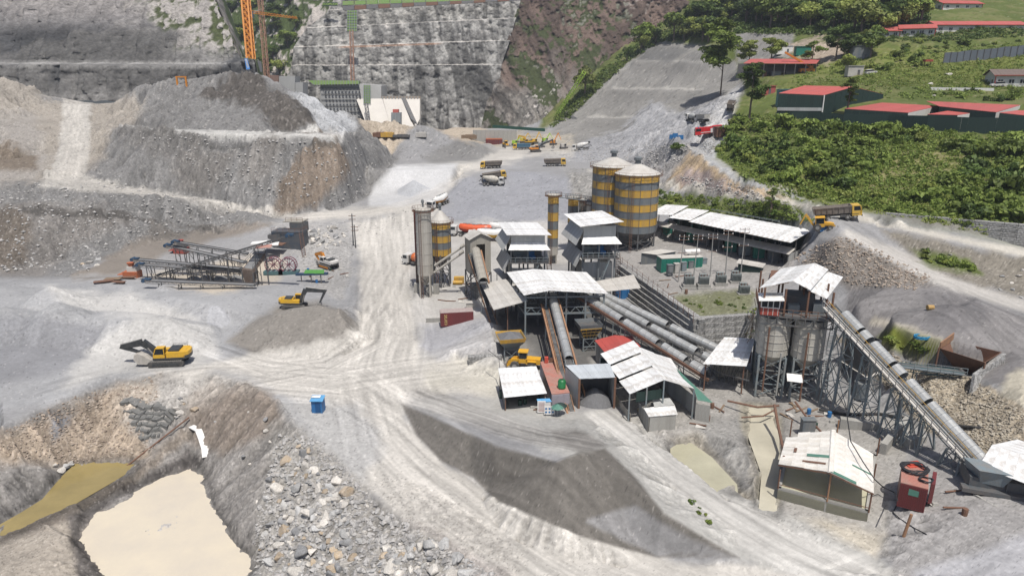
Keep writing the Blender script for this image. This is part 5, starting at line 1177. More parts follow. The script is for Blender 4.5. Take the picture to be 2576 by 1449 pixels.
# lean-to with drum by the trestle; stepped foundation blocks; red hopper
t, K = hut('trestle_shed', 'dusty tilted roof on thin posts between the first trestles', 'shed', P(2112,907,5.2), P(2182,951,4.6), P(2212,939,4.9), P(2147,896,5.5), zt(P(2160,930,2).x, P(2160,930,2).y)+3, STD, ZINCD, 5)
for k in K: part('post', MB().beam(U(k, zt(k.x,k.y)-.3), k, .12), POLE, t)
q = G(2163,1000); part('drum', MB().lathe(q, [(1.1,0),(1.1,2.6)], 14), GST, t)
for i, (cx, cy, w_, l_, h_, rz_) in enumerate(((2160,1078,5.0,1.0,1.3,-.35),(2235,1120,.8,5.5,1.4,-.75),(2265,1090,.8,6,1.6,-.8),(2300,1118,3,1,1.2,.35))):
    q = G(cx, cy); solo('foundation_block', MB().box(q+Vector((0,0,h_/2-.3)), (w_,l_,h_+.6), rz_), CONC, ('wide pale foundation block under the middle trestles','slanting foundation wall below the third trestle','long slanting foundation wall closest to the pitched stone bank','short foundation block by the stone bank')[i], 'foundation', 'concrete foundations beneath the inclined conveyor')
rh = thing('loading_hopper', 'rust brown loading hopper let into the bank of the gravel yard', 'hopper', P(2440,905,8))
R0 = [P(2362,875,9.2), P(2478,912,9.0), P(2520,886,9.0), P(2395,856,9.4)]; Rb = [U(P(2410,930,5.6),5.2), U(P(2440,938,5.6),5.2), U(P(2450,925,5.6),5.2), U(P(2420,918,5.6),5.2)]
mb = MB()
for i in range(4):
    j = (i+1) % 4; c = sum(R0, Vector())/4; mb.hexa([Rb[i], Rb[j], Rb[j].lerp(c,.06), Rb[i].lerp(c,.06)], [R0[i], R0[j], R0[j].lerp(c,.03), R0[i].lerp(c,.03)])
part('funnel', mb, RUST, rh); part('back_plate', MB().hexa([R0[0], R0[3], R0[3].lerp(R0[1],.03), R0[0].lerp(R0[1],.03)], [R0[0]+Vector((0,0,.9)), R0[3]+Vector((0,0,1.3)), R0[3].lerp(R0[1],.03)+Vector((0,0,1.3)), R0[0].lerp(R0[1],.03)+Vector((0,0,.9))]), ORR, rh)
for i in (0,1): part('leg', MB().beam(U(R0[i], zt(R0[i].x,R0[i].y)-2), R0[i], .2), RUST, rh)
part('wing_wall', MB().hexa([U(P(2446,948,8),5.5), U(P(2528,896,8.6),6), U(P(2534,900,8.6),6), U(P(2453,954,8),5.5)], [P(2446,940,7.6), P(2524,886,9.2), P(2531,890,9.2), P(2453,946,7.6)]), STONE, rh)
conveyor('short_conveyor', 'short blue green belt frame leading from the rusty hopper to the inclined conveyor', P(2258,915,7.4), P(2420,935,6.8), 1.0, .8, None, rail_m=mat('teal_steel', (.07,.14,.15), .6), walk=1, legs=(.3,.7), side=None)
# ---------------- settling tank with patched roof
ts = thing('settling_tank', 'concrete settling tank of milky water under a patched white gable roof', 'tank', P(2070,1270,0))
a0, a1, a2, a3 = P(1955,1243,-.2), P(2182,1304,-.2), P(2203,1160,-.2), P(1985,1112,-.2)
for p, q_ in ((a0,a1),(a1,a2),(a2,a3),(a3,a0)):
    dd = (q_-p); nn = Vector((-dd.y,dd.x,0)).normalized()*.35; part('tank_wall', MB().hexa([U(p,-1.2), U(q_,-1.2), U(q_,-1.2)+nn, U(p,-1.2)+nn], [U(p,.75), U(q_,.75), U(q_,.75)+nn, U(p,.75)+nn]), CONC, ts)
m0_, m1_ = a0.lerp(a1,.555), a3.lerp(a2,.53)
dd = m1_-m0_; nn = Vector((-dd.y,dd.x,0)).normalized()*.2; part('dividing_wall', MB().hexa([U(m0_,-1), U(m1_,-1), U(m1_,-1)+nn, U(m0_,-1)+nn], [U(m0_,.7), U(m1_,.7), U(m1_,.7)+nn, U(m0_,.7)+nn]), CONC, ts)
part('milky_water', MB().hexa([U(p,-1) for p in (a0,a1,a2,a3)], [U(p,.45) for p in (a0,a1,a2,a3)]), water_mat('water_tank', (.50,.48,.35), .1), ts)
rb, rf, lf, lb, rb2, rf2 = P(2096,1083,4.7), P(2089,1188,4.7), P(1958,1167,3.3), P(1980,1090,3.3), P(2196,1141,3.3), P(2198,1240,3.3)
PATCH = mat('patched_white_sheet', (.70,.68,.63), .6, 0, (.52,.47,.40), .8, .8, vary=.10)
def cell(pq, u0, u1, v0, v1, m, lift=0, nm='roof_sheet'):
    if nm == 'roof_sheet': u1 += .012; v1 += .035; u1 = min(u1, 1); v1 = min(v1, 1)
    A, Bq, Cq, D = pq; L = lambda u, w: (A.lerp(Bq, u)).lerp(D.lerp(Cq, u), w); z = Vector((0,0,lift))
    part(nm, MB().sheet([L(u0,v0)+z, L(u1,v0)+z, L(u1,v1)+z, L(u0,v1)+z], .05), m, ts, at=L((u0+u1)/2,(v0+v1)/2))
QL = [lb, rb, rf, lf]; QR = [rb, rb2, rf2, rf]
for i in range(4):
    for j in range(7):
        if (i, j) in ((0,0),): continue
        cell(QL, i/4, (i+1)/4-.004, j/7+rnd.uniform(0,.02), (j+1)/7-.004, PATCH, rnd.uniform(0,.10))
for i in range(3):
    for j in range(8): cell(QR, i/3, (i+1)/3-.004, j/8, (j+1)/8-.003, PATCH, rnd.uniform(0,.05))
cell(QL, .52, .96, .64, .70, GRNR, .14, 'translucent_strip'); cell(QR, .5, .98, .58, .61, GRNR, .09, 'translucent_strip'); cell(QL, .45, .9, .82, .86, RUST, .14, 'rusty_strip'); cell(QL, .24, .30, .5, .62, RUST, .14, 'rusty_strip'); cell(QR, .0, .6, .95, 1.0, GRNR, .1, 'translucent_strip')
part('ridge_cap', MB().hexa([rb+Vector((-.35,0,0)), rb+Vector((.35,0,0)), rf+Vector((.35,0,0)), rf+Vector((-.35,0,0))], [rb+Vector((-.2,0,.16)), rb+Vector((.2,0,.16)), rf+Vector((.2,0,.16)), rf+Vector((-.2,0,.16))]), PATCH, ts)
for p, zz in ((a0,3.2),(m0_,4.6),(a1,3.2),(a3,3.2),(a2,3.2),(m1_,4.6),(a0.lerp(a3,.5),3.2),(a1.lerp(a2,.5),3.2)):
    part('post', MB().beam(U(p,.6), U(p,zz), .14), RUST if zz < 4 else ORR, ts)
mb = MB(); mb.beam(U(a0,1.2), U(a1,1.2), .07); mb.beam(lf-Vector((0,0,.15)), rf-Vector((0,0,.15)), .12); mb.beam(rf2-Vector((0,0,.15)), rf-Vector((0,0,.15)), .12); part('eave_beam', mb, RUST, ts)
solo('control_box', MB().box(G(2080,1095)+Vector((-2.4,1,1)), (1.8,1,2)).box(G(2080,1095)+Vector((-2.4,1,2.05)), (2,1.2,.1)), GST, 'slate grey cabinet behind the patched tank roof', 'cabinet')
# cabin container with hoses
cb = thing('site_container', 'dark red ribbed container with black hose coils on its pink roof', 'container', P(2290,1263,1.8))
FLc, FRc = P(2256,1264,1.8), P(2325,1282,1.8); e1 = (FRc-FLc); e1.z = 0; w_ = e1.length; e1 /= w_; e2 = Vector((-e1.y, e1.x, 0)); hc = 2.7; dc = 4.6
cc = lambda u, v, z: U(FLc,1.7)+e1*u+e2*v+Vector((0,0,z))
part('body', MB().hexa([cc(0,0,-.3), cc(w_,0,-.3), cc(w_,dc,-.3), cc(0,dc,-.3)], [cc(0,0,hc), cc(w_,0,hc), cc(w_,dc,hc), cc(0,dc,hc)]), DRED, cb)
part('roof', MB().hexa([cc(0,0,hc), cc(w_,0,hc), cc(w_,dc,hc), cc(0,dc,hc)], [cc(0,0,hc+.08), cc(w_,0,hc+.08), cc(w_,dc,hc+.08), cc(0,dc,hc+.08)]), PINK, cb)
for i in range(14): part('rib', MB().hexa([cc((i+.2)*w_/14,-.06,0), cc((i+.7)*w_/14,-.06,0), cc((i+.7)*w_/14,0,0), cc((i+.2)*w_/14,0,0)], [cc((i+.2)*w_/14,-.06,hc-.1), cc((i+.7)*w_/14,-.06,hc-.1), cc((i+.7)*w_/14,0,hc-.1), cc((i+.2)*w_/14,0,hc-.1)]), DRED, cb)
for i in range(16): part('roof_rib', MB().hexa([cc(.05,(i+.2)*dc/16,hc+.08), cc(w_-.05,(i+.2)*dc/16,hc+.08), cc(w_-.05,(i+.6)*dc/16,hc+.08), cc(.05,(i+.6)*dc/16,hc+.08)], [cc(.05,(i+.2)*dc/16,hc+.12), cc(w_-.05,(i+.2)*dc/16,hc+.12), cc(w_-.05,(i+.6)*dc/16,hc+.12), cc(.05,(i+.6)*dc/16,hc+.12)]), PINK, cb)
part('paint_patch', MB().hexa([cc(.9,-.09,1.5), cc(1.9,-.09,1.5), cc(1.9,-.07,1.5), cc(.9,-.07,1.5)], [cc(.9,-.09,2.3), cc(1.9,-.09,2.2), cc(1.9,-.07,2.2), cc(.9,-.07,2.3)]), GRNR, cb)
part('side_door', MB().hexa([cc(w_+.3,1.4,.2), cc(w_+.7,1.6,.2), cc(w_+.9,dc,.2), cc(w_+.5,dc,.2)], [cc(w_+.3,1.4,hc), cc(w_+.7,1.6,hc), cc(w_+.9,dc,hc), cc(w_+.5,dc,hc)]), DRED, cb)
HOSE = mat('black_hose', (.03,.03,.033), .6)
def coil(label, c, r, turns, rr=.07, sq=.8):
    pts = []
    for i in range(turns*20+1):
        t_ = 2*math.pi*i/20; k = 1+.12*math.sin(i*.37)+.05*math.sin(i*1.3); pts.append(c+Vector((math.cos(t_)*r*k, math.sin(t_)*r*sq*k, .04*i/20*1.6+.05*math.sin(i))))
    solo('hose_coil', MB().pipe(pts, rr, 6), HOSE, label, 'hose coil')
coil('big tangle of black hose on the back of the pink container roof', cc(1.3,3.5,hc+.22), 1.4, 6); coil('small black hose loop on the front of the pink container roof', cc(2.4,1.6,hc+.22), .7, 3)
solo('red_crate', MB().box(cc(1.2,4.9,1.8), (2.0,1.2,2.2), .2).box(cc(1.2,4.9,2.95), (1.4,.6,.3), .2), mat('signal_red', (.5,.08,.05), .6), 'bright red crate just behind the dark red hose container', 'crate')
pq_ = [P(1920,1030,.5), P(1960,1080,.4), P(2040,1100,3.6), P(2130,1180,4.9), P(2190,1240,3.2), P(2230,1240,1.4), P(2256,1280,1.6), P(2240,1310,1.2)]
hp = [G(2120,1095,3.6), P(2140,1110,4.9), P(2170,1160,4.6), P(2200,1205,3.9), P(2222,1225,1.6), P(2250,1238,1.9), P(2258,1258,4.2)]
solo('draped_hose', MB().pipe([Vector(p) for p in hp], .07, 6), HOSE, 'black hose draped over the patched tank roof to the hose container', 'hose')
solo('ground_hose', MB().pipe([G(2256,1270,.1), G(2246,1290,.1), G(2262,1305,.1), G(2300,1330,.1), G(2330,1345,.1)], .06, 6), HOSE, 'black hose trailing over the stones below the hose container', 'hose')
q = G(2273,1349); solo('rusty_stake', MB().tube(q, q+Vector((.3,-.1,2.9)), .17, .16, 8), ORR, 'rusty steel stake planted in the gravel below the hose container', 'post')
solo('water_main', MB().pipe([P(2060,1030,.6), P(2130,1042,.6), P(2210,1040,1), P(2300,1055,1.8), P(2380,1068,3), P(2450,1075,4.2), P(2640,1085,4.6)], .22, 8), BLK, 'thick black water main crossing below the inclined conveyor', 'pipe')
for i, (l_, r_2) in enumerate((([P(1830,1008,.9), P(1905,1024,.9), P(1960,1020,1.4)], .16), ([P(1948,1018,3.0), P(1958,1075,1.2), P(1968,1120,.7), P(1972,1150,3.4)], .2), ([P(2000,1010,2.4), P(2030,1050,1.2), P(2070,1090,.8)], .16), ([P(1865,1050,.2), P(1920,1046,.5), P(1950,1030,.8)], .12))):
    solo('rusty_pipe', MB().pipe(l_, r_2, 7), RUST, ('rusty pipe lying along the front of the silo block','bent rusty pipe falling from the silo block to the tank roof','rusty pipe slanting behind the patched tank roof','thin rusty pipe crossing the muddy channel')[i], 'pipe', 'rusty pipes around the silo block')
# ---------------- sheds around the sand tunnel
t, K = hut('tilted_roof_shed', 'open workshop under one pale tilted roof beside the loader', 'shed', P(1268,1000,3.0), P(1376,989,3.0), P(1349,921,3.9), P(1253,926,3.9), 0, STD, ZINC, 9, open_front=True)
for k in K: part('post', MB().beam(U(k,-.2), k-Vector((0,0,.1)), .14), RUST, t)
q = P(1310,985,0); part('work_bench', MB().box(q+Vector((2.4,1.5,.9)), (1.6,1.2,1.8)).box(q+Vector((-1,2,.4)), (2,1,.8)), YEL, t)
rc = thing('store_container', 'long container with faded red roof and grey end, green tank on top', 'container', P(1410,1035,0))
TL, TR, TBR, TBL = P(1388,992,2.9), P(1433,987,2.9), P(1395,904,2.9), P(1359,910,2.9)
part('body', MB().hexa([U(p,-.2) for p in (TL,TR,TBR,TBL)], [U(p,2.8) for p in (TL,TR,TBR,TBL)]), mat('lilac_grey_container', (.30,.28,.31), .6, 0, (.22,.2,.22), 1, .6), rc)
part('roof', MB().hexa([U(p,2.8) for p in (TL,TR,TBR,TBL)], [U(p,2.92) for p in (TL,TR,TBR,TBL)]), PINK, rc)
for i in range(26):
    f = i/26; part('roof_rib', MB().sheet([U(TL.lerp(TBL,f+.018),2.97), U(TR.lerp(TBR,f+.018),2.97), U(TR.lerp(TBR,f),2.97), U(TL.lerp(TBL,f),2.97)], .06), PINK, rc)
for i in range(3): 
    a = TL.lerp(TR,.04+i*.32); b = TL.lerp(TR,.04+i*.32+.28); part('end_panel', MB().hexa([U(a,.1)+Vector((0,-.06,0)), U(b,.1)+Vector((0,-.06,0)), U(b,.1), U(a,.1)], [U(a,2.7)+Vector((0,-.06,0)), U(b,2.7)+Vector((0,-.06,0)), U(b,2.7), U(a,2.7)]), mat('lilac_grey_container', (.3,.28,.31)), rc)
q = U(P(1413,976,2.95),2.95); wt = thing('water_tank', 'round green plastic water tank on the faded red container roof', 'water tank', q)
part('barrel', MB().lathe(q, [(.6,0),(.62,.3),(.6,.32),(.62,.7),(.6,.72),(.62,1.15),(.45,1.4),(.2,1.45)], 20), mat('green_plastic', (.02,.16,.05), .4), wt, smooth=True); part('lid', MB().lathe(q, [(.2,1.42),(.22,1.5),(.1,1.56)], 12), BLK, wt)
q = U(P(1379,912,2.95),2.95); hr = thing('hose_reel', 'little red box with a spoked wheel on the container roof', 'reel', q)
part('box', MB().box(q+Vector((-.3,0,.5)), (.6,.6,1.0)), mat('signal_red', (.5,.08,.05)), hr); part('wheel', MB().tube(q+Vector((.5,-.05,.45)), q+Vector((.5,.05,.45)), .42, n=16), RUST, hr)
# tunnel
tn = thing('sand_tunnel', 'corrugated drive-in tunnel over the sand pile, grey walls and blue-grey roof', 'shed', P(1500,1030,0))
f0, f1 = P(1458,953,5.4), P(1548,949,5.4); b0, b1 = P(1422,919,5.6), P(1534,914,5.6)
strips(tn, [b0, b1, f1, f0], 8, mat('bluish_zinc', (.47,.50,.52), .5, 0, (.38,.40,.40), .5, .7, vary=.07), jit=.05)
wallp(tn, U(b0,0), U(f0,0), -.2, 5.35, 5, ZWALL); wallp(tn, U(f1,0), U(b1,0), -.2, 5.35, 5, ZWALL); wallp(tn, U(b1,0), U(b0,0), -.2, 5.5, 8, STD, 'back_panel')
for p in (f0, f1): part('column', MB().beam(U(p,-.2), U(p,5.4), .3), RUST, tn)
sp_ = (f0+f1)/2; sp_ = Vector((sp_.x, sp_.y+2.2, 0)); part('sand_pile', MB().lathe(sp_, [(3.1,0),(2.6,.7),(1.4,1.9),(.3,2.7)], 20), GM2, tn, smooth=True)
# white stepped roof hall
wh = thing('stepped_roof_hall', 'white gable hall with stepped ridge vents beside the sand tunnel', 'building', P(1640,960,0))
RBk, RFr = P(1593,867,6.5), P(1671,955,6.5); LBk, LFr = P(1510,901,4.8), P(1584,991,4.8); GBk, GFr = P(1644,887,4.9), P(1746,977,4.9)
for i in range(3):
    g0, g1 = i/3, (i+1)/3; z = Vector((0,0,.38*(2-i)))
    strips(wh, [LBk.lerp(LFr,g0)+z, RBk.lerp(RFr,g0)+z, RBk.lerp(RFr,g1)+z, LBk.lerp(LFr,g1)+z], 5, ZINC)
strips(wh, [RBk, GBk, GFr, RFr], 6, ZINC); strips(wh, [GBk-Vector((0,0,.1)), P(1688,902,3.2), P(1756,1008,3.2), GFr-Vector((0,0,.1))], 4, ZINC)
strips(wh, [P(1700,925,3.9), P(1716,940,3.4), P(1793,1013,3.0), P(1756,1006,3.3)], 3, GRNR)
wallp(wh, U(LFr.lerp(RFr,.2),0), U(RFr,0)+Vector((0,.3,0)), 3.4, 4.9, 4, DGRN); wallp(wh, U(LBk,0)+Vector((.3,0,0)), U(LFr,0)+Vector((.3,0,0)), -.2, 1.6, 6, TANW); wallp(wh, U(GFr,0)+Vector((.4,-.2,0)), U(P(1788,1014,3),0), -.2, 2.6, 4, CONC)
wallp(wh, U(P(1752,1000,3),0), U(GBk,0), 0, 3.0, 5, ZWALL); wallp(wh, U(RBk,0), U(LBk,0), 0, 4.8, 5, DGRN, 'back_panel')
for p, zz in ((LFr,4.7),(RFr,6.4),(GFr,4.8),(LFr.lerp(RFr,.5),5.5),(LBk,4.7),(RBk,6.4),(GBk,4.8),(LBk.lerp(LFr,.5),4.7)): part('column', MB().beam(U(p,-.2), U(p,zz), .2), STG, wh)
q = P(1640,985,0); part('machine', MB().box(q+Vector((-1.2,2.5,1)), (4.5,3,2), -.1).tube(q+Vector((-3,0,.9)), q+Vector((1,0,.9)), .5), STD, wh)
solo('yellow_motor', MB().tube(P(1608,1033,.6), P(1614,1033,.6)+Vector((.5,.4,0)), .42, n=12).box(P(1610,1038,.2)+Vector((.2,0,.2)), (.9,.7,.4)), YEL, 'small yellow motor on the dark gutter beside the box hut', 'motor')
bh, K = hut('box_hut', 'boxy concrete hut with white sheet roof in front of the stepped hall', 'hut', P(1632,1048,2.3), P(1705,1042,2.3), P(1697,1018,2.6), P(1619,1026,2.6), -.3, CONC, ZINC, 5, .15)
strips(bh, [P(1641,1004,2.9), P(1685,1001,2.9), P(1697,1018,2.7), P(1646,1023,2.7)], 3, ZWALL); a_ = P(1607,1010,2.4); b_2 = P(1632,1048,2.3); wallp(bh, U(a_,0), U(b_2,0), -.3, 2.3, 4, CONC); wallp(bh, U(P(1688,1004,2.6),0), U(a_,0), 0, 2.3, 4, CONC)
rh2 = thing('red_roof_hut', 'small hut with red gable roof tucked behind the stepped hall', 'hut', P(1550,890,0))
strips(rh2, [P(1496,856,3.6), P(1545,843,4.6), P(1568,876,4.6), P(1526,892,3.6)], 4, REDR); strips(rh2, [P(1545,843,4.6), P(1590,846,3.6), P(1612,872,3.6), P(1568,876,4.6)], 4, REDR)
wallp(rh2, U(P(1500,858,3.6),0), U(P(1530,890,3.6),0), 0, 3.5, 3, CONC); wallp(rh2, U(P(1530,890,3.6),0), U(P(1605,872,3.6),0), 0, 3.5, 3, CONC)
hut('blue_roof_booth', 'notice booth under a small sky blue tin roof', 'booth', P(1353,1012,2.2), P(1388,1010,2.2), P(1383,1002,2.4), P(1350,1003,2.4), .2, WHT, mat('sky_blue_sheet', (.12,.34,.58), .5, vary=.05), 3, .1)
nb = thing('notice_board', 'white notice board with rows of little blue pictograms', 'notice board', G(1382,1045))
q = G(1382,1046); part('board', MB().box(q+Vector((0,0,.9)), (1.5,.08,1.3)), WHT, nb)
for i in range(3):
    for j in range(2): part('pictogram', MB().tube(q+Vector((-.5+i*.5,-.04,.65+j*.55)), q+Vector((-.5+i*.5,-.06,.65+j*.55)), .16, n=10), BLUE, nb)
for s in (-.6,.6): part('post', MB().beam(q+Vector((s,0,-.3)), q+Vector((s,0,.4)), .08), STD, nb)
q = G(1362,1040); nb2 = thing('rule_board', 'tall white board covered in printed lines below the blue tin roof', 'notice board', q)
part('board', MB().box(q+Vector((0,0,1.1)), (1.2,.08,1.9)), WHT, nb2)
for i in range(8): part('text_line', MB().box(q+Vector((0,-.05,.4+i*.2)), (.9,.015,.05)), mat('red_brown_print', (.25,.06,.05)), nb2)
for i, (px, py, m) in enumerate(((1402,1046,GRNR),(1410,1042,DGRN))):
    q = G(px, py); t = thing('parasol', ('pale green market parasol beside the notice board','dark green parasol behind the pale one')[i], 'parasol', q, 0, 'parasols by the notice boards'); part('pole', MB().beam(q, q+Vector((0,0,1.7)), .06), POLE, t); part('canopy', MB().lathe(q, [(1.0,1.4),(.05,1.95)], 8), m, t)
solo('oil_drum', MB().lathe(G(1262,1000), [(.42,0),(.44,.4),(.42,.42),(.42,1.2)], 14), mat('dark_green_drum', (.02,.05,.035), .5), 'dark green drum at the corner of the tilted roof workshop', 'drum')
solo('jib_pole', MB().beam(G(1262,990), B(1255,900,103)+Vector((0,0,0)), .12).beam(B(1255,902,103), B(1228,880,105), .08), STD, 'thin dark jib pole rising behind the tilted roof workshop', 'pole')
gabion('low stone filled wall along the sunken loader yard', P(1178,917,0), P(1262,912,0), -.2, 2, .9, .1, 2.0, 1)
# containers and booth
ct = thing('shipping_container', 'dark red shipping container lettered in gold beside the haul road', 'container', P(1145,820,1))
TA, TB, TC, TD = P(1107,791,3.6), P(1192,782,3.6), P(1184,770,3.6), P(1103,778,3.6)
TB = P(1191,784,3.9); TA = P(1108,792,3.6)
cw_ = (TB-TA); cw_.z = 0; Lc = cw_.length; cw_ /= Lc; cn = Vector((-cw_.y, cw_.x, 0)); kk = lambda u, v, z: U(TA,0)+cw_*u+cn*v+Vector((0,0,z)); z0_, z1_ = 1.1, 3.9
part('body', MB().hexa([kk(0,0,z0_), kk(Lc,0,z0_), kk(Lc,2.44,z0_), kk(0,2.44,z0_)], [kk(0,0,z1_), kk(Lc,0,z1_), kk(Lc,2.44,z1_), kk(0,2.44,z1_)]), DRED, ct)
part('roof', MB().hexa([kk(0,0,z1_), kk(Lc,0,z1_), kk(Lc,2.44,z1_), kk(0,2.44,z1_)], [kk(0,0,z1_+.06), kk(Lc,0,z1_+.06), kk(Lc,2.44,z1_+.06), kk(0,2.44,z1_+.06)]), mat('dusty_pink_top', (.38,.31,.29), .8), ct)
for i in range(18): part('rib', MB().hexa([kk((i+.25)*Lc/18,-.05,z0_+.1), kk((i+.7)*Lc/18,-.05,z0_+.1), kk((i+.7)*Lc/18,0,z0_+.1), kk((i+.25)*Lc/18,0,z0_+.1)], [kk((i+.25)*Lc/18,-.05,z1_-.1), kk((i+.7)*Lc/18,-.05,z1_-.1), kk((i+.7)*Lc/18,0,z1_-.1), kk((i+.25)*Lc/18,0,z1_-.1)]), DRED, ct)
GOLD = mat('gold_lettering', (.55,.42,.16), .6)
def text(name, s, size, M, m, parent=None, off=Vector((0,0,0)), ext=.01, align='CENTER'):
    cu = bpy.data.curves.new(name, 'FONT'); cu.body = s; cu.size = size; cu.extrude = ext; cu.align_x = align; cu.align_y = 'CENTER'; cu.materials.append(m)
    tmp = bpy.data.objects.new(name, cu); col.objects.link(tmp); dg = bpy.context.evaluated_depsgraph_get(); me = bpy.data.meshes.new_from_object(tmp.evaluated_get(dg)); bpy.data.objects.remove(tmp)
    me.transform(Matrix.Translation(-off) @ M); o = link(name, me, None, parent); 
    if len(me.materials) == 0: me.materials.append(m)
    return o
def face_m(origin, xdir, zdir):                            # text lies in plane xdir (reading) and zdir (up)
    x = Vector(xdir).normalized(); y = Vector(zdir).normalized(); z = x.cross(y); M = Matrix((x, y, z)).transposed().to_4x4(); M.translation = origin; return M
text('lettering', 'carat', 1.1, face_m(kk(.95,-.07,(z0_+z1_)/2), Vector((0,0,1)), -cw_), GOLD, ct, worg(ct))
solo('rubbish_bin', MB().box(G(1186,775)+Vector((0,0,.6)), (2.2,1.4,1.3), .1).box(G(1186,775)+Vector((0,0,1.35)), (2.6,1.7,.1), .1), ZINCD, 'small concrete block hut just behind the gold lettered container', 'hut')
solo('low_wall', MB().beam(P(1072,808,.8), P(1110,806,.9), .3, 1.2).beam(P(1110,808,.8), P(1112,822,.6), .3, 1.0), CONC, 'low dusty wall ending at the gold lettered container', 'wall')
bt = thing('blue_booth', 'tall blue tin booth standing alone on the open yard', 'booth', G(802,1034)); q = worg(bt)
part('cabin', MB().box(q+Vector((0,0,1.0)), (1.65,1.3,2.1), -.1), BLUE, bt); part('roof', MB().sheet([q+Vector((-1,.8,2.35)), q+Vector((1,.7,2.35)), q+Vector((.95,-.9,2.05)), q+Vector((-1,-.8,2.05))], .07), mat('sky_blue_sheet', (.12,.34,.58)), bt); part('roof_patch', MB().sheet([q+Vector((-.9,.5,2.40)), q+Vector((.4,.5,2.40)), q+Vector((.4,-.1,2.31)), q+Vector((-.9,-.1,2.31))], .03), ZINC, bt); part('door', MB().box(q+Vector((.1,-.67,.95)), (.8,.05,1.8), -.1), mat('deep_blue', (.01,.08,.22), .5), bt)
# stack-light pole by the main road
for i, (a_, b_2, lab) in enumerate(((G(889,618), B(885,538,G(889,618).y), 'tall thin utility pole at the bend of the haul road'), (G(895,624), B(891,566,G(895,624).y), 'shorter utility pole just beside the tall one at the bend'))):
    t = thing('utility_pole', lab, 'utility pole', a_, 0, 'utility poles at the bend'); part('mast', MB().tube(a_-Vector((0,0,.3)), b_2, .2, .14, 8), STD, t)
    for k in (.6,1.6): part('crossarm', MB().beam(b_2-Vector((1,0,k)), b_2+Vector((1,0,-k)), .14), RUST, t)
# ---------------- crushing plant
cr = [((400,691,2),(728,592,14),'longest dark conveyor climbing across the crushing plant to the crusher'), ((441,608,9),(623,638,5),'upper slim conveyor of the crushing plant pointing at the slope'), ((422,617,8),(617,660,4.5),'second slim conveyor of the crushing plant crossing behind the long one'),
      ((339,652,6),(607,676,4),'conveyor of the crushing plant ending above the orange machine'), ((352,665,5.4),(607,683,3.4),'lower conveyor of the crushing plant, just in front of its neighbour'), ((368,705,4.4),(642,716,2.6),'front conveyor of the crushing plant on thin stilts over the gravel cones')]
TEAL = mat('teal_steel', (.07,.14,.15), .6)
for i, (a_, b_2, lab) in enumerate(cr):
    conveyor('stacker_conveyor', lab, P(*a_), P(*b_2), 1.3, .5, None, rail_m=STD, legs=(.12,.3,.5,.7,.88) if i else (.1,.35,.55,.75), leg_m=STD, group='conveyors of the crushing plant', belt_m=mat('dusty_belt', (.15,.15,.15), .8, 0, (.28,.28,.28), .6, .8))
    q = P(*a_) if i else P(*b_2); solo('drive_head', MB().tube(q+Vector((-.4,-.8,0)), q+Vector((-.4,.8,0)), .42, n=12).box(q+Vector((.5,0,.1)), (1.0,1.1,.5)), mat('machine_blue', (.025,.06,.11), .6), 'blue motor head on the end of a crushing plant conveyor', 'motor', 'blue motor heads of the crushing plant')
sc = thing('screen_deck', 'brown inclined screen box standing over the crushing plant yard', 'screen', P(620,700,0))
s0, s1, s2, s3 = P(642,637,8.8), P(668,638,8.8), P(636,680,5.2), P(608,678,5.2)
part('deck', MB().sheet([s0,s1,s2,s3], .9), mat('brown_steel', (.10,.07,.055), .7, 0, (.2,.17,.14), 1, .6), sc); part('mesh_deck', MB().sheet([s0.lerp(s2,.06)+Vector((0,0,.06)), s1.lerp(s3,.1)+Vector((0,0,.06)), s2.lerp(s0,.06)+Vector((0,0,.06)), s3.lerp(s1,.1)+Vector((0,0,.06))], .05), mat('dusty_belt', (.15,.15,.15)), sc)
part('chute', MB().hexa([s3+Vector((.6,.2,-4.2)), s2+Vector((-.6,.2,-4.2)), s2+Vector((-.6,2,-4.2)), s3+Vector((.6,2,-4.2))], [s3+Vector((0,0,-.9)), s2+Vector((0,0,-.9)), s2+Vector((0,2.6,-.9)), s3+Vector((0,2.6,-.9))]), mat('brown_steel', (.10,.07,.055)), sc)
for p in (s0,s1,s2,s3): part('leg', MB().beam(U(p,-.6), p-Vector((0,0,.6)), .25), STD, sc)
mb = MB(); rail(mb, [s3, s0, s1, s2]); part('guard_rail', mb, STD, sc)
cru = thing('crusher_house', 'dark steel crusher house with a flat tan lid at the rock dump', 'crusher', P(720,650,1))
q = P(722,640,1.5); part('lower_box', MB().box(q+Vector((0,4,3)), (8.5,5,6), -.15), mat('blue_black_steel', (.05,.065,.085), .6, 0, (.12,.11,.10), .8, .7), cru)
part('upper_box', MB().box(q+Vector((2.2,6,6.6)), (4.0,3.6,2.6), -.15), STD, cru); part('lid', MB().box(q+Vector((1.2,6.6,8.2)), (5.5,4.6,.3), -.15), TANW, cru); part('chute', MB().hexa([q+Vector((-5.6,2,4)), q+Vector((-2,1.5,3)), q+Vector((-2,4,3)), q+Vector((-5.6,4,4))], [q+Vector((-5.6,2,5)), q+Vector((-2,1.5,5.4)), q+Vector((-2,4,5.4)), q+Vector((-5.6,4,5))]), STD, cru)
for x in (-3.8,0,3.8): 
    for y in (1.6, 6): part('leg', MB().beam(q+Vector((x,y,-2)), q+Vector((x,y,.4)), .35), STD, cru)
mb = MB(); rail(mb, [q+Vector((-4.2,1.4,6)), q+Vector((4.2,.6,6)), q+Vector((4.8,5,6))]); rail(mb, [q+Vector((-1,4.6,8.3)), q+Vector((3.8,4.4,8.3))]); stair(mb, q+Vector((4.4,0,6)), q+Vector((6,-4,0))); part('guard_rail', mb, RUST, cru)
part('side_platform', MB().box(q+Vector((-3,-1,3.2)), (6,3,.2), -.1), RUST, cru)
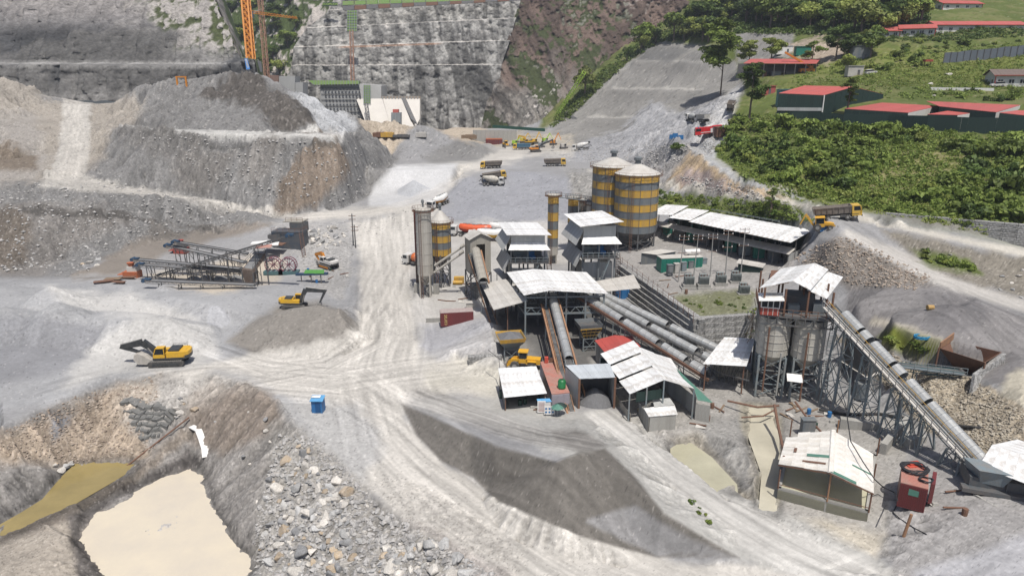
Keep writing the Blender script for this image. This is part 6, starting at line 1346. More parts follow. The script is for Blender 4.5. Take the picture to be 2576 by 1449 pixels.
for i, px in enumerate((690, 728)):
    q = P(px, 684, .4); t = thing('washing_drum', ('first','second')[i]+' purple bucket wheel for washing sand, counted from the screen box', 'wheel', q, 0, 'bucket wheels of the sand washer')
    PUR = mat('purple_red_paint', (.20,.03,.07), .6, 0, (.12,.05,.06), 1, .6)
    for yy in (-.7, .7):
        mb = MB(); k = 18; r = 2.0
        for j in range(k):
            t0, t1 = 2*math.pi*j/k, 2*math.pi*(j+1)/k; mb.beam(q+Vector((math.cos(t0)*r, yy, 1.9+math.sin(t0)*r)), q+Vector((math.cos(t1)*r, yy, 1.9+math.sin(t1)*r)), .16, .16)
        for j in range(8): t0 = 2*math.pi*j/8; mb.beam(q+Vector((0,yy,1.9)), q+Vector((math.cos(t0)*r, yy, 1.9+math.sin(t0)*r)), .1)
        part('rim', mb, PUR, t)
    for j in range(16): t0 = 2*math.pi*j/16; part('bucket', MB().box(q+Vector((math.cos(t0)*1.75, 0, 1.9+math.sin(t0)*1.75)), (.3,1.3,.3), 0), ZWALL, t)
    part('axle', MB().tube(q+Vector((0,-1.2,1.9)), q+Vector((0,1.2,1.9)), .14), STD, t)
    part('trough', MB().box(q+Vector((0,0,-.1)), (5,2.2,.9)), TEAL, t)
for i, (px, py) in enumerate(((335,697),(458,636))):
    q = G(px, py); t = thing('washing_machine', ('boxy orange screening machine at the tip of the conveyors','red and black engine unit behind the slim conveyors')[i], 'machine', q); m = mat('orange_red_paint', (.45,.12,.04), .6, 0, (.25,.10,.06), 1, .7) if i == 0 else mat('brick_red_panel', (.33,.06,.04))
    part('base', MB().box(q+Vector((0,0,.8)), (3.6,2.4,1.6)), m, t); part('hood', MB().box(q+Vector((.4,.1,2.2)), (2.4,2,1.2)), STD if i else ZINCD, t); part('funnel', MB().lathe(q+Vector((0,0,0)), [(.5,2.8),(1.0,3.7)], 8), m, t); part('platform', MB().box(q+Vector((-2.4,0,.9)), (1.4,2.6,.12)), m, t)
gs = thing('green_lidded_feeder', 'small feeder with green lid and blue belt near the brown sand mound', 'feeder', G(790,712)); q = worg(gs)
part('lid', MB().sheet([q+Vector((-2.2,1.4,3.0)), q+Vector((2.4,1.4,3.0)), q+Vector((2.8,-.6,2.6)), q+Vector((-2.2,-.4,2.6))], .1), mat('grass_green_paint', (.08,.25,.05), .6), gs); part('belt', MB().beam(q+Vector((-4.2,0,2.2)), q+Vector((3.6,0,2.4)), 1, .5), mat('machine_blue', (.03,.10,.22)), gs)
for x in (-3,-.6,1.8): part('leg', MB().beam(q+Vector((x,0,-.3)), q+Vector((x,0,2.2)), .18), STD, gs)
for i, (px, py, w_, l_, rz_, m) in enumerate(((262,712,4.2,1.6,.5,RUST),(285,706,3.6,2.2,.2,WOOD),(320,702,4,1.4,.1,RUST),(300,714,3,1.2,-.1,RUST))):
    q = G(px, py); solo('scrap_plate', MB().box(q+Vector((0,0,.5)), (w_,l_,.12), rz_).box(q+Vector((.2,.3,.15)), (w_*.6,l_*.6,.5), rz_), m, ('longest','brown timber like','thin','smallest')[i]+' rusty scrap plate dumped at the edge of the light gravel', 'scrap', 'rusty scrap plates by the orange machine')
for i, (px, py) in enumerate(((650,612),(662,622),(680,616))): q = P(px,py,5.2); solo('white_tarpaulin', MB().sheet([q+Vector((-2,1,.2)), q+Vector((2,1.4,.5)), q+Vector((2.4,-.8,.1)), q+Vector((-1.8,-1,0))], .12), (WHT,PINK,WHT)[i], ('first white','faded pink','second white')[i]+' cover sheet on the frame behind the screen box', 'cover', 'cover sheets behind the screen box')
# ================================================================== VEHICLES (built round the origin, x forward)
TYRE = mat('dusty_tyre', (.05,.048,.045), .9, 0, (.14,.13,.12), 3, .8); HUB = mat('wheel_hub', (.32,.31,.29), .6)
CHS = mat('truck_chassis', (.045,.045,.045), .7, 0, (.15,.14,.13), 2, .8)
CYEL = mat('cab_yellow', (.66,.40,.03), .4, 0, (.45,.33,.16), 1.2, .6); CWHT = mat('cab_white', (.62,.61,.58), .4, 0, (.45,.42,.38), 1.2, .6)
BODY = mat('dump_body_brown', (.17,.14,.12), .8, 0, (.28,.25,.21), 1.2, .9); DRUMM = mat('drum_cream', (.52,.49,.42), .6, 0, (.34,.30,.25), 1.2, .8)
LAMP = mat('headlamp_glass', (.6,.6,.55), .2)
def wheel(t, x, y, r=.52, w=.34, dual=False):
    s = 1 if y > 0 else -1
    o = part('wheel', MB().tube((x, y-w*(1.6 if dual else 1)/2, r), (x, y+w*(1.6 if dual else 1)/2, r), r, n=16), TYRE, t, world=False)
    part('hub', MB().tube((x, y+s*w*(.8 if dual else .5), r), (x, y+s*(w*(.8 if dual else .5)+.05), r), r*.5, n=10), HUB, o, world=False)
def cab(t, x0, x1, w, z0, z1, m, sleeper=0):
    h = z1-z0; f = .22
    prof = [(x0,z0),(x1-.05,z0),(x1,z0+.2),(x1,z0+h*.42),(x1-f,z1-.12),(x1-f-.15,z1),(x0+.1,z1),(x0,z1-.1)]
    part('cab', MB().prism([(x, -w/2, z) for x, z in prof], (0, w, 0)), m, t, world=False)
    a = Vector((x1+.012, 0, z0+h*.46)); b = Vector((x1-f+.03, 0, z1-.2))
    part('windscreen', MB().hexa([(a.x-.03,-w*.44,a.z),(a.x,-w*.44,a.z),(a.x,w*.44,a.z),(a.x-.03,w*.44,a.z)], [(b.x-.03,-w*.42,b.z),(b.x,-w*.42,b.z),(b.x,w*.42,b.z),(b.x-.03,w*.42,b.z)]), GLS, t, world=False)
    for s in (-1,1):
        part('side_window', MB().prism([(x0+.35, s*(w/2+.004), z0+h*.5),(x1-.22, s*(w/2+.004), z0+h*.5),(x1-f-.16, s*(w/2+.004), z1-.22),(x0+.35, s*(w/2+.004), z1-.22)], (0, s*.012, 0)), GLS, t, world=False)
        part('mirror', MB().box((x1-.05, s*(w/2+.22), z0+h*.6), (.08,.18,.45)).beam((x1-.1,s*w/2,z0+h*.75),(x1-.05,s*(w/2+.22),z0+h*.75),.04), BLK, t, world=False)
        part('headlamp', MB().box((x1+.02, s*w*.36, z0+.22), (.05,.36,.18)), LAMP, t, world=False)
    part('bumper', MB().box((x1+.03, 0, z0-.02), (.16, w, .34)), CHS, t, world=False)
    part('grille', MB().box((x1+.015, 0, z0+h*.27), (.04, w*.6, .34)), BLK, t, world=False)
def chassis(t, x0, x1, z=.95, w=.9):
    mb = MB()
    for s in (-1,1): mb.beam((x0, s*w/2, z), (x1, s*w/2, z), .12, .28)
    for k in range(5): x = x0+(x1-x0)*k/4; mb.beam((x,-w/2,z),(x,w/2,z),.12)
    mb.tube((x0+(x1-x0)*.55, .95, .8), (x0+(x1-x0)*.55+1.1, .95, .8), .3); mb.box((x0+(x1-x0)*.6, -.95, .8), (1.0,.5,.5))
    part('chassis', mb, CHS, t, world=False)
def make_tipper(label, cabm=CYEL, bodym=BODY, L=8.4, load=False, short=False):
    t = thing('tipper_truck', label, 'dump truck'); x0, x1 = -L/2, L/2
    chassis(t, x0+.3, x1-.3); cab(t, x1-1.9, x1, 2.45, .75, 2.95, cabm)
    for s in (-1,1):
        wheel(t, x1-1.3, s*1.0)
        if not short: wheel(t, x1-2.75 if L > 8.6 else x0+3.9, s*1.0)
        wheel(t, x0+2.5, s*.98, dual=True); wheel(t, x0+1.15, s*.98, dual=True)
        part('mudguard', MB().box((x1-1.3, s*1.1, 1.15), (1.3,.35,.08)), CHS, t, world=False)
    b0, b1 = x0, x1-2.1; zb, zt_ = 1.3, 2.75; w = 1.22
    mb = MB(); 
    mb.hexa([(b0,-w*.8,zb),(b1,-w*.8,zb),(b1,w*.8,zb),(b0,w*.8,zb)], [(b0-.1,-w*.86,zb+.14),(b1,-w*.86,zb+.14),(b1,w*.86,zb+.14),(b0-.1,w*.86,zb+.14)])
    part('dump_floor', mb, bodym, t, world=False)
    for s in (-1,1):
        part('dump_side', MB().hexa([(b0,s*w*.8,zb),(b1,s*w*.8,zb),(b1,s*(w*.8-.08),zb),(b0,s*(w*.8-.08),zb)], [(b0-.35,s*w*1.02,zt_),(b1+.1,s*w*1.02,zt_+.1),(b1+.1,s*(w*1.02-.08),zt_+.1),(b0-.35,s*(w*1.02-.08),zt_)]), bodym, t, world=False)
        mb = MB()
        for k in range(7): x = b0+.1+(b1-b0-.2)*k/6; mb.beam((x,s*(w*.8+.05),zb),(x-.05,s*(w*1.02+.05),zt_-.02),.12)
        mb.beam((b0-.35,s*(w*1.04),zt_),(b1+.1,s*(w*1.04),zt_+.1),.14); part('side_ribs', mb, bodym, t, world=False)
    part('headboard', MB().hexa([(b1-.08,-w*.8,zb),(b1,-w*.8,zb),(b1,w*.8,zb),(b1-.08,w*.8,zb)], [(b1+.05,-w*1.02,zt_+.25),(b1+.13,-w*1.02,zt_+.25),(b1+.13,w*1.02,zt_+.25),(b1+.05,w*1.02,zt_+.25)]), bodym, t, world=False)
    part('tailgate', MB().hexa([(b0-.08,-w*.8,zb),(b0,-w*.8,zb),(b0,w*.8,zb),(b0-.08,w*.8,zb)], [(b0-.40,-w*1.0,zt_-.1),(b0-.32,-w*1.0,zt_-.1),(b0-.32,w*1.0,zt_-.1),(b0-.40,w*1.0,zt_-.1)]), bodym, t, world=False)
    part('tipping_ram', MB().tube((b1+.28,0,1.2),(b1+.28,0,2.7),.14), STD, t, world=False)
    return t
def make_mixer(label, cabm=CWHT, drumm=DRUMM):
    t = thing('mixer_truck', label, 'concrete mixer'); L = 8.4; x0, x1 = -L/2, L/2
    chassis(t, x0+.3, x1-.3); cab(t, x1-1.9, x1, 2.45, .75, 2.85, cabm)
    for s in (-1,1): wheel(t, x1-1.3, s*1.0); wheel(t, x0+2.6, s*.98, dual=True); wheel(t, x0+1.25, s*.98, dual=True)
    a = Vector((x1-2.2,0,1.95)); b = Vector((x0+.5,0,2.95)); d = (b-a).normalized(); L_ = (b-a).length; prof = [(.45,0),(1.0,.5),(1.2,1.5),(1.2,2.4),(.95,3.6),(.5,L_)]
    sd = Vector((0,1,0)); up = d.cross(sd)*-1; n = 20; vs = []
    for r, s in prof:
        for i in range(n): th = 2*math.pi*i/n; vs.append(a+d*s+sd*(math.cos(th)*r)+up*(math.sin(th)*r))
    fs = [(k*n+i, k*n+(i+1)%n, (k+1)*n+(i+1)%n, (k+1)*n+i) for k in range(len(prof)-1) for i in range(n)]+[tuple(range(n)), tuple(range((len(prof)-1)*n, len(prof)*n))]
    part('drum', MB().add(vs, fs), drumm, t, world=False, smooth=True)
    mb = MB()
    for k in range(28):
        s = .6+k*.11; th = k*.55; r = 1.22 if s < 2.6 else 1.22-(s-2.6)*.3
        p = a+d*s+sd*math.cos(th)*r+up*math.sin(th)*r; q = a+d*(s+.11)+sd*math.cos(th+.55)*r+up*math.sin(th+.55)*r; mb.beam(p, q, .08)
    part('drum_band', mb, ZWALL, t, world=False)
    part('hopper', MB().hexa([(x0-.1,-.3,2.9),(x0+.6,-.3,2.9),(x0+.6,.3,2.9),(x0-.1,.3,2.9)], [(x0-.4,-.6,3.6),(x0+.7,-.6,3.6),(x0+.7,.6,3.6),(x0-.4,.6,3.6)]), CHS, t, world=False)
    part('chute', MB().beam((x0+.1,0,2.3),(x0-.9,.5,1.4),.45,.12), CHS, t, world=False)
    mb = MB(); mb.beam((x0+.4,-.5,1),(x0+.5,-.5,2.9),.14).beam((x0+.4,.5,1),(x0+.5,.5,2.9),.14).box((x1-2.15,0,1.6),(.3,1.8,.9)).tube((x1-2.1,.8,2.3),(x1-2.1,-.2,2.3),.28)
    for k in range(5): mb.beam((x0+.15,-.75,1+k*.4),(x0+.15,-1.05,1+k*.4),.05)
    part('drum_frame', mb, CHS, t, world=False)
    return t
def make_tanker(label, tankm, lowm, cabm=CWHT, L=12.5):
    t = thing('tanker_truck', label, 'cement tanker'); x1 = L/2; x0 = -L/2
    chassis(t, x0+.4, x1-.3); cab(t, x1-2.0, x1, 2.45, .8, 3.0, cabm)
    for s in (-1,1):
        wheel(t, x1-1.35, s*1.0); wheel(t, x1-3.3, s*.98, dual=True)
        for k in range(3): wheel(t, x0+1.1+k*1.35, s*.98, dual=True)
    n = 20; xs = [x0+.2, x0+.7, x0+2.5, (x0+x1)/2-1.2, x1-4.2, x1-2.9, x1-2.5]; R = [.3,1.0,1.25,1.3,1.2,.95,.25]; Zc = [2.7,2.6,2.45,2.2,2.5,2.65,2.7]
    def sect(lo, hi):
        vs = []; fs = []
        for x, r, zc in zip(xs, R, Zc):
            for i in range(n+1):
                th = lo+(hi-lo)*i/n; vs.append(Vector((x, r*math.cos(th)*.95, zc+r*math.sin(th)*(1.0 if math.sin(th) > 0 else 1.05))))
        for k in range(len(xs)-1):
            for i in range(n): fs.append((k*(n+1)+i, k*(n+1)+i+1, (k+1)*(n+1)+i+1, (k+1)*(n+1)+i))
        fs += [tuple(range(n+1)), tuple(range((len(xs)-1)*(n+1), len(xs)*(n+1)))]
        return MB().add(vs, fs)
    part('tank_top', sect(-.15, math.pi+.15), tankm, t, world=False, smooth=True); part('tank_belly', sect(math.pi+.15, 2*math.pi-.15), lowm, t, world=False, smooth=True)
    mb = MB(); rail(mb, [Vector((x0+1.5,.35,3.55)), Vector((x1-4,.35,3.65))], h=.35, r=.03); mb.box(((x0+x1)/2-1, 0, 3.52), (6,.5,.06)); part('catwalk', mb, STG, t, world=False)
    for k in range(3): part('manhole', MB().lathe((x0+2.8+k*2.3,0,0), [(.3,3.4),(.3,3.75)], 10), ZINC, t, world=False)
    mb = MB()
    for s in (-.25,.25): mb.beam((-.5+s,-1.35,1.2),(-.5+s,-.9,3.4),.05)
    for k in range(7): f = k/7; mb.beam((-.75,-1.35+.45*f,1.3+2*f),(-.25,-1.35+.45*f,1.3+2*f),.05)
    part('ladder', mb, STD, t, world=False)
    part('mudguard', MB().box((x0+2.45,1.05,1.25),(4.4,.3,.08)).box((x0+2.45,-1.05,1.25),(4.4,.3,.08)), CHS, t, world=False)
    return t
XY = mat('excavator_yellow', (.66,.38,.02), .4, 0, (.42,.27,.08), 1.2, .5); XG = mat('excavator_dark_grey', (.028,.033,.036), .5, 0, (.09,.085,.08), 1.5, .6); STEELW = mat('worn_steel', (.32,.31,.29), .5, .3, (.2,.18,.16), 2, .7)
def make_excavator(label, house, boom, pts, bucket_m=STEELW, turn=0.0, s=1.0, cat='excavator', bs=1.0):
    """pts: boom foot, knee, tip, stick end (x,z)"""
    t = thing('excavator', label, cat); 
    for y in (-1.25, 1.25):
        L = 2.5; prof = []
        for i in range(7): a = -math.pi/2+math.pi*i/6; prof.append((L-.45+.45*math.cos(a), .5+.45*math.sin(a)))
        for i in range(7): a = math.pi/2+math.pi*i/6; prof.append((-L+.45+.45*math.cos(a), .5+.45*math.sin(a)))
        tr = part('track', MB().prism([(x*s, (y-.3)*s, z*s) for x, z in prof], (0,.6*s,0)), TYRE, t, world=False)
        for i in range(16): part('track_shoe', MB().box(((-2.1+i*.28)*s, y*s, .98*s), (.2*s,.62*s,.06*s)), STEELW, tr, world=False)
        part('track_frame', MB().box((0, (y+(.28 if y > 0 else -.28))*s, .5*s), (3.6*s,.12*s,.4*s)), boom, tr, world=False)
    part('carbody', MB().box((0,0,.7*s), (2.2*s,2.2*s,.5*s)).lathe((0,0,0), [(.8*s,.9*s),(.8*s,1.15*s)], 16), XG, t, world=False)
    cs, sn = math.cos(turn), math.sin(turn); M = lambda x, y, z: Vector(((x*cs-y*sn)*s, (x*sn+y*cs)*s, z*s))
    def mbx(x0, x1, y0, y1, z0, z1): return [M(x0,y0,z0),M(x1,y0,z0),M(x1,y1,z0),M(x0,y1,z0)], [M(x0,y0,z1),M(x1,y0,z1),M(x1,y1,z1),M(x0,y1,z1)]
    part('upper_deck', MB().hexa(*mbx(-2.6,1.7,-1.35,1.35,1.15,1.45)), XG, t, world=False)
    part('engine_house', MB().hexa(*mbx(-2.7,-.2,-1.35,1.35,1.45,2.25)).hexa(*mbx(-.2,1.2,-1.35,-.45,1.45,2.1)), house, t, world=False)
    part('engine_hood', MB().hexa(*mbx(-1.9,-.4,-1.0,1.0,2.25,2.5)), XG, t, world=False)
    part('counterweight', MB().prism([M(-2.6,-1.38,1.2),M(-3.15,-.95,1.2),M(-3.3,0,1.2),M(-3.15,.95,1.2),M(-2.6,1.38,1.2)], Vector((0,0,.5*s))), XG, t, world=False)
    part('counterweight_top', MB().prism([M(-2.6,-1.38,1.7),M(-3.15,-.95,1.7),M(-3.3,0,1.7),M(-3.15,.95,1.7),M(-2.6,1.38,1.7)], Vector((0,0,.5*s))), house, t, world=False)
    c = part('cab', MB().hexa(*mbx(.0,1.6,.4,1.35,1.45,1.95)).hexa([M(0,.4,2.85),M(1.2,.4,2.85),M(1.2,1.35,2.85),M(0,1.35,2.85)], [M(0,.4,2.98),M(1.15,.4,2.98),M(1.15,1.35,2.98),M(0,1.35,2.98)]).beam(M(.05,.45,1.9),M(.05,.45,2.9),.1*s).beam(M(.05,1.3,1.9),M(.05,1.3,2.9),.1*s).beam(M(1.55,.45,1.9),M(1.15,.45,2.9),.1*s).beam(M(1.55,1.3,1.9),M(1.15,1.3,2.9),.1*s), house, t, world=False)
    part('cab_glass', MB().hexa([M(.06,.46,1.95),M(1.54,.46,1.95),M(1.54,1.29,1.95),M(.06,1.29,1.95)], [M(.06,.46,2.85),M(1.13,.46,2.85),M(1.13,1.29,2.85),M(.06,1.29,2.85)]), GLS, c, world=False)
    def arm(name, poly, y, w, m): part(name, MB().prism([M(x, y-w/2, z) for x, z in poly], M(0,w,0)-M(0,0,0)), m, t, world=False)
    (x0,z0),(x1,z1),(x2,z2),(x3,z3) = pts
    def seg(a, b, wa, wb):
        d = Vector((b[0]-a[0], b[1]-a[1])).normalized(); n = Vector((-d.y, d.x)); return [(a[0]+n.x*wa, a[1]+n.y*wa),(a[0]-n.x*wa, a[1]-n.y*wa),(b[0]-n.x*wb, b[1]-n.y*wb),(b[0]+n.x*wb, b[1]+n.y*wb)]
    arm('boom', seg((x0,z0),(x1,z1),.32,.52), -.05, .6, boom); arm('boom_end', seg((x1,z1),(x2,z2),.52,.28), -.05, .46, boom); arm('stick', seg((x2+(x2-x3)*.12,z2+(z2-z3)*.12),(x3,z3),.32,.15), -.05, .36, boom)
    for y in (-.42,.34): part('boom_ram', MB().tube(M(x0+.5,y,z0-.3), M((x0+x1)/2+.3,y,(z0+z1)/2+.1), .10*s), STEELW, t, world=False)
    part('stick_ram', MB().tube(M(x1,-.05,z1+.5), M(x2+(x2-x3)*.1,-.05,z2+.35), .10*s), STEELW, t, world=False)
    bx, bz = x3, z3; dx = -1 if x3 < x2 else 1
    poly = [(bx,bz+.15),(bx+.35,bz+.05),(bx+.45,bz-.6),(bx+.1,bz-1.15),(bx-.6,bz-1.2),(bx-1.0,bz-.75),(bx-.5,bz-.2)]
    poly = [(bx+(x-bx)*bs, bz+(z-bz)*(1+(bs-1)*.35)) for x, z in poly]; arm('bucket', poly, -.05, 1.5+(bs-1), bucket_m)
    for k in range(5): part('bucket_tooth', MB().beam(M(bx-.95,-.65+k*.3,bz-.8), M(bx-1.2,-.65+k*.3,bz-.55), .1*s), STEELW, t, world=False)
    mb = MB(); rail(mb, [M(-2.4,-1.3,2.25), M(-.4,-1.3,2.25)], h=.4*s, r=.02); part('handrail', mb, XG, t, world=False)
    return t
def put(t, p, rz):
    c, s = math.cos(rz), math.sin(rz); h = lambda a, b: zt(p.x+a*c-b*s, p.y+a*s+b*c)
    f, k, l, r = h(3,0), h(-3,0), h(0,1.2), h(0,-1.2); p = Vector((p.x, p.y, max((f+k)/2, (l+r)/2)-.02))
    t.location = p; t.rotation_euler = (max(-.05, min(.05, math.atan2(l-r, 2.4))), max(-.12, min(.12, -math.atan2(f-k, 6))), rz); return t
e1 = make_excavator('big yellow excavator with grey boom curled down, resting on the pale yard', XY, XG, [(1.2,1.7),(3.3,3.5),(6.1,2.9),(3.7,1.9)], mat('pale_bucket', (.50,.47,.42), .5, .1, (.3,.27,.23), 1.5, .7), s=1.2, bs=1.7); put(e1, G(427,915), math.pi+.12)
e2 = make_excavator('yellow excavator on the crest of the brown sand mound', XY, XG, [(1.2,1.7),(2.4,4.2),(6.4,3.9),(5.2,1.2)]); put(e2, G(742,775), .1)
e3 = make_excavator('dark long armed excavator with orange house working among parked machines', mat('orange_house', (.62,.24,.03), .5), XG, [(1.2,1.7),(3.4,3.6),(8.2,5.2),(8.6,2.3)]); put(e3, G(1348,383), .15)
e4 = make_excavator('old white and orange excavator with folded arm below the rock dump', CWHT, mat('orange_house', (.62,.24,.03), .5), [(1.2,1.6),(2.2,3.4),(4.8,2.6),(3.6,1.2)]); put(e4, G(826,672), 2.5)
e5 = make_excavator('yellow excavator parked behind the blue bodied tipper', XY, XY, [(1.2,1.7),(2.4,4.0),(5.2,4.6),(6.2,2.2)]); put(e5, G(1330,365), 2.8)
t = make_tipper('yellow cabbed tipper with brown body parked by the pale gravel, facing the spoil heap'); put(t, G(1236,424), math.pi-.12)
t = make_tipper('brown bodied tipper driving away along the road behind the gravel slope'); put(t, G(1397,418), -.05)
t = make_tipper('yellow cabbed tipper mostly hidden behind the cream mixer'); put(t, G(1246,452), .15)
t = make_tipper('big empty tipper with yellow cab on the hill road beside the backhoe', L=9.0); put(t, G(2107,549), -.22)
t = make_tipper('tipper with blue body and yellow cab in the valley yard', bodym=mat('tipper_blue', (.05,.17,.27), .6, 0, (.15,.18,.2), 1, .5)); put(t, G(1312,377), math.pi-.1)
t = make_tipper('white tipper parked tail first on the gravel ramp above the fire engine', CWHT, mat('pale_body', (.48,.46,.42), .6)); put(t, G(1766,312), math.pi/2+.15)
t = make_tipper('dark tipper body facing up the upper ramp by the trees', mat('dark_cab', (.06,.06,.06), .5), BODY); put(t, G(1838,275), 1.2)
m1 = make_mixer('cream mixer truck with white cab in front of the tippers'); put(m1, G(1240,466), -.14)
m2 = make_mixer('grey mixer truck parked tail first beside the white tipper', CWHT, ZWALL); put(m2, G(1740,308), math.pi/2+.2)
m3 = make_mixer('mixer truck with orange drum half hidden by the slender silo', CWHT, mat('drum_orange', (.65,.15,.03), .5, 0, (.4,.15,.07), 1, .5)); put(m3, G(1052,668), math.pi-.5)
m4 = make_mixer('white mixer truck at the far rim of the valley yard', CWHT, CWHT); put(m4, G(1462,378), math.pi-.1)
t = make_tanker('orange red cement tanker with white cab behind the small hoist tower', mat('tank_orange', (.62,.10,.03), .35, 0, (.45,.12,.05), .8, .4), mat('tank_red', (.38,.04,.02), .4)); put(t, G(1186,594), math.pi-.17)
t = make_tanker('white cement tanker with a yellow belly beside the lower mixing tower', WHT, mat('tank_yellow', (.66,.38,.04), .4)); put(t, G(1232,606), math.pi+.04)
t = make_tanker('plain white cement tanker behind the yellow bellied one', WHT, WHT); put(t, G(1262,590), math.pi-.08)
t = make_tanker('white tanker with orange belly coming round the pale gravel pile', WHT, mat('tank_amber', (.55,.25,.05), .4), L=10.5); put(t, G(1104,519), math.pi+1.05)
# backhoe loader
def make_backhoe(label):
    t = thing('backhoe_loader', label, 'backhoe loader'); m = mat('backhoe_yellow', (.70,.38,.04), .4, 0, (.5,.3,.1), 1, .5)
    for s in (-1,1): wheel(t, -1.1, s*.95, .78, .45); wheel(t, 1.35, s*.9, .52, .36)
    part('bonnet', MB().prism([(.3,-.45,.9),(2.1,-.45,.8),(2.1,-.45,1.45),(.3,-.45,1.8)], (0,.9,0)), m, t, world=False)
    c = part('cab_floor', MB().box((-.6,0,1.15), (1.8,1.5,.7)), m, t, world=False)
    mb = MB()
    for x in (-1.4,.25):
        for y in (-.7,.7): mb.beam((x,y,1.4),(x,y,2.75),.1)
    part('cab_frame', mb, m, c, world=False); part('cab_glass', MB().box((-.58,0,2.1), (1.55,1.35,1.2)), GLS, c, world=False); part('cab_roof', MB().box((-.58,0,2.8), (1.95,1.65,.14)), m, c, world=False)
    for s in (-1,1): part('loader_arm', MB().prism([(.2,s*.6,1.7),(1.9,s*.6,1.5),(2.9,s*.6,.5),(2.7,s*.6,.35),(1.7,s*.6,1.2),(.2,s*.6,1.4)], (0,s*.14,0)), m, t, world=False)
    part('loader_bucket', MB().prism([(2.7,-1.15,.1),(3.5,-1.15,.05),(3.3,-1.15,.3),(2.95,-1.15,.45),(2.9,-1.15,1.0),(2.7,-1.15,1.0)], (0,2.3,0)), STEELW, t, world=False)
    part('hoe_boom', MB().prism([(-1.6,-.12,1.0),(-2.1,-.12,1.2),(-3.4,-.12,3.3),(-3.1,-.12,3.5),(-2.7,-.12,3.1)], (0,.24,0)), m, t, world=False)
    part('hoe_stick', MB().prism([(-3.0,-.1,3.7),(-3.4,-.1,3.6),(-4.5,-.1,1.5),(-4.3,-.1,1.4)], (0,.2,0)), m, t, world=False)
    part('hoe_bucket', MB().prism([(-4.3,-.35,1.5),(-4.6,-.35,1.4),(-4.7,-.35,.8),(-4.3,-.35,.5),(-3.9,-.35,.8)], (0,.7,0)), STEELW, t, world=False)
    for s in (-1,1): part('stabiliser', MB().beam((-1.6,s*.7,1.1),(-1.8,s*1.1,.1),.14), STD, t, world=False)
    return t
put(make_backhoe('yellow backhoe loader at the edge of the hill road, digging arm raised'), G(2070,578), -.35)
def make_loader(label, s=1.0):
    t = thing('wheel_loader', label, 'wheel loader'); m = mat('loader_yellow', (.68,.36,.02), .4, 0, (.45,.28,.08), 1, .5)
    for y in (-1.05,1.05):
        for x in (-1.5,1.5): wheel(t, x, y, .8, .55)
    part('rear_hood', MB().prism([(-3.1,-.75,1.1),(-.4,-.75,1.1),(-.4,-.75,2.1),(-2.9,-.75,2.0)], (0,1.5,0)), m, t, world=False)
    part('radiator', MB().box((-3.0,0,1.6), (.2,1.3,.8)), BLK, t, world=False); part('cab_glass', MB().box((.1,0,2.5), (1.3,1.3,1.3)), GLS, t, world=False); part('cab_roof', MB().box((.1,0,3.22), (1.7,1.6,.16)), m, t, world=False)
    part('cab_base', MB().box((.1,0,1.6), (1.5,1.5,.7)), m, t, world=False); part('front_frame', MB().box((1.4,0,1.2), (1.6,.9,.8)), m, t, world=False)
    for y in (-.55,.55): part('lift_arm', MB().prism([(.9,y-.1,2.0),(1.9,y-.1,1.9),(3.2,y-.1,.6),(2.9,y-.1,.4),(.9,y-.1,1.6)], (0,.2,0)), m, t, world=False)
    part('bucket', MB().prism([(2.9,-1.45,.15),(3.9,-1.45,.1),(3.5,-1.45,.5),(3.2,-1.45,.7),(3.25,-1.45,1.4),(2.9,-1.45,1.3)], (0,2.9,0)), STEELW, t, world=False)
    for y in (-1.05,1.05): part('fender', MB().box((-1.5,y,1.72), (1.5,.5,.1)), m, t, world=False)
    return t
put(make_loader('yellow wheel loader half hidden behind the tilted roof workshop'), G(1318,926), math.pi-.15)
put(make_loader('orange yellow loader next to the red skip in the valley yard'), G(1273,371), -1.2)
ft = thing('fire_engine', 'red fire engine with open grey rear parked on the rubble bench', 'fire engine'); RED = mat('fire_red', (.60,.02,.025), .35, 0, (.4,.05,.05), 1, .4)
chassis(ft, -4.3, 4.0); cab(ft, 2.2, 4.5, 2.5, .8, 3.1, RED)
part('tank_body', MB().box((.4,0,2.0), (3.4,2.5,1.9)), RED, ft, world=False); part('rear_body', MB().box((-2.9,0,2.0), (3.0,2.4,2.0)), GST, ft, world=False); part('side_locker', MB().box((-.9,-1.27,1.9), (.7,.06,1.5)).box((-.9,1.27,1.9), (.7,.06,1.5)), WHT, ft, world=False)
part('white_band', MB().box((.9,-1.26,1.5), (3.6,.03,.2)).box((.9,1.26,1.5), (3.6,.03,.2)), WHT, ft, world=False); part('roof_rack', MB().box((.4,.4,3.1), (3.0,.5,.12)).box((-2.9,0,3.1), (3.1,2.5,.1)), RED, ft, world=False); part('beacon', MB().box((3.2,0,3.2), (.3,1.6,.18)), BLUE, ft, world=False)
for s in (-1,1):
    wheel(ft, 3.0, s*1.0)
    for x in (-1.6,-2.95): wheel(ft, x, s*.98, dual=True)
put(ft, G(1782,347), math.pi-.12)
def make_car(label, m, suv=True, nm='parked_car', cat='car'):
    t = thing(nm, label, cat)
    part('body', MB().prism([(-2.2,-.85,.4),(2.2,-.85,.4),(2.25,-.85,.85),(1.3,-.85,1.05),(-2.2,-.85,1.1)], (0,1.7,0)), m, t, world=False)
    part('cabin', MB().prism([(-2.1,-.75,1.1),(1.1,-.75,1.05),(.4,-.75,1.65),(-1.9,-.75,1.7)], (0,1.5,0)), GLS, t, world=False); part('roof', MB().box((-.75,0,1.7), (2.3,1.45,.07)), m, t, world=False)
    for s in (-1,1):
        for x in (-1.35,1.4): wheel(t, x, s*.78, .36, .22)
        part('headlamp', MB().box((2.22,s*.6,.75), (.06,.35,.14)), LAMP, t, world=False)
    return t
put(make_car('white car parked under the eave of the white bungalow', CWHT), G(2508,219), math.pi-.1)
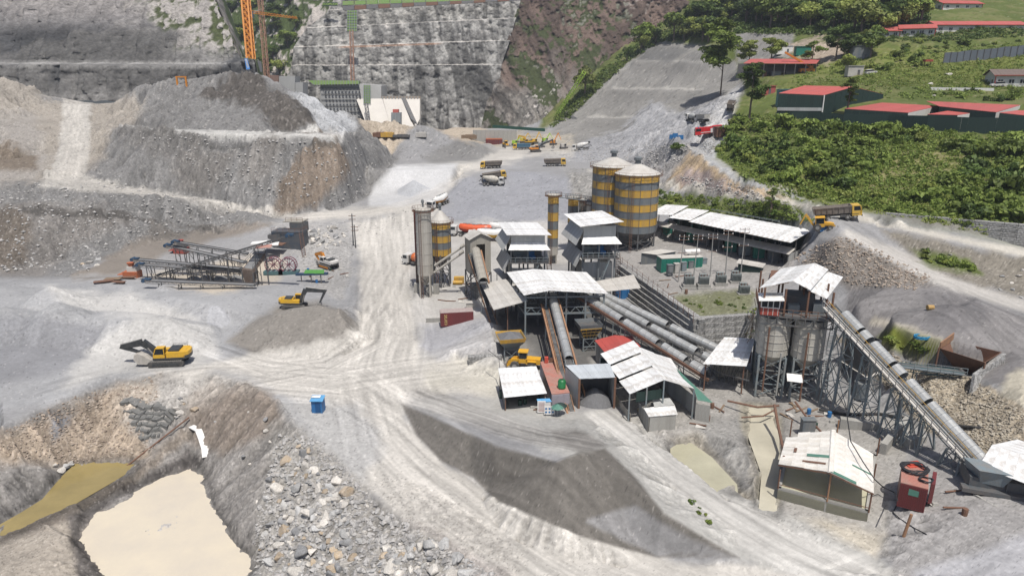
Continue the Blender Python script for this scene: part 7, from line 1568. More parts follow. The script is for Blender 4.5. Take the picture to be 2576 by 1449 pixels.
put(make_car('white pickup parked among the trees below the long red shed', CWHT), G(2190,188), .1)
# person
def person(label, p, coat, legs, rz=0):
    t = thing('person', label, 'person', p, rz)
    me = bpy.data.meshes.new('body'); V = [(0,0,.95),(0,0,1.2),(0,0,1.42),(0,0,1.52),(0,0,1.62),(0,.11,.9),(.03,.13,.5),(0,.14,.08),(.12,.15,.04),(0,-.11,.9),(-.04,-.13,.5),(-.05,-.14,.08),(.08,-.15,.04),(0,.2,1.4),(.02,.27,1.15),(.1,.28,.9),(0,-.2,1.4),(.02,-.27,1.15),(.1,-.28,.9)]
    E = [(0,1),(1,2),(2,3),(3,4),(0,5),(5,6),(6,7),(7,8),(0,9),(9,10),(10,11),(11,12),(2,13),(13,14),(14,15),(2,16),(16,17),(17,18)]; Rr = [.15,.14,.15,.06,.1,.1,.07,.05,.04,.1,.07,.05,.04,.07,.05,.035,.07,.05,.035]
    me.from_pydata(V, E, []); o = link('body', me, coat, t); o.modifiers.new('s', 'SKIN'); o.modifiers.new('b', 'SUBSURF').levels = 1
    for i, r in enumerate(Rr): me.skin_vertices[0].data[i].radius = (r, r)
    me.skin_vertices[0].data[0].use_root = True
    for s in (-1,1): part('trouser_leg', MB().tube((.0,s*.11,.92),(0,s*.14,.08),.115,.09,10), legs, t, world=False)
    part('head', MB().lathe((0,0,0), [(.05,1.56),(.1,1.62),(.11,1.7),(.08,1.78)], 12), mat('skin_brown', (.28,.15,.09)), t, world=False, smooth=True); part('helmet', MB().lathe((0,0,0), [(.16,1.73),(.14,1.76),(.11,1.83),(.02,1.87)], 12), YEL, t, world=False, smooth=True)
    return t
person('worker in red jacket and dark trousers standing by the excavator bucket', G(359,913), mat('red_jacket', (.5,.03,.03)), mat('dark_trousers', (.03,.03,.05)), 1.2)
# parked machines of the valley yard
YG = mat('lime_yellow_steel', (.35,.55,.05), .5)
for i, (px, py, m, lab) in enumerate(((1296,366,YG,'lime green crawler frame behind the blue tipper'),(1316,360,CYEL,'yellow crawler rig at the back of the valley yard'),(1345,362,CYEL,'yellow drilling rig beside the lime coloured one'),(1362,372,STG,'grey flatbed frame next to the orange digger'),(1372,360,YG,'lime coloured drilling mast rig'),(1392,365,mat('orange_house',(.62,.24,.03)),'orange machine at the edge of the valley yard'),(1418,375,ZINCD,'pale block shaped compressor near the white mixer'))):
    q = G(px, py); t = thing('site_machine', lab, 'machine', q); a = rnd.uniform(-.5,.5)
    part('crawler', MB().box(q+Vector((0,0,.5)), (3.6,2.2,.9), a), CHS, t); part('house', MB().box(q+Vector((-.3,0,1.7)), (2.6,1.8,1.5), a), m, t); part('arm', MB().beam(q+Vector((.6,0,2.2)), q+Vector((2.6*math.cos(a),.6,4.0+i%3)), .4), m, t); part('arm_end', MB().beam(q+Vector((2.6*math.cos(a),.6,4.0+i%3)), q+Vector((4.2*math.cos(a),.6,2.4)), .3), m, t)
    part('window', MB().box(q+Vector((.6,-.4,2.0)), (.9,1.2,.8), a), GLS, t)
q = G(1243,364); sk = thing('red_shelter', 'long dark red shelter with dusty round top at the valley yard', 'shelter', q); part('body', MB().box(q+Vector((0,0,1.3)), (9,3,2.8), .03), DRED, sk); part('cover', MB().box(q+Vector((0,0,2.9)), (8.6,2.8,.5), .03), mat('orange_red_paint', (.45,.12,.04)), sk)
for i in range(8): part('post', MB().box(q+Vector((-4+i*1.15,-1.55,1.4)), (.15,.12,2.6)), STD, sk)
for i, (px, py) in enumerate(((1690,352),(1698,349),(1712,353))): q = G(px, py); solo('blue_stand', MB().box(q+Vector((0,0,1.0)), (2.0,.15,1.5), .3).beam(q+Vector((-.9,0,-.2)), q+Vector((-.9,0,1.2)), .1).beam(q+Vector((.9,0,-.2)), q+Vector((.9,0,1.2)), .1), BLUE, ('first','second','third')[i]+' small blue stand on the rubble bench before the fire engine', 'stand', 'blue stands on the rubble bench')
q = G(1826,330); solo('blue_tarpaulin', MB().add([q+Vector(v) for v in ((-3,0,.2),(-1,-1,.4),(2,-.6,.3),(3,1,.2),(1,2,.2),(-2,1.6,.3),(0,.5,2.0))], [(0,1,6),(1,2,6),(2,3,6),(3,4,6),(4,5,6),(5,0,6)]), mat('tarp_blue', (.02,.25,.62), .5), 'bright blue tarpaulin behind the fire engine', 'tarpaulin')
solo('rusty_skip', MB().box(G(1812,345)+Vector((0,.5,1.5)), (3.4,2.6,3.0), .1).box(G(1812,345)+Vector((0,.5,3.1)), (3.7,2.9,.25), .1), RUST, 'rust brown container just behind the fire engine', 'container')
# small things of the yards
q = G(2339,779); solo('sand_bag', MB().tube(q+Vector((-.5,0,.4)), q+Vector((.5,0,.4)), .42, n=12), mat('ochre_sack', (.42,.27,.10)), 'ochre sack lying alone on the dark gravel yard', 'sack')
q = G(2318,853); pts = [q+Vector((math.cos(a*.6)*1.2, math.sin(a*.6)*.9, .15+a*.015)) for a in range(32)]; solo('blue_pipe_coil', MB().pipe(pts, .09, 6), mat('pipe_blue', (.03,.25,.45)), 'loose coil of blue pipe in the grass by the rusty hopper', 'pipe coil')
q0, q1 = G(292,1188), G(478,1062); solo('suction_pipe', MB().tube(q0+Vector((0,0,-.3)), q1+Vector((0,0,.9)), .13, n=8), RUST, 'long brown suction pipe slanting from the bank into the yellow pond', 'pipe')
pts = [G(482,1075,.25), G(500,1085,.25), G(508,1105,.2), G(516,1130,.2), G(518,1150,.15)]
mb = MB()
for a_, b_2 in zip(pts[:-1], pts[1:]): mb.beam(a_, b_2+(b_2-a_)*.08, 1.0, .12)
solo('plastic_chute', mb, WHT, 'white plastic sheet chute draining down the bank above the cream pond', 'chute')
# ================================================================== STONES, TREES, HILL BUILDINGS, DAM
RK = {k: mat('rock_'+k, c, .9, 0, c2, .9, .9, bump=.5, bscale=3, vary=.22, fine=.2) for k, c, c2 in (('grey',(.42,.415,.40),(.29,.285,.275)),('pale',(.56,.53,.48),(.42,.39,.35)),('ochre',(.38,.29,.19),(.36,.33,.29)),('slate',(.25,.25,.25),(.17,.168,.165)))}
def rock_mesh(name, seed, m, sub=2):
    import bmesh
    r = random.Random(seed); bm = bmesh.new(); pts = [Vector((r.gauss(0,1), r.gauss(0,1), r.gauss(0,1))).normalized() for _ in range(15)]
    for p in pts: bm.verts.new(Vector((p.x*r.uniform(.8,1.05), p.y*r.uniform(.6,.9), p.z*r.uniform(.45,.75))))
    h = bmesh.ops.convex_hull(bm, input=bm.verts); bmesh.ops.delete(bm, geom=list(set(h['geom_interior']+h['geom_unused'])), context='VERTS')
    bmesh.ops.bevel(bm, geom=list(bm.edges), offset=.06, segments=1, affect='EDGES')
    me = bpy.data.meshes.new(name); bm.to_mesh(me); bm.free(); me.materials.append(m); return me
RMS = [(k, [rock_mesh('boulder', i*7+j, RK[k]) for j in range(5)]) for i, k in enumerate(('grey','pale','ochre','slate'))]
def inpoly(x, y, pl):
    c = False; n = len(pl)
    for i in range(n):
        a = pl[i]; b = pl[(i+1) % n]
        if (a[1] > y) != (b[1] > y) and x < (b[0]-a[0])*(y-a[1])/(b[1]-a[1])+a[0]: c = not c
    return c
def scatter_rocks(poly, n, smin, smax, group, lab, w=(4,3,2,2), rs=random.Random(11), dens=None, bias=2.0):
    xs = [p[0] for p in poly]; ys = [p[1] for p in poly]; k = 0; tries = 0
    while k < n and tries < n*40:
        tries += 1; x = rs.uniform(min(xs), max(xs)); y = rs.uniform(min(ys), max(ys))
        if not inpoly(x, y, poly) or (dens and rs.random() > dens(x, y)): continue
        q = G(x, y); kind, ms = rs.choices(RMS, w)[0]; s = smin+(smax-smin)*rs.random()**bias
        o = bpy.data.objects.new('boulder', rs.choice(ms)); col.objects.link(o); o.location = q+Vector((0,0,s*rs.uniform(-.08,.26)))
        o.scale = (s*rs.uniform(.8,1.2), s*rs.uniform(.8,1.2), s*rs.uniform(.8,1.2)); o.rotation_euler = (rs.uniform(-.6,.6), rs.uniform(-.6,.6), rs.uniform(0,6.28))
        nm = {'grey':'grey','pale':'pale cream','ochre':'ochre stained','slate':'dark slate'}[kind]; big = 'large ' if s > smin+(smax-smin)*.6 else ''
        tag(o, big+nm+' '+lab, 'boulder', group+' ('+big+nm+')'); k += 1
TIP = [(660,1449),(640,1380),(700,1300),(660,1250),(700,1180),(735,1100),(780,1095),(800,1160),(870,1200),(880,1260),(840,1300),(950,1310),(1000,1340),(1120,1360),(1190,1410),(1200,1449)]
def tipd(x, y):
    v = float(vn(np.array([x*.012]), np.array([y*.012]), 88)[0]); return .25+ .9*(v > .42)
scatter_rocks(TIP, 215, .34, 1.3, 'boulders tipped beside the cream pond', 'boulder in the tip beside the cream pond', (5,4,2.2,2), dens=tipd)
scatter_rocks([(770,580),(850,572),(875,600),(870,625),(800,625),(770,605)], 48, .7, 1.5, 'boulders dumped behind the crusher house', 'boulder in the dump behind the crusher house', (4,4,0,1))
scatter_rocks([(690,575),(720,572),(715,600),(690,600)], 8, .6, 1.1, 'boulders dumped next to the crusher lid', 'boulder right next to the crusher lid', (3,4,0,0))
scatter_rocks([(190,670),(270,640),(265,665),(215,690)], 8, .5, 1.3, 'boulders at the slope foot by the dirt track', 'boulder at the slope foot by the dirt track', (2,4,1,1))
scatter_rocks([(110,1160),(190,1150),(190,1180),(150,1185)], 6, .4, .9, 'boulders on the shore of the yellow pond', 'boulder on the shore of the yellow pond', (2,4,1,1))
scatter_rocks([(430,1010),(500,990),(520,1010),(450,1070)], 8, .4, 1.1, 'boulders on the bank above the suction pipe', 'boulder on the bank above the suction pipe', (2,3,3,1))
scatter_rocks([(530,1000),(730,1060),(660,1330),(570,1300)], 9, .3, .8, 'boulders strewn over the grey pit bank', 'boulder strewn on the grey pit bank', (3,4,0,1))
scatter_rocks([(2350,630),(2576,680),(2576,760),(2440,700)], 9, .4, 1.0, 'boulders between the two hill roads', 'boulder between the two hill roads', (3,4,1,1))
scatter_rocks([(920,1200),(940,1230),(930,1300),(900,1280)], 3, .4, 1.0, 'boulders at the lip of the tip road', 'boulder at the lip of the tip road', (2,4,0,1))
# loose stones nobody could count: one object, small faceted stones on the slopes and tips
def loose(name, label, poly, n, smin, smax, m, seed, z=.1):
    rs = random.Random(seed); xs = [p[0] for p in poly]; ys = [p[1] for p in poly]; V = []; F = []; base = [Vector(v) for v in ((1,0,0),(0,.8,0),(-1,.1,0),(0,-.9,.1),(.1,0,.7),(0,0,-.6))]; FF = [(0,1,4),(1,2,4),(2,3,4),(3,0,4),(1,0,5),(2,1,5),(3,2,5),(0,3,5)]
    k = 0
    while k < n:
        x = rs.uniform(min(xs), max(xs)); y = rs.uniform(min(ys), max(ys))
        if not inpoly(x, y, poly): continue
        q = G(x, y); s = smin+(smax-smin)*rs.random()**2.5; a = rs.uniform(0,6.28); ca, sa = math.cos(a), math.sin(a); i0 = len(V)
        for b in base: 
            j = 1+rs.uniform(-.3,.3); V.append((q.x+(b.x*ca-b.y*sa)*s*j, q.y+(b.x*sa+b.y*ca)*s*j, q.z+b.z*s*j+s*z))
        F += [tuple(i+i0 for i in f) for f in FF]; k += 1
    me = bpy.data.meshes.new(name); me.from_pydata(V, [], F); me.update(); o = link(name, me, m); tag(o, label, 'stones', None, 'stuff'); return o
STM = mat('loose_stone', (.42,.405,.385), .9, 0, (.24,.232,.222), 1.2, 1.0, lo=.45, hi=.55)
loose('loose_stones', 'small loose stones strewn among the boulders of the tip', [(640,1449),(640,1330),(700,1090),(800,1100),(960,1280),(1250,1449)], 3800, .08, .5, STM, 3)
loose('gravel_bank', 'loose brown stones covering the pit bank above the yellow pond', [(0,1150),(0,1090),(180,1000),(380,945),(400,1000),(330,1040),(400,1130),(200,1165)], 1500, .08, .32, mat('brown_stone', (.37,.31,.25), .9, 0, (.24,.19,.15), 1, 1, lo=.45, hi=.55), 4)
loose('loose_stones', 'loose stones scattered down the spoil heap', [(300,335),(860,350),(960,390),(900,500),(700,530),(300,460),(130,460),(0,460),(0,680),(180,690),(330,610),(700,540)], 1500, .15, .7, STM, 5)
loose('loose_stones', 'rubble on the cut slope beside the generator shed', [(1990,650),(2100,595),(2150,600),(2350,700),(2300,730),(2140,715)], 1200, .1, .4, mat('brown_stone', (.37,.31,.25)), 6)
loose('loose_stones', 'rubble on the bench slope beneath the fire engine', [(1450,380),(1700,360),(1800,350),(1790,400),(1740,380),(1650,450),(1480,410)], 1500, .15, .5, STM, 7)
loose('loose_stones', 'pale rubble along the bank between the hill roads', [(1700,440),(1830,455),(1990,512),(2000,520),(1760,478)], 500, .12, .45, STM, 8)
loose('loose_stones', 'pitched stones of the masonry bank below the gravel yard', [(2130,850),(2200,860),(2330,940),(2440,950),(2576,1040),(2576,1190),(2430,1115),(2330,1080),(2240,980)], 2200, .14, .30, mat('pitching_stone', (.40,.36,.29), .9, 0, (.22,.19,.15), 1, 1, lo=.45, hi=.55), 9, .25)
loose('loose_stones', 'scattered stones around the crushing plant and the haul road verge', [(860,560),(1040,520),(1130,560),(890,600),(880,700),(760,700),(700,620)], 500, .12, .4, STM, 10)
# ---------------- foliage
def leaf_mat(name, c, c2):
    m = bpy.data.materials.new(name); m.use_nodes = True; N = m.node_tree.nodes; L = m.node_tree.links; b = N['Principled BSDF']; b.inputs['Roughness'].default_value = .6; b.inputs['Specular IOR Level'].default_value = .3
    g = N.new('ShaderNodeNewGeometry'); oi = N.new('ShaderNodeObjectInfo'); mx = N.new('ShaderNodeMix'); mx.data_type = 'RGBA'; mx.inputs[6].default_value = (*c,1); mx.inputs[7].default_value = (*c2,1)
    L.new(g.outputs['Random Per Island'], mx.inputs[0]); hs = N.new('ShaderNodeHueSaturation'); r = N.new('ShaderNodeMapRange'); r.inputs['To Min'].default_value = .65; r.inputs['To Max'].default_value = 1.4; L.new(oi.outputs['Random'], r.inputs[0]); L.new(r.outputs[0], hs.inputs['Value'])
    L.new(mx.outputs[2], hs.inputs['Color']); L.new(hs.outputs[0], b.inputs['Base Color']); b.inputs['Transmission Weight'].default_value = 0
    tr = N.new('ShaderNodeBsdfTranslucent'); L.new(hs.outputs[0], tr.inputs[0]); ms = N.new('ShaderNodeMixShader'); ms.inputs[0].default_value = .22; L.new(b.outputs[0], ms.inputs[1]); L.new(tr.outputs[0], ms.inputs[2]); L.new(ms.outputs[0], N['Material Output'].inputs[0])
    return m
LM = [leaf_mat('leaf_deep', (.05,.085,.02), (.12,.17,.038)), leaf_mat('leaf_mid', (.095,.14,.026), (.19,.24,.05)), leaf_mat('leaf_light', (.16,.20,.04), (.27,.30,.075))]
BARK = mat('bark', (.16,.12,.09), .9, 0, (.09,.07,.055), 3, .8)
def crown_mesh(name, seed, lobes, leaves, size, m, flat=.7):
    r = np.random.default_rng(seed); V = []; 
    cs = []
    for i in range(lobes):
        a = r.uniform(0,6.28); q = r.uniform(0,.62)**.7; cs.append((math.cos(a)*q, math.sin(a)*q, r.uniform(-.35,.5)*flat, r.uniform(.26,.46)))
    per = leaves//lobes; n = per*lobes; P_ = np.zeros((n,3)); D_ = np.zeros((n,3)); k = 0
    for cx, cy, cz, cr in cs:
        d = r.normal(size=(per,3)); d /= np.linalg.norm(d, axis=1)[:,None]; d[:,2] = np.abs(d[:,2])*np.where(r.random(per) < .75, 1, -1); rad = cr*r.uniform(.7,1.08,per)
        P_[k:k+per] = np.array((cx,cy,cz))+d*rad[:,None]*np.array((1,1,flat)); D_[k:k+per] = d; k += per
    nrm = D_+r.normal(size=(n,3))*.55; nrm /= np.linalg.norm(nrm, axis=1)[:,None]
    t = np.cross(nrm, r.normal(size=(n,3))); t /= np.linalg.norm(t, axis=1)[:,None]; u = np.cross(nrm, t); s = (size*r.uniform(.6,1.4,n))[:,None]
    A = P_-t*s; B_ = P_+u*s*.55; C_ = P_+t*s; E_ = P_-u*s*.55
    vs = np.stack([A,B_,C_,E_],1).reshape(-1,3); me = bpy.data.meshes.new(name); me.vertices.add(len(vs)); me.vertices.foreach_set('co', vs.astype(np.float32).ravel()); me.loops.add(n*4); me.loops.foreach_set('vertex_index', np.arange(n*4, dtype=np.int32)); me.polygons.add(n); me.polygons.foreach_set('loop_start', np.arange(0,n*4,4,dtype=np.int32)); me.update(calc_edges=True); me.materials.append(m); return me
TREES = [crown_mesh('crown', 20+i, 9+i % 4*2, 1100, .095, LM[i % 3], .75) for i in range(6)]
BUSH = [crown_mesh('foliage', 50+i, 7, 420, .15, LM[i % 3], .62) for i in range(6)]
def trunk_mesh(seed, h=1.0):
    r = random.Random(seed); mb = MB(); mb.tube((0,0,-.05),(0.02,0,.6),.035,.022,7)
    for i in range(5):
        a = r.uniform(0,6.28); z = r.uniform(.35,.6); mb.tube((0.01,0,z),(math.cos(a)*.25, math.sin(a)*.25, z+.28),.014,.006,5)
    me = mb.mesh('trunk'); me.materials.append(BARK); return me
TRK = [trunk_mesh(i) for i in range(3)]
rt = random.Random(5)
def tree(p, h, w, label, group=None, kind=None, nm='broadleaf_tree'):
    k = rt.randrange(6) if kind is None else kind
    t = thing(nm, label, 'tree', p, rt.uniform(0,6.28), group)
    a = bpy.data.objects.new('trunk', rt.choice(TRK)); col.objects.link(a); a.parent = t; a.scale = (h, h, h)
    c = bpy.data.objects.new('crown', TREES[k]); col.objects.link(c); c.parent = t; c.location = (0,0,h*.66); c.scale = (w, w, h*.48)
    return t
def forest(poly, n, h0, h1, label, group, mx=1.0, lo=0):
    xs = [p[0] for p in poly]; ys = [p[1] for p in poly]; k = 0; kinds = ('dense dark', 'mid green rounded', 'pale yellowish green')
    while k < n:
        x = rt.uniform(min(xs), max(xs)); y = rt.uniform(min(ys), max(ys))
        if not inpoly(x, y, poly): continue
        q = G(x, y); h = rt.uniform(h0, h1); kk = rt.randrange(6); tree(q-Vector((0,0,h*.12)), h, h*rt.uniform(.42,.62), kinds[kk % 3]+' '+label, group+' ('+kinds[kk % 3]+')', kk); k += 1
forest([(1600,140),(1800,30),(1800,-10),(2300,-40),(2330,60),(2200,110),(2080,70),(1990,75),(1840,70),(1780,115),(1640,105),(1570,150),(1470,250),(1430,275),(1500,215)], 160, 11, 21, 'tree of the forest on the slope above the shotcrete', 'forest trees on the upper slope')
forest([(1800,10),(2576,-60),(2576,-30),(2300,0),(1800,60)], 30, 12, 20, 'tree on the skyline ridge of the forest', 'forest trees on the ridge')
forest([(2150,120),(2230,95),(2200,150),(2120,190),(2100,160)], 8, 8, 13, 'tree on the grassy rise behind the red machine shed', 'trees behind the red machine shed')
# bush cover: individuals on the hillside
def bushes(poly, n, s0, s1, label, group, nm='bush', bias=1.6):
    xs = [p[0] for p in poly]; ys = [p[1] for p in poly]; k = 0; kinds = ('dark', 'mid green', 'light green')
    while k < n:
        x = rt.uniform(min(xs), max(xs)); y = rt.uniform(min(ys), max(ys))
        if not inpoly(x, y, poly): continue
        q = G(x, y); s = s0+(s1-s0)*rt.random()**bias; kk = rt.randrange(6)
        if s > 3.0 and kk % 3 == 2: kk -= 1
        o = bpy.data.objects.new(nm, BUSH[kk]); col.objects.link(o); o.location = q+Vector((0,0,s*.28)); o.scale = (s, s, s*rt.uniform(.8,1.25)); o.rotation_euler = (0,0,rt.uniform(0,6.28))
        tag(o, kinds[kk % 3]+' '+label, 'bush', group+' ('+kinds[kk % 3]+')'); k += 1
bushes([(1800,370),(1850,300),(1960,296),(2100,318),(2350,338),(2380,360),(2200,440),(2130,500),(2000,470),(1880,430)], 105, 1.6, 4.4, 'leafy bush on the bank below the red roofed workshops', 'bushes below the red roofed workshops', bias=1.2)
bushes([(2350,355),(2576,345),(2576,560),(2400,540),(2280,500),(2400,440)], 52, 1.6, 4.6, 'leafy bush on the bank under the dark green screen wall', 'bushes under the dark green screen wall', bias=1.2)
bushes([(1830,430),(1900,460),(2200,530),(2400,560),(2576,600),(2576,540),(2300,480),(2150,500),(1900,420)], 40, .8, 2.2, 'low shrub along the uphill verge of the road', 'shrubs along the uphill road verge')
bushes([(1650,485),(1800,500),(1990,530),(2060,565),(1900,555),(1780,525),(1650,515)], 26, .7, 2.0, 'shrub between the lower road and the generator shed', 'shrubs behind the generator shed')
bushes([(2150,195),(2230,120),(2330,105),(2576,70),(2576,110),(2400,130),(2300,170),(2200,200)], 34, 1.2, 3.4, 'shrub on the terrace edge below the white bungalows', 'shrubs below the white bungalows')
bushes([(2300,225),(2576,228),(2576,262),(2400,250)], 16, 1.0, 2.4, 'shrub in the hedge below the white car', 'hedge shrubs below the white car')
bushes([(2210,840),(2290,850),(2380,890),(2330,905),(2240,880)], 9, .5, 1.4, 'shrub in the grass patch by the rusty hopper', 'shrubs by the rusty hopper')
bushes([(2290,625),(2420,650),(2450,680),(2330,665)], 10, .6, 1.6, 'shrub between the two hill roads', 'shrubs between the hill roads')
bushes([(1690,750),(1880,745),(1880,780),(1760,795)], 16, .3, .7, 'weedy tuft on the terrace edge above the gabions', 'weeds above the gabions', 'weed_tuft')
bushes([(1865,850),(1900,770),(1905,860)], 8, .5, 1.1, 'weedy shrub at the foot of the leaning poles', 'shrubs at the leaning poles')
bushes([(1735,1260),(1760,1275),(1800,1330),(1745,1290)], 7, .25, .6, 'green weed tuft on the crest beside the sand road', 'weeds beside the sand road', 'weed_tuft')
for i, (px, py, s) in enumerate(((1706,374,3.0),(1698,377,2.2))): o = bpy.data.objects.new('bush', BUSH[i]); col.objects.link(o); o.location = G(px, py)+Vector((0,0,.8)); o.scale = (s,s,s*.7); tag(o, ('round lone bush on the rim of the rubble bench','smaller bush against the lone one on the rubble bench')[i], 'bush')
# undergrowth: real leaves, one object
def undergrowth(name, label, poly, n, seed, s0, s1, m, per=26):
    rs = random.Random(seed); xs = [p[0] for p in poly]; ys = [p[1] for p in poly]; pts = []
    while len(pts) < n:
        x = rs.uniform(min(xs), max(xs)); y = rs.uniform(min(ys), max(ys))
        if inpoly(x, y, poly): q = G(x, y); pts.append((q.x, q.y, q.z, rs.uniform(s0, s1)))
    A = np.array(pts); r = np.random.default_rng(seed); A = np.repeat(A, per, 0); n_ = len(A); d = r.normal(size=(n_,3)); d /= np.linalg.norm(d,axis=1)[:,None]; d[:,2] = np.abs(d[:,2]); c = A[:,:3]+d*A[:,3:]*r.uniform(.3,1.1,(n_,1))*np.array((1,1,.7))
    nr = d+r.normal(size=(n_,3))*.6; nr /= np.linalg.norm(nr,axis=1)[:,None]; t = np.cross(nr, r.normal(size=(n_,3))); t /= np.linalg.norm(t,axis=1)[:,None]; u = np.cross(nr,t); s = A[:,3:]*.28*r.uniform(.6,1.4,(n_,1))
    vs = np.stack([c-t*s, c+u*s*.55, c+t*s, c-u*s*.55],1).reshape(-1,3).astype(np.float32); me = bpy.data.meshes.new(name); me.vertices.add(len(vs)); me.vertices.foreach_set('co', vs.ravel()); me.loops.add(n_*4); me.loops.foreach_set('vertex_index', np.arange(n_*4,dtype=np.int32)); me.polygons.add(n_); me.polygons.foreach_set('loop_start', np.arange(0,n_*4,4,dtype=np.int32)); me.update(calc_edges=True)
    o = link(name, me, m); tag(o, label, 'undergrowth', None, 'stuff')
undergrowth('undergrowth', 'tangled green undergrowth covering the bank below the workshops', [(1800,380),(1850,290),(1960,290),(2100,314),(2576,338),(2576,600),(2300,545),(1980,490),(1860,440)], 2600, 61, .5, 1.5, LM[1])
undergrowth('undergrowth', 'light green grass tufts covering the bank below the workshops', [(1830,420),(2100,400),(2400,330),(2576,430),(2576,610),(2300,555),(1980,500),(1860,440)], 2400, 62, .25, .7, LM[2], 20)
undergrowth('forest_undergrowth', 'dark forest floor greenery on the upper slope', [(1400,295),(1560,140),(1780,10),(2330,-60),(2330,90),(2080,90),(1840,85),(1660,110),(1560,165)], 2600, 63, 1.2, 3.0, LM[0], 24)
undergrowth('meadow_grass', 'tufts of meadow grass on the slope above the workshops', [(1960,225),(2060,215),(2576,225),(2576,110),(2300,150),(2150,195)], 2600, 64, .3, .8, LM[2], 14)
undergrowth('scrub', 'green scrub clumps dotted over the meadow slope', [(1985,200),(2130,150),(2330,120),(2576,110),(2576,250),(2240,250),(1985,225)], 1100, 72, .5, 1.5, LM[1], 16)
undergrowth('scrub', 'dark scrub around the white bungalows and the meadow edge', [(2130,190),(2210,110),(2576,95),(2576,60),(2330,70),(2200,60),(2120,110)], 900, 71, .6, 1.8, LM[0], 18)
undergrowth('scrub', 'scattered scrub between the roads and on terrace edges', [(1660,480),(1980,515),(2060,560),(1900,550),(1700,520)], 500, 65, .3, .9, LM[1], 20)
undergrowth('scrub', 'grass and scrub on the valley side beneath the dark cliff', [(1380,325),(1420,270),(1530,165),(1580,155),(1430,300)], 500, 66, 1.0, 2.4, LM[1], 24)
undergrowth('slope_trees', 'dense trees climbing the gully behind the tower cranes', [(575,10),(640,20),(780,60),(720,150),(700,200),(640,180),(600,110)], 1, 67, 1, 2, LM[0], 4)
# gully trees as things on the lofted gully sheet
_, gx3, gy3, gz3 = gul
kinds = ('dense dark', 'mid green rounded', 'pale yellowish green')
for i in range(46):
    a, b = rt.randrange(20, 170), rt.randrange(4, 150)
    p = Vector((gx3[a,b], gy3[a,b], gz3[a,b])); kk = rt.choice((0,1,3,4,2)); h = rt.uniform(11,20)
    tree(p-Vector((0,1,h*.3)), h, h*.55, kinds[kk % 3]+' tree in the gully behind the tower cranes', 'gully trees ('+kinds[kk % 3]+')', kk)
# notable trees
def big_tree(px, py, top, w, label, lobes, kind=1, spread=.55):
    q = G(px, py); h = B(px, top, q.y).z-q.z; t = thing('tall_tree', label, 'tree', q); mb = MB(); wv = w/2/FPX*(q.y*CP+(CAMZ-q.z)*SP)
    mb.tube(q-Vector((0,0,.5)), q+Vector((.1,0,h*.5)), .4, .25, 8); mb.tube(q+Vector((.1,0,h*.5)), q+Vector((.2,0,h*.9)), .25, .08, 7); r = random.Random(px); L_ = []
    for i in range(lobes):
        z = h*(.42+.52*i/(lobes-1)); a = r.uniform(0,6.28); k = wv*(1-.55*abs(i/(lobes-1)-.4))*r.uniform(.35,.8); e = q+Vector((math.cos(a)*k, math.sin(a)*k*.8, z+h*.05)); mb.tube(q+Vector((.1,0,z-h*.08)), e, .12, .05, 5); L_.append(e)
    part('trunk', mb, BARK, t)
    for i, e in enumerate(L_):
        c = bpy.data.objects.new('crown', TREES[(kind+i % 2*3) % 6]); col.objects.link(c); c.parent = t; c.location = e-q; s = wv*r.uniform(.5,.8); c.scale = (s, s, s*.75); c.rotation_euler = (0,0,r.uniform(0,6))
    return t
big_tree(1812,240,62,118,'tall open crowned tree rising from the gravel ramp',11,1)
big_tree(1884,305,165,72,'slender dark tree at the edge of the gravel ramp',9,0); big_tree(2128,300,200,46,'thin tree in front of the big red roofed workshop',8,1); big_tree(1940,150,105,60,'small umbrella shaped tree behind the red machine shed',5,2); big_tree(2102,150,70,70,'bare branched tree behind the red machine shed',5,0); big_tree(1882,175,108,60,'pale crowned tree next to the tall open one',5,2); big_tree(1935,560,478,44,'reddish leaved small tree beside the lower road',5,1); big_tree(2040,170,110,50,'round tree by the end of the red machine shed',5,1)
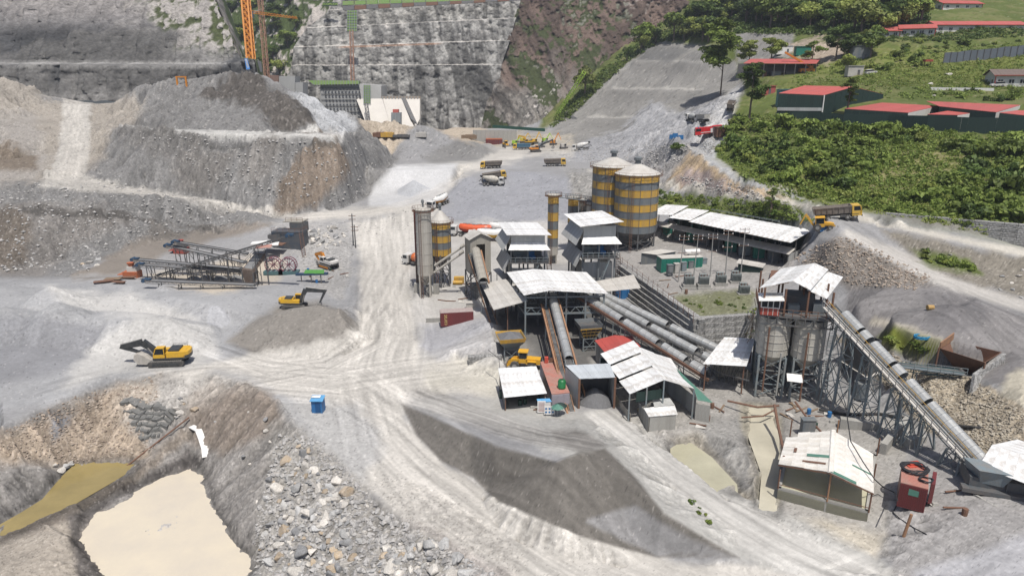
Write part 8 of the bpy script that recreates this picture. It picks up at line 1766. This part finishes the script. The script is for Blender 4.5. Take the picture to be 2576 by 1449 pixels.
# ---------------- hill buildings
WALLW = mat('white_wall', (.62,.61,.57), .8, 0, (.46,.44,.40), .6, .6, streak=True)
def gable(name, label, a, b, depth, zb0, hw_, rh_, wm, rm, cat='building', wins=0, panels=8, trim=None, over=.8, side=1, slope2=1.0):
    """a,b: front eave line base points (world, z ignored); depth behind"""
    a = Vector((a.x,a.y,0)); b = Vector((b.x,b.y,0)); d = (b-a); L = d.length; d /= L; n = Vector((-d.y,d.x,0)); t = thing(name, label, cat, (a.x,a.y,zb0)); Q = lambda u, v, z: a+d*u+n*v+Vector((0,0,zb0+z))
    strips(t, [Q(-over,depth/2,hw_+rh_), Q(L+over,depth/2,hw_+rh_), Q(L+over,-over,hw_-.15), Q(-over,-over,hw_-.15)], panels, rm, t=.12); strips(t, [Q(L+over,depth/2,hw_+rh_), Q(-over,depth/2,hw_+rh_), Q(-over,depth+over,hw_-.15), Q(L+over,depth+over,hw_-.15)], panels, rm, t=.12)
    for nm, p, q in (('front_wall',(0,0),(L,0)),('end_wall',(L,0),(L,depth)),('back_wall',(L,depth),(0,depth)),('end_wall',(0,depth),(0,0))):
        P0, P1 = Q(*p,0), Q(*q,0); dd = P1-P0; nn = Vector((-dd.y,dd.x,0)).normalized()*.15
        poly = [P0-Vector((0,0,1.5)), P1-Vector((0,0,1.5)), P1+Vector((0,0,hw_-.1))]
        if nm == 'end_wall': poly.append((P0+P1)/2+Vector((0,0,hw_+rh_-.15)))
        poly.append(P0+Vector((0,0,hw_-.1))); w = part(nm, MB().prism(poly, nn), wm, t)
        if wins and nm != 'back_wall':
            k = wins if nm == 'front_wall' else 2; LL = dd.length; e = dd.normalized(); out = -Vector((-dd.y,dd.x,0)).normalized()
            for i in range(k):
                c = P0+e*LL*(i+.5)/k+Vector((0,0,hw_*.52))+out*.02; ww = part('window', MB().hexa([c-e*.75-Vector((0,0,.65)), c+e*.75-Vector((0,0,.65)), c+e*.75-Vector((0,0,.65))+out*.05, c-e*.75-Vector((0,0,.65))+out*.05], [c-e*.75+Vector((0,0,.65)), c+e*.75+Vector((0,0,.65)), c+e*.75+Vector((0,0,.65))+out*.05, c-e*.75+Vector((0,0,.65))+out*.05]), GLS, w)
                part('frame', MB().beam(c-e*.8+Vector((0,0,.7))+out*.05, c+e*.8+Vector((0,0,.7))+out*.05, .12).beam(c-e*.8-Vector((0,0,.7))+out*.05, c+e*.8-Vector((0,0,.7))+out*.05, .12).beam(c-Vector((0,0,.7))+out*.07, c+Vector((0,0,.7))+out*.07, .08), WHT, w)
    if trim: 
        mb = MB(); mb.beam(Q(0,-.1,-.5), Q(0,-.1,hw_), .2).beam(Q(L,-.1,-.5), Q(L,-.1,hw_), .2).beam(Q(-over,-over,hw_-.2), Q(L+over,-over,hw_-.2), .2); part('trim', mb, trim, t)
    return t
def gp(px, py): return G(px, py)
def hb(a, b): A, B_ = G(*a), G(*b); return A, B_, min(A.z, B_.z)
BR = mat('bright_red_roof', (.43,.085,.07), .6, 0, (.30,.10,.085), .25, .8, vary=.06)
def wq(p, q_, z0, zp, zq, m, nm='wall', n=8):
    for i in range(n):
        a = p.lerp(q_, i/n); b = p.lerp(q_, (i+.985)/n); za = zp+(zq-zp)*i/n; zb_ = zp+(zq-zp)*(i+1)/n; dd = b-a; nn = Vector((-dd.y,dd.x,0)).normalized()*.12
        part(nm, MB().hexa([U(a,z0),U(b,z0),U(b,z0)+nn,U(a,z0)+nn], [U(a,za),U(b,zb_),U(b,zb_)+nn,U(a,za)+nn]), m, b_, at=U((a+b)/2, z0))
sp_ = [(1950,296),(2030,306),(2120,314),(2230,320),(2330,328),(2430,334),(2576,338),(2680,338)]; scr = [G(x, y) for x, y in sp_]
def YW(px): return float(np.interp(px, [c[0] for c in sp_], [c.y for c in scr]))
sw = thing('screen_wall', 'long dark green sheet screen wall before the red workshops', 'fence', scr[0]); b_ = sw; tops = (284,280,288,290,292,296,298,298)
for k in range(len(scr)-1):
    p, q_ = scr[k], scr[k+1]; wq(p, q_, min(p.z,q_.z)-1.5, B(sp_[k][0], tops[k], p.y).z, B(sp_[k+1][0], tops[k+1], q_.y).z, DGRN, 'screen_sheet', 6)
b_ = thing('red_roof_workshop', 'large dark workshop with broad red roof above the bushy bank', 'building', scr[1]); Y0 = YW(2030)+2.5
e0, e1_, r0, r1, g1 = B(1959,235,Y0+3), B(2073,240,Y0), B(2023,216,Y0+10), B(2147,219,Y0+8), B(2223,237,Y0+14)
strips(b_, [r0, r1, e1_, e0], 12, BR, t=.12); back = r1+(r0-e0)*.9; back.z = e0.z; bl_ = r0+(r0-e0)*.9; bl_.z = e0.z; strips(b_, [r1, r0, bl_, g1+(bl_-g1)*.02], 8, BR, t=.1)
zb_w = scr[1].z-1; wq(e0, e1_, zb_w, e0.z-.1, e1_.z-.1, DGRN, n=10); wq(e1_, U(r1,0), zb_w, e1_.z-.1, r1.z-.15, DGRN, n=5); wq(U(r1,0), g1, zb_w, r1.z-.15, g1.z-.1, DGRN, n=6)
part('corner_pipe', MB().beam(U(e1_,zb_w)+Vector((0,-.2,0)), U(e1_,e1_.z)+Vector((0,-.2,0)), .3), WHT, b_); pz = B(2068,276,Y0-.3).z; part('white_base', MB().hexa([U(e0,pz-.5)+Vector((0,-.25,0)), U(e1_,pz-.5)+Vector((0,-.25,0)), U(e1_,pz-.5), U(e0,pz-.5)], [U(e0,pz+.5)+Vector((0,-.25,0)), U(e1_,pz+.5)+Vector((0,-.25,0)), U(e1_,pz+.5), U(e0,pz+.5)]), ZWALL, b_)
for i, (ql, lab, dp_) in enumerate((([(2125,274),(2219,259),(2361,267),(2285,284)], 'low red roof joined to the broad workshop', 16), ([(2363,268),(2330,255),(2567,265),(2507,283)], 'long low red roof farthest along the workshop row', 22), ([(2333,288),(2387,279),(2467,281),(2409,290)], 'small red roof in front of the workshop row', 5), ([(2515,284),(2560,278),(2660,281),(2600,293)], 'red roof corner at the end of the dark green screen', 6))):
    f_ = [B(*ql[0], YW(ql[0][0])+(1.5 if i != 1 else 7)), B(*ql[1], YW(ql[1][0])+1.5+dp_), B(*ql[2], YW(ql[2][0])+1.5+dp_), B(*ql[3], YW(ql[3][0])+1.5)]
    b_ = thing('red_roof_shed', lab, 'building', f_[0]); strips(b_, [f_[1], f_[2], f_[3], f_[0]], 12 if i < 2 else 5, BR, t=.12)
    wq(f_[0], f_[3], f_[0].z-6, f_[0].z-.1, f_[3].z-.1, DGRN, n=8); e = f_[3]+Vector((6,5,0)); e.z = f_[3].z+.3; wq(f_[3], f_[2], f_[3].z-5, f_[3].z-.1, f_[2].z-.1, WALLW, n=3)
b_ = thing('red_machine_shed', 'long open machine shed with red roof among the trees', 'building', G(1960,195)); g = G(1960,193); Y0 = g.y; g = g.z; q = [B(1870,160,Y0), B(1888,149,Y0+10), B(2064,149,Y0+10), B(2054,161,Y0)]
strips(b_, [q[1], q[2], q[3], q[0]], 12, BR, t=.12); wq(q[0]+Vector((0,7,0)), q[3]+Vector((0,7,0)), g-1, q[0].z, q[3].z, STD, n=10)
for i in range(8): p = q[0].lerp(q[3], i/7); part('post', MB().beam(U(p, g-2), U(p, p.z-.1), .25), STD, b_)
for i in range(5): p = q[0].lerp(q[3], (i+.5)/5)+Vector((0,4,0)); part('stored_machine', MB().box(U(p, g+1), (4,2.5,2)), (STD,RUST,GST)[i % 3], b_)
q = G(2010,185); cr_ = thing('mobile_crane', 'orange mobile crane with lowered boom beside the red machine shed', 'crane', q); OC = mat('crane_orange', (.60,.20,.03), .5); part('carrier', MB().box(q+Vector((3,0,1.2)), (6,2.4,1.4)), OC, cr_); part('cab', MB().box(q+Vector((4.5,-.6,2.4)), (1.6,1.2,1.4)), OC, cr_); part('boom', MB().beam(q+Vector((4,0,2.8)), q+Vector((-7,0,8.5)), .7), OC, cr_)
for x in (1,2.6,4.6): part('wheel', MB().tube(q+Vector((x,-1.25,.55)), q+Vector((x,-.9,.55)), .55), TYRE, cr_)
for i, (a, b, dp, hh, lab, n) in enumerate((((2198,97),(2262,94),9,3.2,'small white bungalow with red roof at the lower end of the row',3),((2262,93),(2350,92),10,3.6,'white bungalow with red roof in the middle of the row',4),((2352,86),(2580,74),11,4.0,'long white bungalow with red roof and open porch',9),((2370,26),(2470,20),10,3.4,'white bungalow with red roof highest on the hill',4),((2500,219),(2640,224),12,4.6,'white bungalow beside the parked white car',5))):
    A, B_, z = hb(a, b); gable('white_bungalow', lab, A, B_, dp, z, hh, 1.9, WALLW, BR if i < 4 else mat('brown_tin_roof', (.16,.12,.10), .7), wins=n, panels=8, trim=mat('red_trim', (.5,.06,.05), .5))
A, B_, z = hb((2512,72),(2560,70)); pch = thing('porch_roof', 'white awning over the bungalow porch', 'awning', A); strips(pch, [P(2355,62,z+3.2), P(2385,62,z+3.2), P(2380,67,z+2.6), P(2350,67,z+2.6)], 2, WHT)
fe = thing('grey_sheet_fence', 'tall grey sheet fence across the meadow slope', 'fence', G(2372,158)); b_ = fe; p0, p1 = G(2372,160), G(2640,140)
for i in range(16):
    p = p0.lerp(p1, i/16); q_ = p0.lerp(p1, (i+1)/16); p.z = zt(p.x,p.y); q_.z = zt(q_.x,q_.y); wq(p, q_, min(p.z,q_.z)-.5, p.z+4.0, q_.z+4.0, mat('grey_fence_sheet', (.13,.15,.175), .6, vary=.08), 'fence_sheet', 1); part('fence_post', MB().beam(p-Vector((0,.1,.5)), p+Vector((0,-.1,4.2)), .2), STD, fe)
q = G(2332,168); wt_ = thing('red_stand', 'small red steel stand alone in the meadow', 'stand', q); part('top', MB().box(q+Vector((0,0,2.2)), (3,2,.8)), mat('brick_red_panel', (.33,.06,.04)), wt_)
for s in (-1,1): part('leg', MB().beam(q+Vector((s*1.2,0,-.3)), q+Vector((s*1.2,0,2)), .2), RUST, wt_)
kb = thing('white_kerb_wall', 'low white kerb wall edging the drive of the white car', 'wall', G(2340,228)); b_ = kb; wq(G(2340,228), G(2500,230), G(2340,228).z-.5, G(2340,228).z+1, G(2500,230).z+1, WHT, n=8)
for i, (px, py, s) in enumerate(((2386,188,1.8),(2340,214,1.3),(2472,192,.6),(2350,243,.9))): o = bpy.data.objects.new('boulder', RMS[1][1][i]); col.objects.link(o); o.location = G(px,py); o.scale = (s,s,s); tag(o, ('largest pale boulder in the meadow','second pale boulder in the meadow, below the largest','tiny pale stone beside the white car meadow','pale stone at the meadow foot above the red roofs')[i], 'boulder', 'pale stones in the meadow')
for i, (px, py, w_, h_, m, lab) in enumerate(((1975,268,5,5,mat('sea_green_sheet',(.12,.25,.26),.6),'sea green lettered sheet hut beside the broad workshop'),(1925,238,7,2.5,BR,'low red roof slab at the bend of the ramp'),(1870,190,5,3,WALLW,'pale hut on the bank beneath the red machine shed'),(1972,135,8,3,WHT,'white site cabin behind the red machine shed'),(2020,138,7,3,GRNP,'green site cabin behind the red machine shed'),(2165,150,8,5,GST,'dark slate shed behind the trees'),(2150,190,6,3,ZINCD,'dusty pale truck box near the pickup'))):
    q = G(px, py); t = thing('site_hut', lab, 'hut', q); part('body', MB().box(q+Vector((0,1,h_/2)), (w_,3,h_+1)), m, t); part('roof', MB().box(q+Vector((0,1,h_+.55)), (w_+.6,3.6,.15)), m, t); part('door', MB().box(q+Vector((w_*.2,-.53,1)), (.9,.06,2)), STD, t)
    if i == 0: [part('faded_letter', MB().box(q+Vector((-1.4+k*.5,-.56,3.0)), (.28,.04,.8)), WHT, t) for k in range(6)]
# ---------------- dam works and cranes
DC = mat('dam_concrete', (.27,.275,.275), .85, 0, (.18,.18,.175), .05, .8, streak=True); SC = mat('spillway_concrete', (.60,.57,.52), .8, 0, (.45,.42,.38), .05, .7)
dm = thing('dam_block', 'grey stepped concrete dam block rising in the valley', 'dam', Pd(900,330,500))
def slab(t, nm, pts4, th, m, d0): 
    q = [Pd(*p) for p in pts4]; part(nm, MB().prism(q, Vector((0,th,0))), m, t)
slab(dm, 'block_wall', [(921,330,490),(806,330,490),(806,212,490),(903,212,490)], 25, DC, 0); slab(dm, 'block_wall', [(921,330,489),(903,212,489),(959,216,489),(959,252,489)], 25, mat('dam_concrete_pale', (.36,.36,.35), .85, 0, (.25,.25,.24), .05, .8), 0)
for r in range(9):
    for c_ in range(11): p = Pd(818+c_*8.6+r*1.2, 226+r*10.5, 488.6); part('formwork_bracket', MB().box(p, (1.1,.8,.9)), STD, dm)
for r in range(7): p, q_ = Pd(808,222+r*15,489.4), Pd(912,222+r*15,489.4); part('lift_joint', MB().beam(p, q_, .35), STD, dm)
sp = thing('spillway', 'bright concrete spillway slabs split by dark joints', 'spillway', Pd(980,330,480))
slab(sp, 'spillway_slab', [(933,342,476),(896,249,489),(962,249,489),(984,324,478)], 6, SC, 0); slab(sp, 'spillway_slab', [(984,324,478),(963,249,489),(1010,249,489),(1042,321,478)], 6, SC, 0); slab(sp, 'spillway_slab', [(1046,318,478),(1020,249,489),(1056,249,489),(1056,300,482)], 6, SC, 0)
slab(sp, 'dark_chute', [(1034,300,479),(1009,246,489.5),(1020,246,489.5),(1048,310,478)], 5, STD, 0)
for i in range(12):
    p, q_ = Pd(963+i*8, 244, 489), Pd(963+i*8, 250, 489); part('parapet_post', MB().beam(p, q_, .8), DC, sp)
part('top_beam', MB().beam(Pd(960,247,490), Pd(1058,247,490), 1.2, 2.2), mat('tan_beam', (.35,.29,.23), .8), sp)
tt = thing('intake_tower', 'small dark intake tower with a red top on the spillway', 'tower', Pd(996,324,474)); slab(tt, 'shaft', [(984,324,474),(984,284,474),(1008,284,474),(1008,324,474)], 5, GST, 0); slab(tt, 'red_top', [(988,284,474),(988,276,474),(1002,276,474),(1002,284,474)], 4, mat('brick_red_panel', (.33,.06,.04)), 0); slab(tt, 'opening', [(996,322,473.8),(996,309,473.8),(1007,309,473.8),(1007,322,473.8)], .6, BLK, 0)
for i in range(3): part('scaffold_tube', MB().beam(Pd(988+i*7,322,473.5), Pd(988+i*7,285,473.5), .3), STG, tt)
pr = thing('concrete_pier', 'pale concrete pier before the rusty crane', 'pier', Pd(720,225,455)); slab(pr, 'pier_wall', [(702,222,455),(702,192,455),(742,192,455),(742,230,455)], 12, DC, 0); slab(pr, 'pier_wall', [(676,205,457),(676,190,457),(701,190,457),(701,212,457)], 12, mat('brown_formwork', (.16,.10,.08), .8), 0); slab(pr, 'pier_wall', [(743,232,454),(743,208,454),(762,208,454),(762,240,454)], 12, DC, 0)
GS = mat('scaffold_green', (.13,.26,.05), .7, 0, (.2,.22,.1), .3, .8)
pf = thing('green_platform', 'long green netted scaffold platform on the dam block', 'scaffold', Pd(850,208,488)); part('netting', MB().prism([Pd(790,214,487),Pd(903,212,487),Pd(903,204,487),Pd(775,203,487)], Vector((0,4,0))), GS, pf)
for i in range(16): part('standard', MB().beam(Pd(790+i*7.5,216,486.6), Pd(790+i*7.5,202,486.6), .3), STG, pf)
for i, (x0, x1, y0, y1, lab) in enumerate(((873,898,27,81,'green netted hanging scaffold high on the terraced wall'),(915,932,215,262,'narrow green net hanging at the dam edge'))):
    t = thing('scaffold', lab, 'scaffold', Pd(x0, y1, 500 if i == 0 else 486)); d_ = 508 if i == 0 else 486
    for k in range(5): part('standard', MB().beam(Pd(x0+(x1-x0)*k/4, y0, d_), Pd(x0+(x1-x0)*k/4, y1, d_), .35), STG, t)
    for k in range(8): part('net_panel', MB().prism([Pd(x0,y0+(y1-y0)*k/8,d_+1),Pd(x1,y0+(y1-y0)*k/8,d_+1),Pd(x1,y0+(y1-y0)*(k+.85)/8,d_+1),Pd(x0,y0+(y1-y0)*(k+.85)/8,d_+1)], Vector((0,.3,0))), GS, t)
    mb = MB()
    for k in range(9): mb.beam(Pd(x0,y0+(y1-y0)*k/8,d_), Pd(x1,y0+(y1-y0)*k/8,d_), .3)
    part('ledger', mb, STG, t)
tg = thing('top_gallery', 'dark gallery with green netting along the top of the terraced wall', 'gallery', Pd(950,20,540))
for i in range(15):
    x0 = 862+i*30; part('green_net', MB().prism([Pd(x0,14-i*1.1,538),Pd(x0+28,13-i*1.1,538),Pd(x0+28,3-i*1.1,538),Pd(x0,4-i*1.1,538)], Vector((0,2,0))), GS, tg); part('deck_panel', MB().prism([Pd(x0,27-i*1.7,538),Pd(x0+29,25-i*1.7,538),Pd(x0+29,15-i*1.4,538),Pd(x0,16-i*1.4,538)], Vector((0,3,0))), (STD,RUST)[i % 2], tg)
def lat_tower(name, label, base, top, w, m, step, cat='crane', leg=.45, br=.25):
    t = thing(name, label, cat, base); d = (top-base); L_ = d.length; d.normalize(); x = d.cross(Vector((0,1,0))).normalized()*w/2; y = d.cross(x).normalized()*w/2; K = [x+y, x-y, -x-y, -x+y]
    for k in K: part('mast_leg', MB().beam(base+k, top+k, leg), m, t)
    n = int(L_/step); mb = MB()
    for i in range(n):
        a, b = base+d*(L_*i/n), base+d*(L_*(i+1)/n)
        for j in range(4): mb.beam(a+K[j], b+K[(j+1) % 4], br); mb.beam(b+K[j], b+K[(j+1) % 4], br)
    part('mast_lacing', mb, m, t); return t
TO = mat('tower_crane_orange', (.62,.23,.02), .5, 0, (.45,.18,.05), .3, .5); RUM = mat('rusty_mast', (.30,.16,.10), .7, 0, (.2,.12,.09), .5, .6)
tc = lat_tower('tower_crane', 'thick orange tower crane mast on the hill shoulder', Pd(632,156,402), Pd(615,-30,402), 3.6, TO, 3.4, leg=.9, br=.5); part('stair_core', MB().beam(Pd(632,156,402), Pd(615,-30,402), 1.4), TO, tc); part('concrete_base', MB().box(Pd(634,168,402), (9,7,6)), DC, tc)
tc2 = lat_tower('tower_crane', 'slim rusty tower crane with orange jib behind the shoulder', Pd(672,200,452), Pd(655,0,452), 2.6, RUM, 4, leg=.4, br=.25)
a, b = Pd(630,34,452), Pd(748,48,440); mb = MB(); 
for o_ in (Vector((0,0,0)), Vector((0,0,1.6))): mb.beam(a+o_, b+o_*.4, .35)
for i in range(16): mb.beam(a.lerp(b,i/16), a.lerp(b,(i+.5)/16)+Vector((0,0,1.4)), .2); mb.beam(a.lerp(b,(i+.5)/16)+Vector((0,0,1.4)), a.lerp(b,(i+1)/16), .2)
part('jib', mb, TO, tc2); part('counterweight', MB().box(Pd(632,38,452), (3,2,4)), GST, tc2)
tc3 = lat_tower('lift_mast', 'thin rusty lift mast climbing the terraced wall', Pd(887,208,500), Pd(884,78,504), 2.2, RUM, 4, 'mast', leg=.35, br=.2)
lat_tower('lattice_post', 'dark lattice post standing against the spillway slab', Pd(930,325,473), Pd(921,262,480), 2.0, STD, 3.5, 'mast', leg=.35, br=.22)
lime = mat('lime_crane', (.42,.62,.08), .5)
lc = lat_tower('lattice_crane', 'leaning lime green lattice crane boom at the cliff foot', G(1400,292)+Vector((0,0,0)), Pd(1469,184,395), 1.8, lime, 4, leg=.3, br=.18)
sgn = thing('blue_banner', 'blue banner with white lettering hung on the hill shoulder', 'banner', Pd(620,176,360)); part('cloth', MB().prism([Pd(615,148,358),Pd(622,148,358),Pd(629,175,357),Pd(620,176,357)], Vector((0,.2,0))), mat('banner_blue', (.03,.17,.45), .6), sgn)
for i in range(8): p = Pd(619+i*.9, 150.5+i*3.3, 357.2); part('white_letter', MB().box(p, (1.0,.1,.4)), WHT, sgn)
q = P(822,10,0); 
yg = thing('name_board', 'dark name board with lime lettering on the cliff above the gallery', 'sign', Pd(834,12,545)); part('board', MB().prism([Pd(812,16,545),Pd(849,16,545),Pd(849,7,545),Pd(812,7,545)], Vector((0,.5,0))), DGRN, yg)
text('lettering', 'ZOOMLION', 2.3, face_m(Pd(830.5,11.5,544.6), (1,0,0), (0,0,1)), lime, yg, Pd(834,12,545))
gt = thing('orange_gate_frame', 'small orange portal frame on the shoulder of the spoil heap', 'frame', G(458,214)); q = G(458,213)
part('post', MB().beam(q+Vector((-1.9,0,-1)), q+Vector((-1.9,0,3.0)), .6), TO, gt); part('post', MB().beam(q+Vector((1.9,0,-1)), q+Vector((1.9,0,3.0)), .6), TO, gt); part('beam', MB().beam(q+Vector((-2.3,0,3.0)), q+Vector((2.3,0,3.0)), .5), TO, gt)
# retaining works behind the valley yard
vw = thing('valley_wall', 'dark formwork wall with green hoarding behind the valley yard', 'wall', G(1280,345)); q0, q1 = G(1190,352), G(1300,352)
for i in range(10): a = q0.lerp(q1,i/10); b = q0.lerp(q1,(i+.96)/10); part('wall_panel', MB().hexa([U(a,a.z-1),U(b,a.z-1),U(b,a.z-1)+Vector((0,.5,0)),U(a,a.z-1)+Vector((0,.5,0))], [U(a,a.z+5),U(b,a.z+5),U(b,a.z+5)+Vector((0,.5,0)),U(a,a.z+5)+Vector((0,.5,0))]), CONC, vw, at=a)
part('green_hoarding', MB().beam(G(1240,347)+Vector((0,0,6.5)), G(1370,349)+Vector((0,0,4.5)), .5, 1.6), mat('hoarding_green', (.02,.10,.07), .6), vw)
for i, (px, py, w_, h_, m) in enumerate(((975,326,6,2,YEL),(1010,330,8,1,STD),(1060,340,5,2,ZINCD),(955,335,6,2,RUST),(1180,345,8,2,WOOD))): q = G(px, 345 if px < 1100 else 350); solo('site_store', MB().box(q+Vector((0,0,h_/2)), (w_,3,h_)).box(q+Vector((.5,0,h_+.1)), (w_*.6,2,.3)), m, ('yellow','dark','pale','rusty','timber')[i]+' material stack at the dam toe', 'stack', 'material stacks at the dam toe')
# ================================================================== CLUTTER OF THE YARDS
rc_ = random.Random(21)
def clutter(poly, n, where):
    xs = [p[0] for p in poly]; ys = [p[1] for p in poly]; k = 0
    kinds = (('timber_plank','weathered timber plank','plank'),('steel_pipe','short rusty pipe','pipe'),('oil_drum','upright steel drum','drum'),('sheet_scrap','bent pale metal sheet','scrap'),('sand_sack','dusty white sack','sack'))
    seen = {}
    while k < n:
        x = rc_.uniform(min(xs), max(xs)); y = rc_.uniform(min(ys), max(ys))
        if not inpoly(x, y, poly): continue
        q = G(x, y); i = rc_.randrange(5); a = rc_.uniform(0, 3.14); d = Vector((math.cos(a), math.sin(a), 0))
        if i == 0: mb = MB().beam(q-d*1.3+Vector((0,0,.08)), q+d*1.3+Vector((0,0,.14)), .28, .07); m = WOOD
        elif i == 1: mb = MB().tube(q-d*1.2+Vector((0,0,.12)), q+d*1.2+Vector((0,0,.15)), .11, n=7); m = RUST
        elif i == 2: mb = MB().lathe(q, [(.3,-.1),(.3,.4),(.32,.42),(.3,.85)], 10); m = (BLUE, RUST, mat('dark_green_drum', (.02,.05,.035)))[k % 3]
        elif i == 3: mb = MB().hexa([q-d*.8+Vector((0,0,.02)), q+Vector((.5,-.5,.1)), q+d*.8+Vector((0,0,.05)), q+Vector((-.5,.5,.3))], [q-d*.8+Vector((0,0,.06)), q+Vector((.5,-.5,.14)), q+d*.8+Vector((0,0,.09)), q+Vector((-.5,.5,.34))]); m = ZINCD
        else: mb = MB().hexa([q+Vector(v) for v in ((-.4,-.25,0),(.4,-.25,0),(.4,.25,0),(-.4,.25,0))], [q+Vector(v) for v in ((-.3,-.16,.3),(.3,-.16,.3),(.3,.16,.3),(-.3,.16,.3))]); m = CONC
        nm, ad, cat = kinds[i]; solo(nm, mb, m, ad+' lying on the ground '+where, cat, ad+'s '+where); k += 1
clutter([(1900,1010),(2060,1020),(2140,1080),(2040,1090),(1950,1060)], 16, 'before the silo block')
clutter([(1090,720),(1180,715),(1200,760),(1100,765)], 12, 'around the slender silo')
clutter([(760,640),(860,640),(880,700),(780,720)], 14, 'beside the crushing plant')
clutter([(1640,700),(1740,690),(1740,760),(1690,750)], 8, 'on the transformer terrace')
clutter([(1720,1040),(1830,1010),(1860,1060),(1760,1080)], 7, 'behind the green puddle')
clutter([(2320,1240),(2440,1230),(2450,1300),(2340,1300)], 6, 'near the hose container')
clutter([(1280,1005),(1390,1020),(1400,1045),(1300,1020)], 6, 'by the notice boards')

oc = thing('rock_outcrop', 'dark layered rock ledges jutting from the pit bank beside the suction pipe', 'rock', G(370,1060)); LED = mat('layered_rock', (.115,.115,.11), .9, 0, (.22,.215,.20), 1.2, .9, bump=.8, bscale=3)
for i in range(6):
    a = G(304+9*i, 1020+17*i, .1); b = G(446-9*i, 1052+10*i, .1); n_ = 7; prev = None
    for k in range(n_):
        p = a.lerp(b, k/n_); q = a.lerp(b, (k+1)/n_); p.z = max(zt(p.x,p.y), p.z-.5)+.1; q.z = max(zt(q.x,q.y), q.z-.5)+.1; j = lambda s: Vector((rc_.uniform(-s,s), rc_.uniform(-s,s), rc_.uniform(-s,s))); w_ = Vector((0,1.6,.0)); h_ = Vector((0,0,.75)); dn = Vector((0,0,.6))
        mb = MB().hexa([p-dn+j(.1), q-dn+j(.1), q-dn+w_, p-dn+w_], [p+h_*.5+j(.18), q+h_*.5+j(.18), q+h_*.8+w_+j(.1), p+h_*.8+w_+j(.1)]); part('ledge', mb, LED, oc, at=p)
# ================================================================== HAZE
hm = bpy.data.materials.new('haze'); hm.use_nodes = True; N = hm.node_tree.nodes; N.remove(N['Principled BSDF'])
v = N.new('ShaderNodeVolumePrincipled'); v.inputs['Color'].default_value = (.82,.88,1,1); v.inputs['Density'].default_value = .00012; hm.node_tree.links.new(v.outputs[0], N['Material Output'].inputs['Volume'])
hz = link('haze', MB().bx(-900, 1100, -30, 900, -15, 260).mesh('haze'), hm); hz['kind'] = 'stuff'
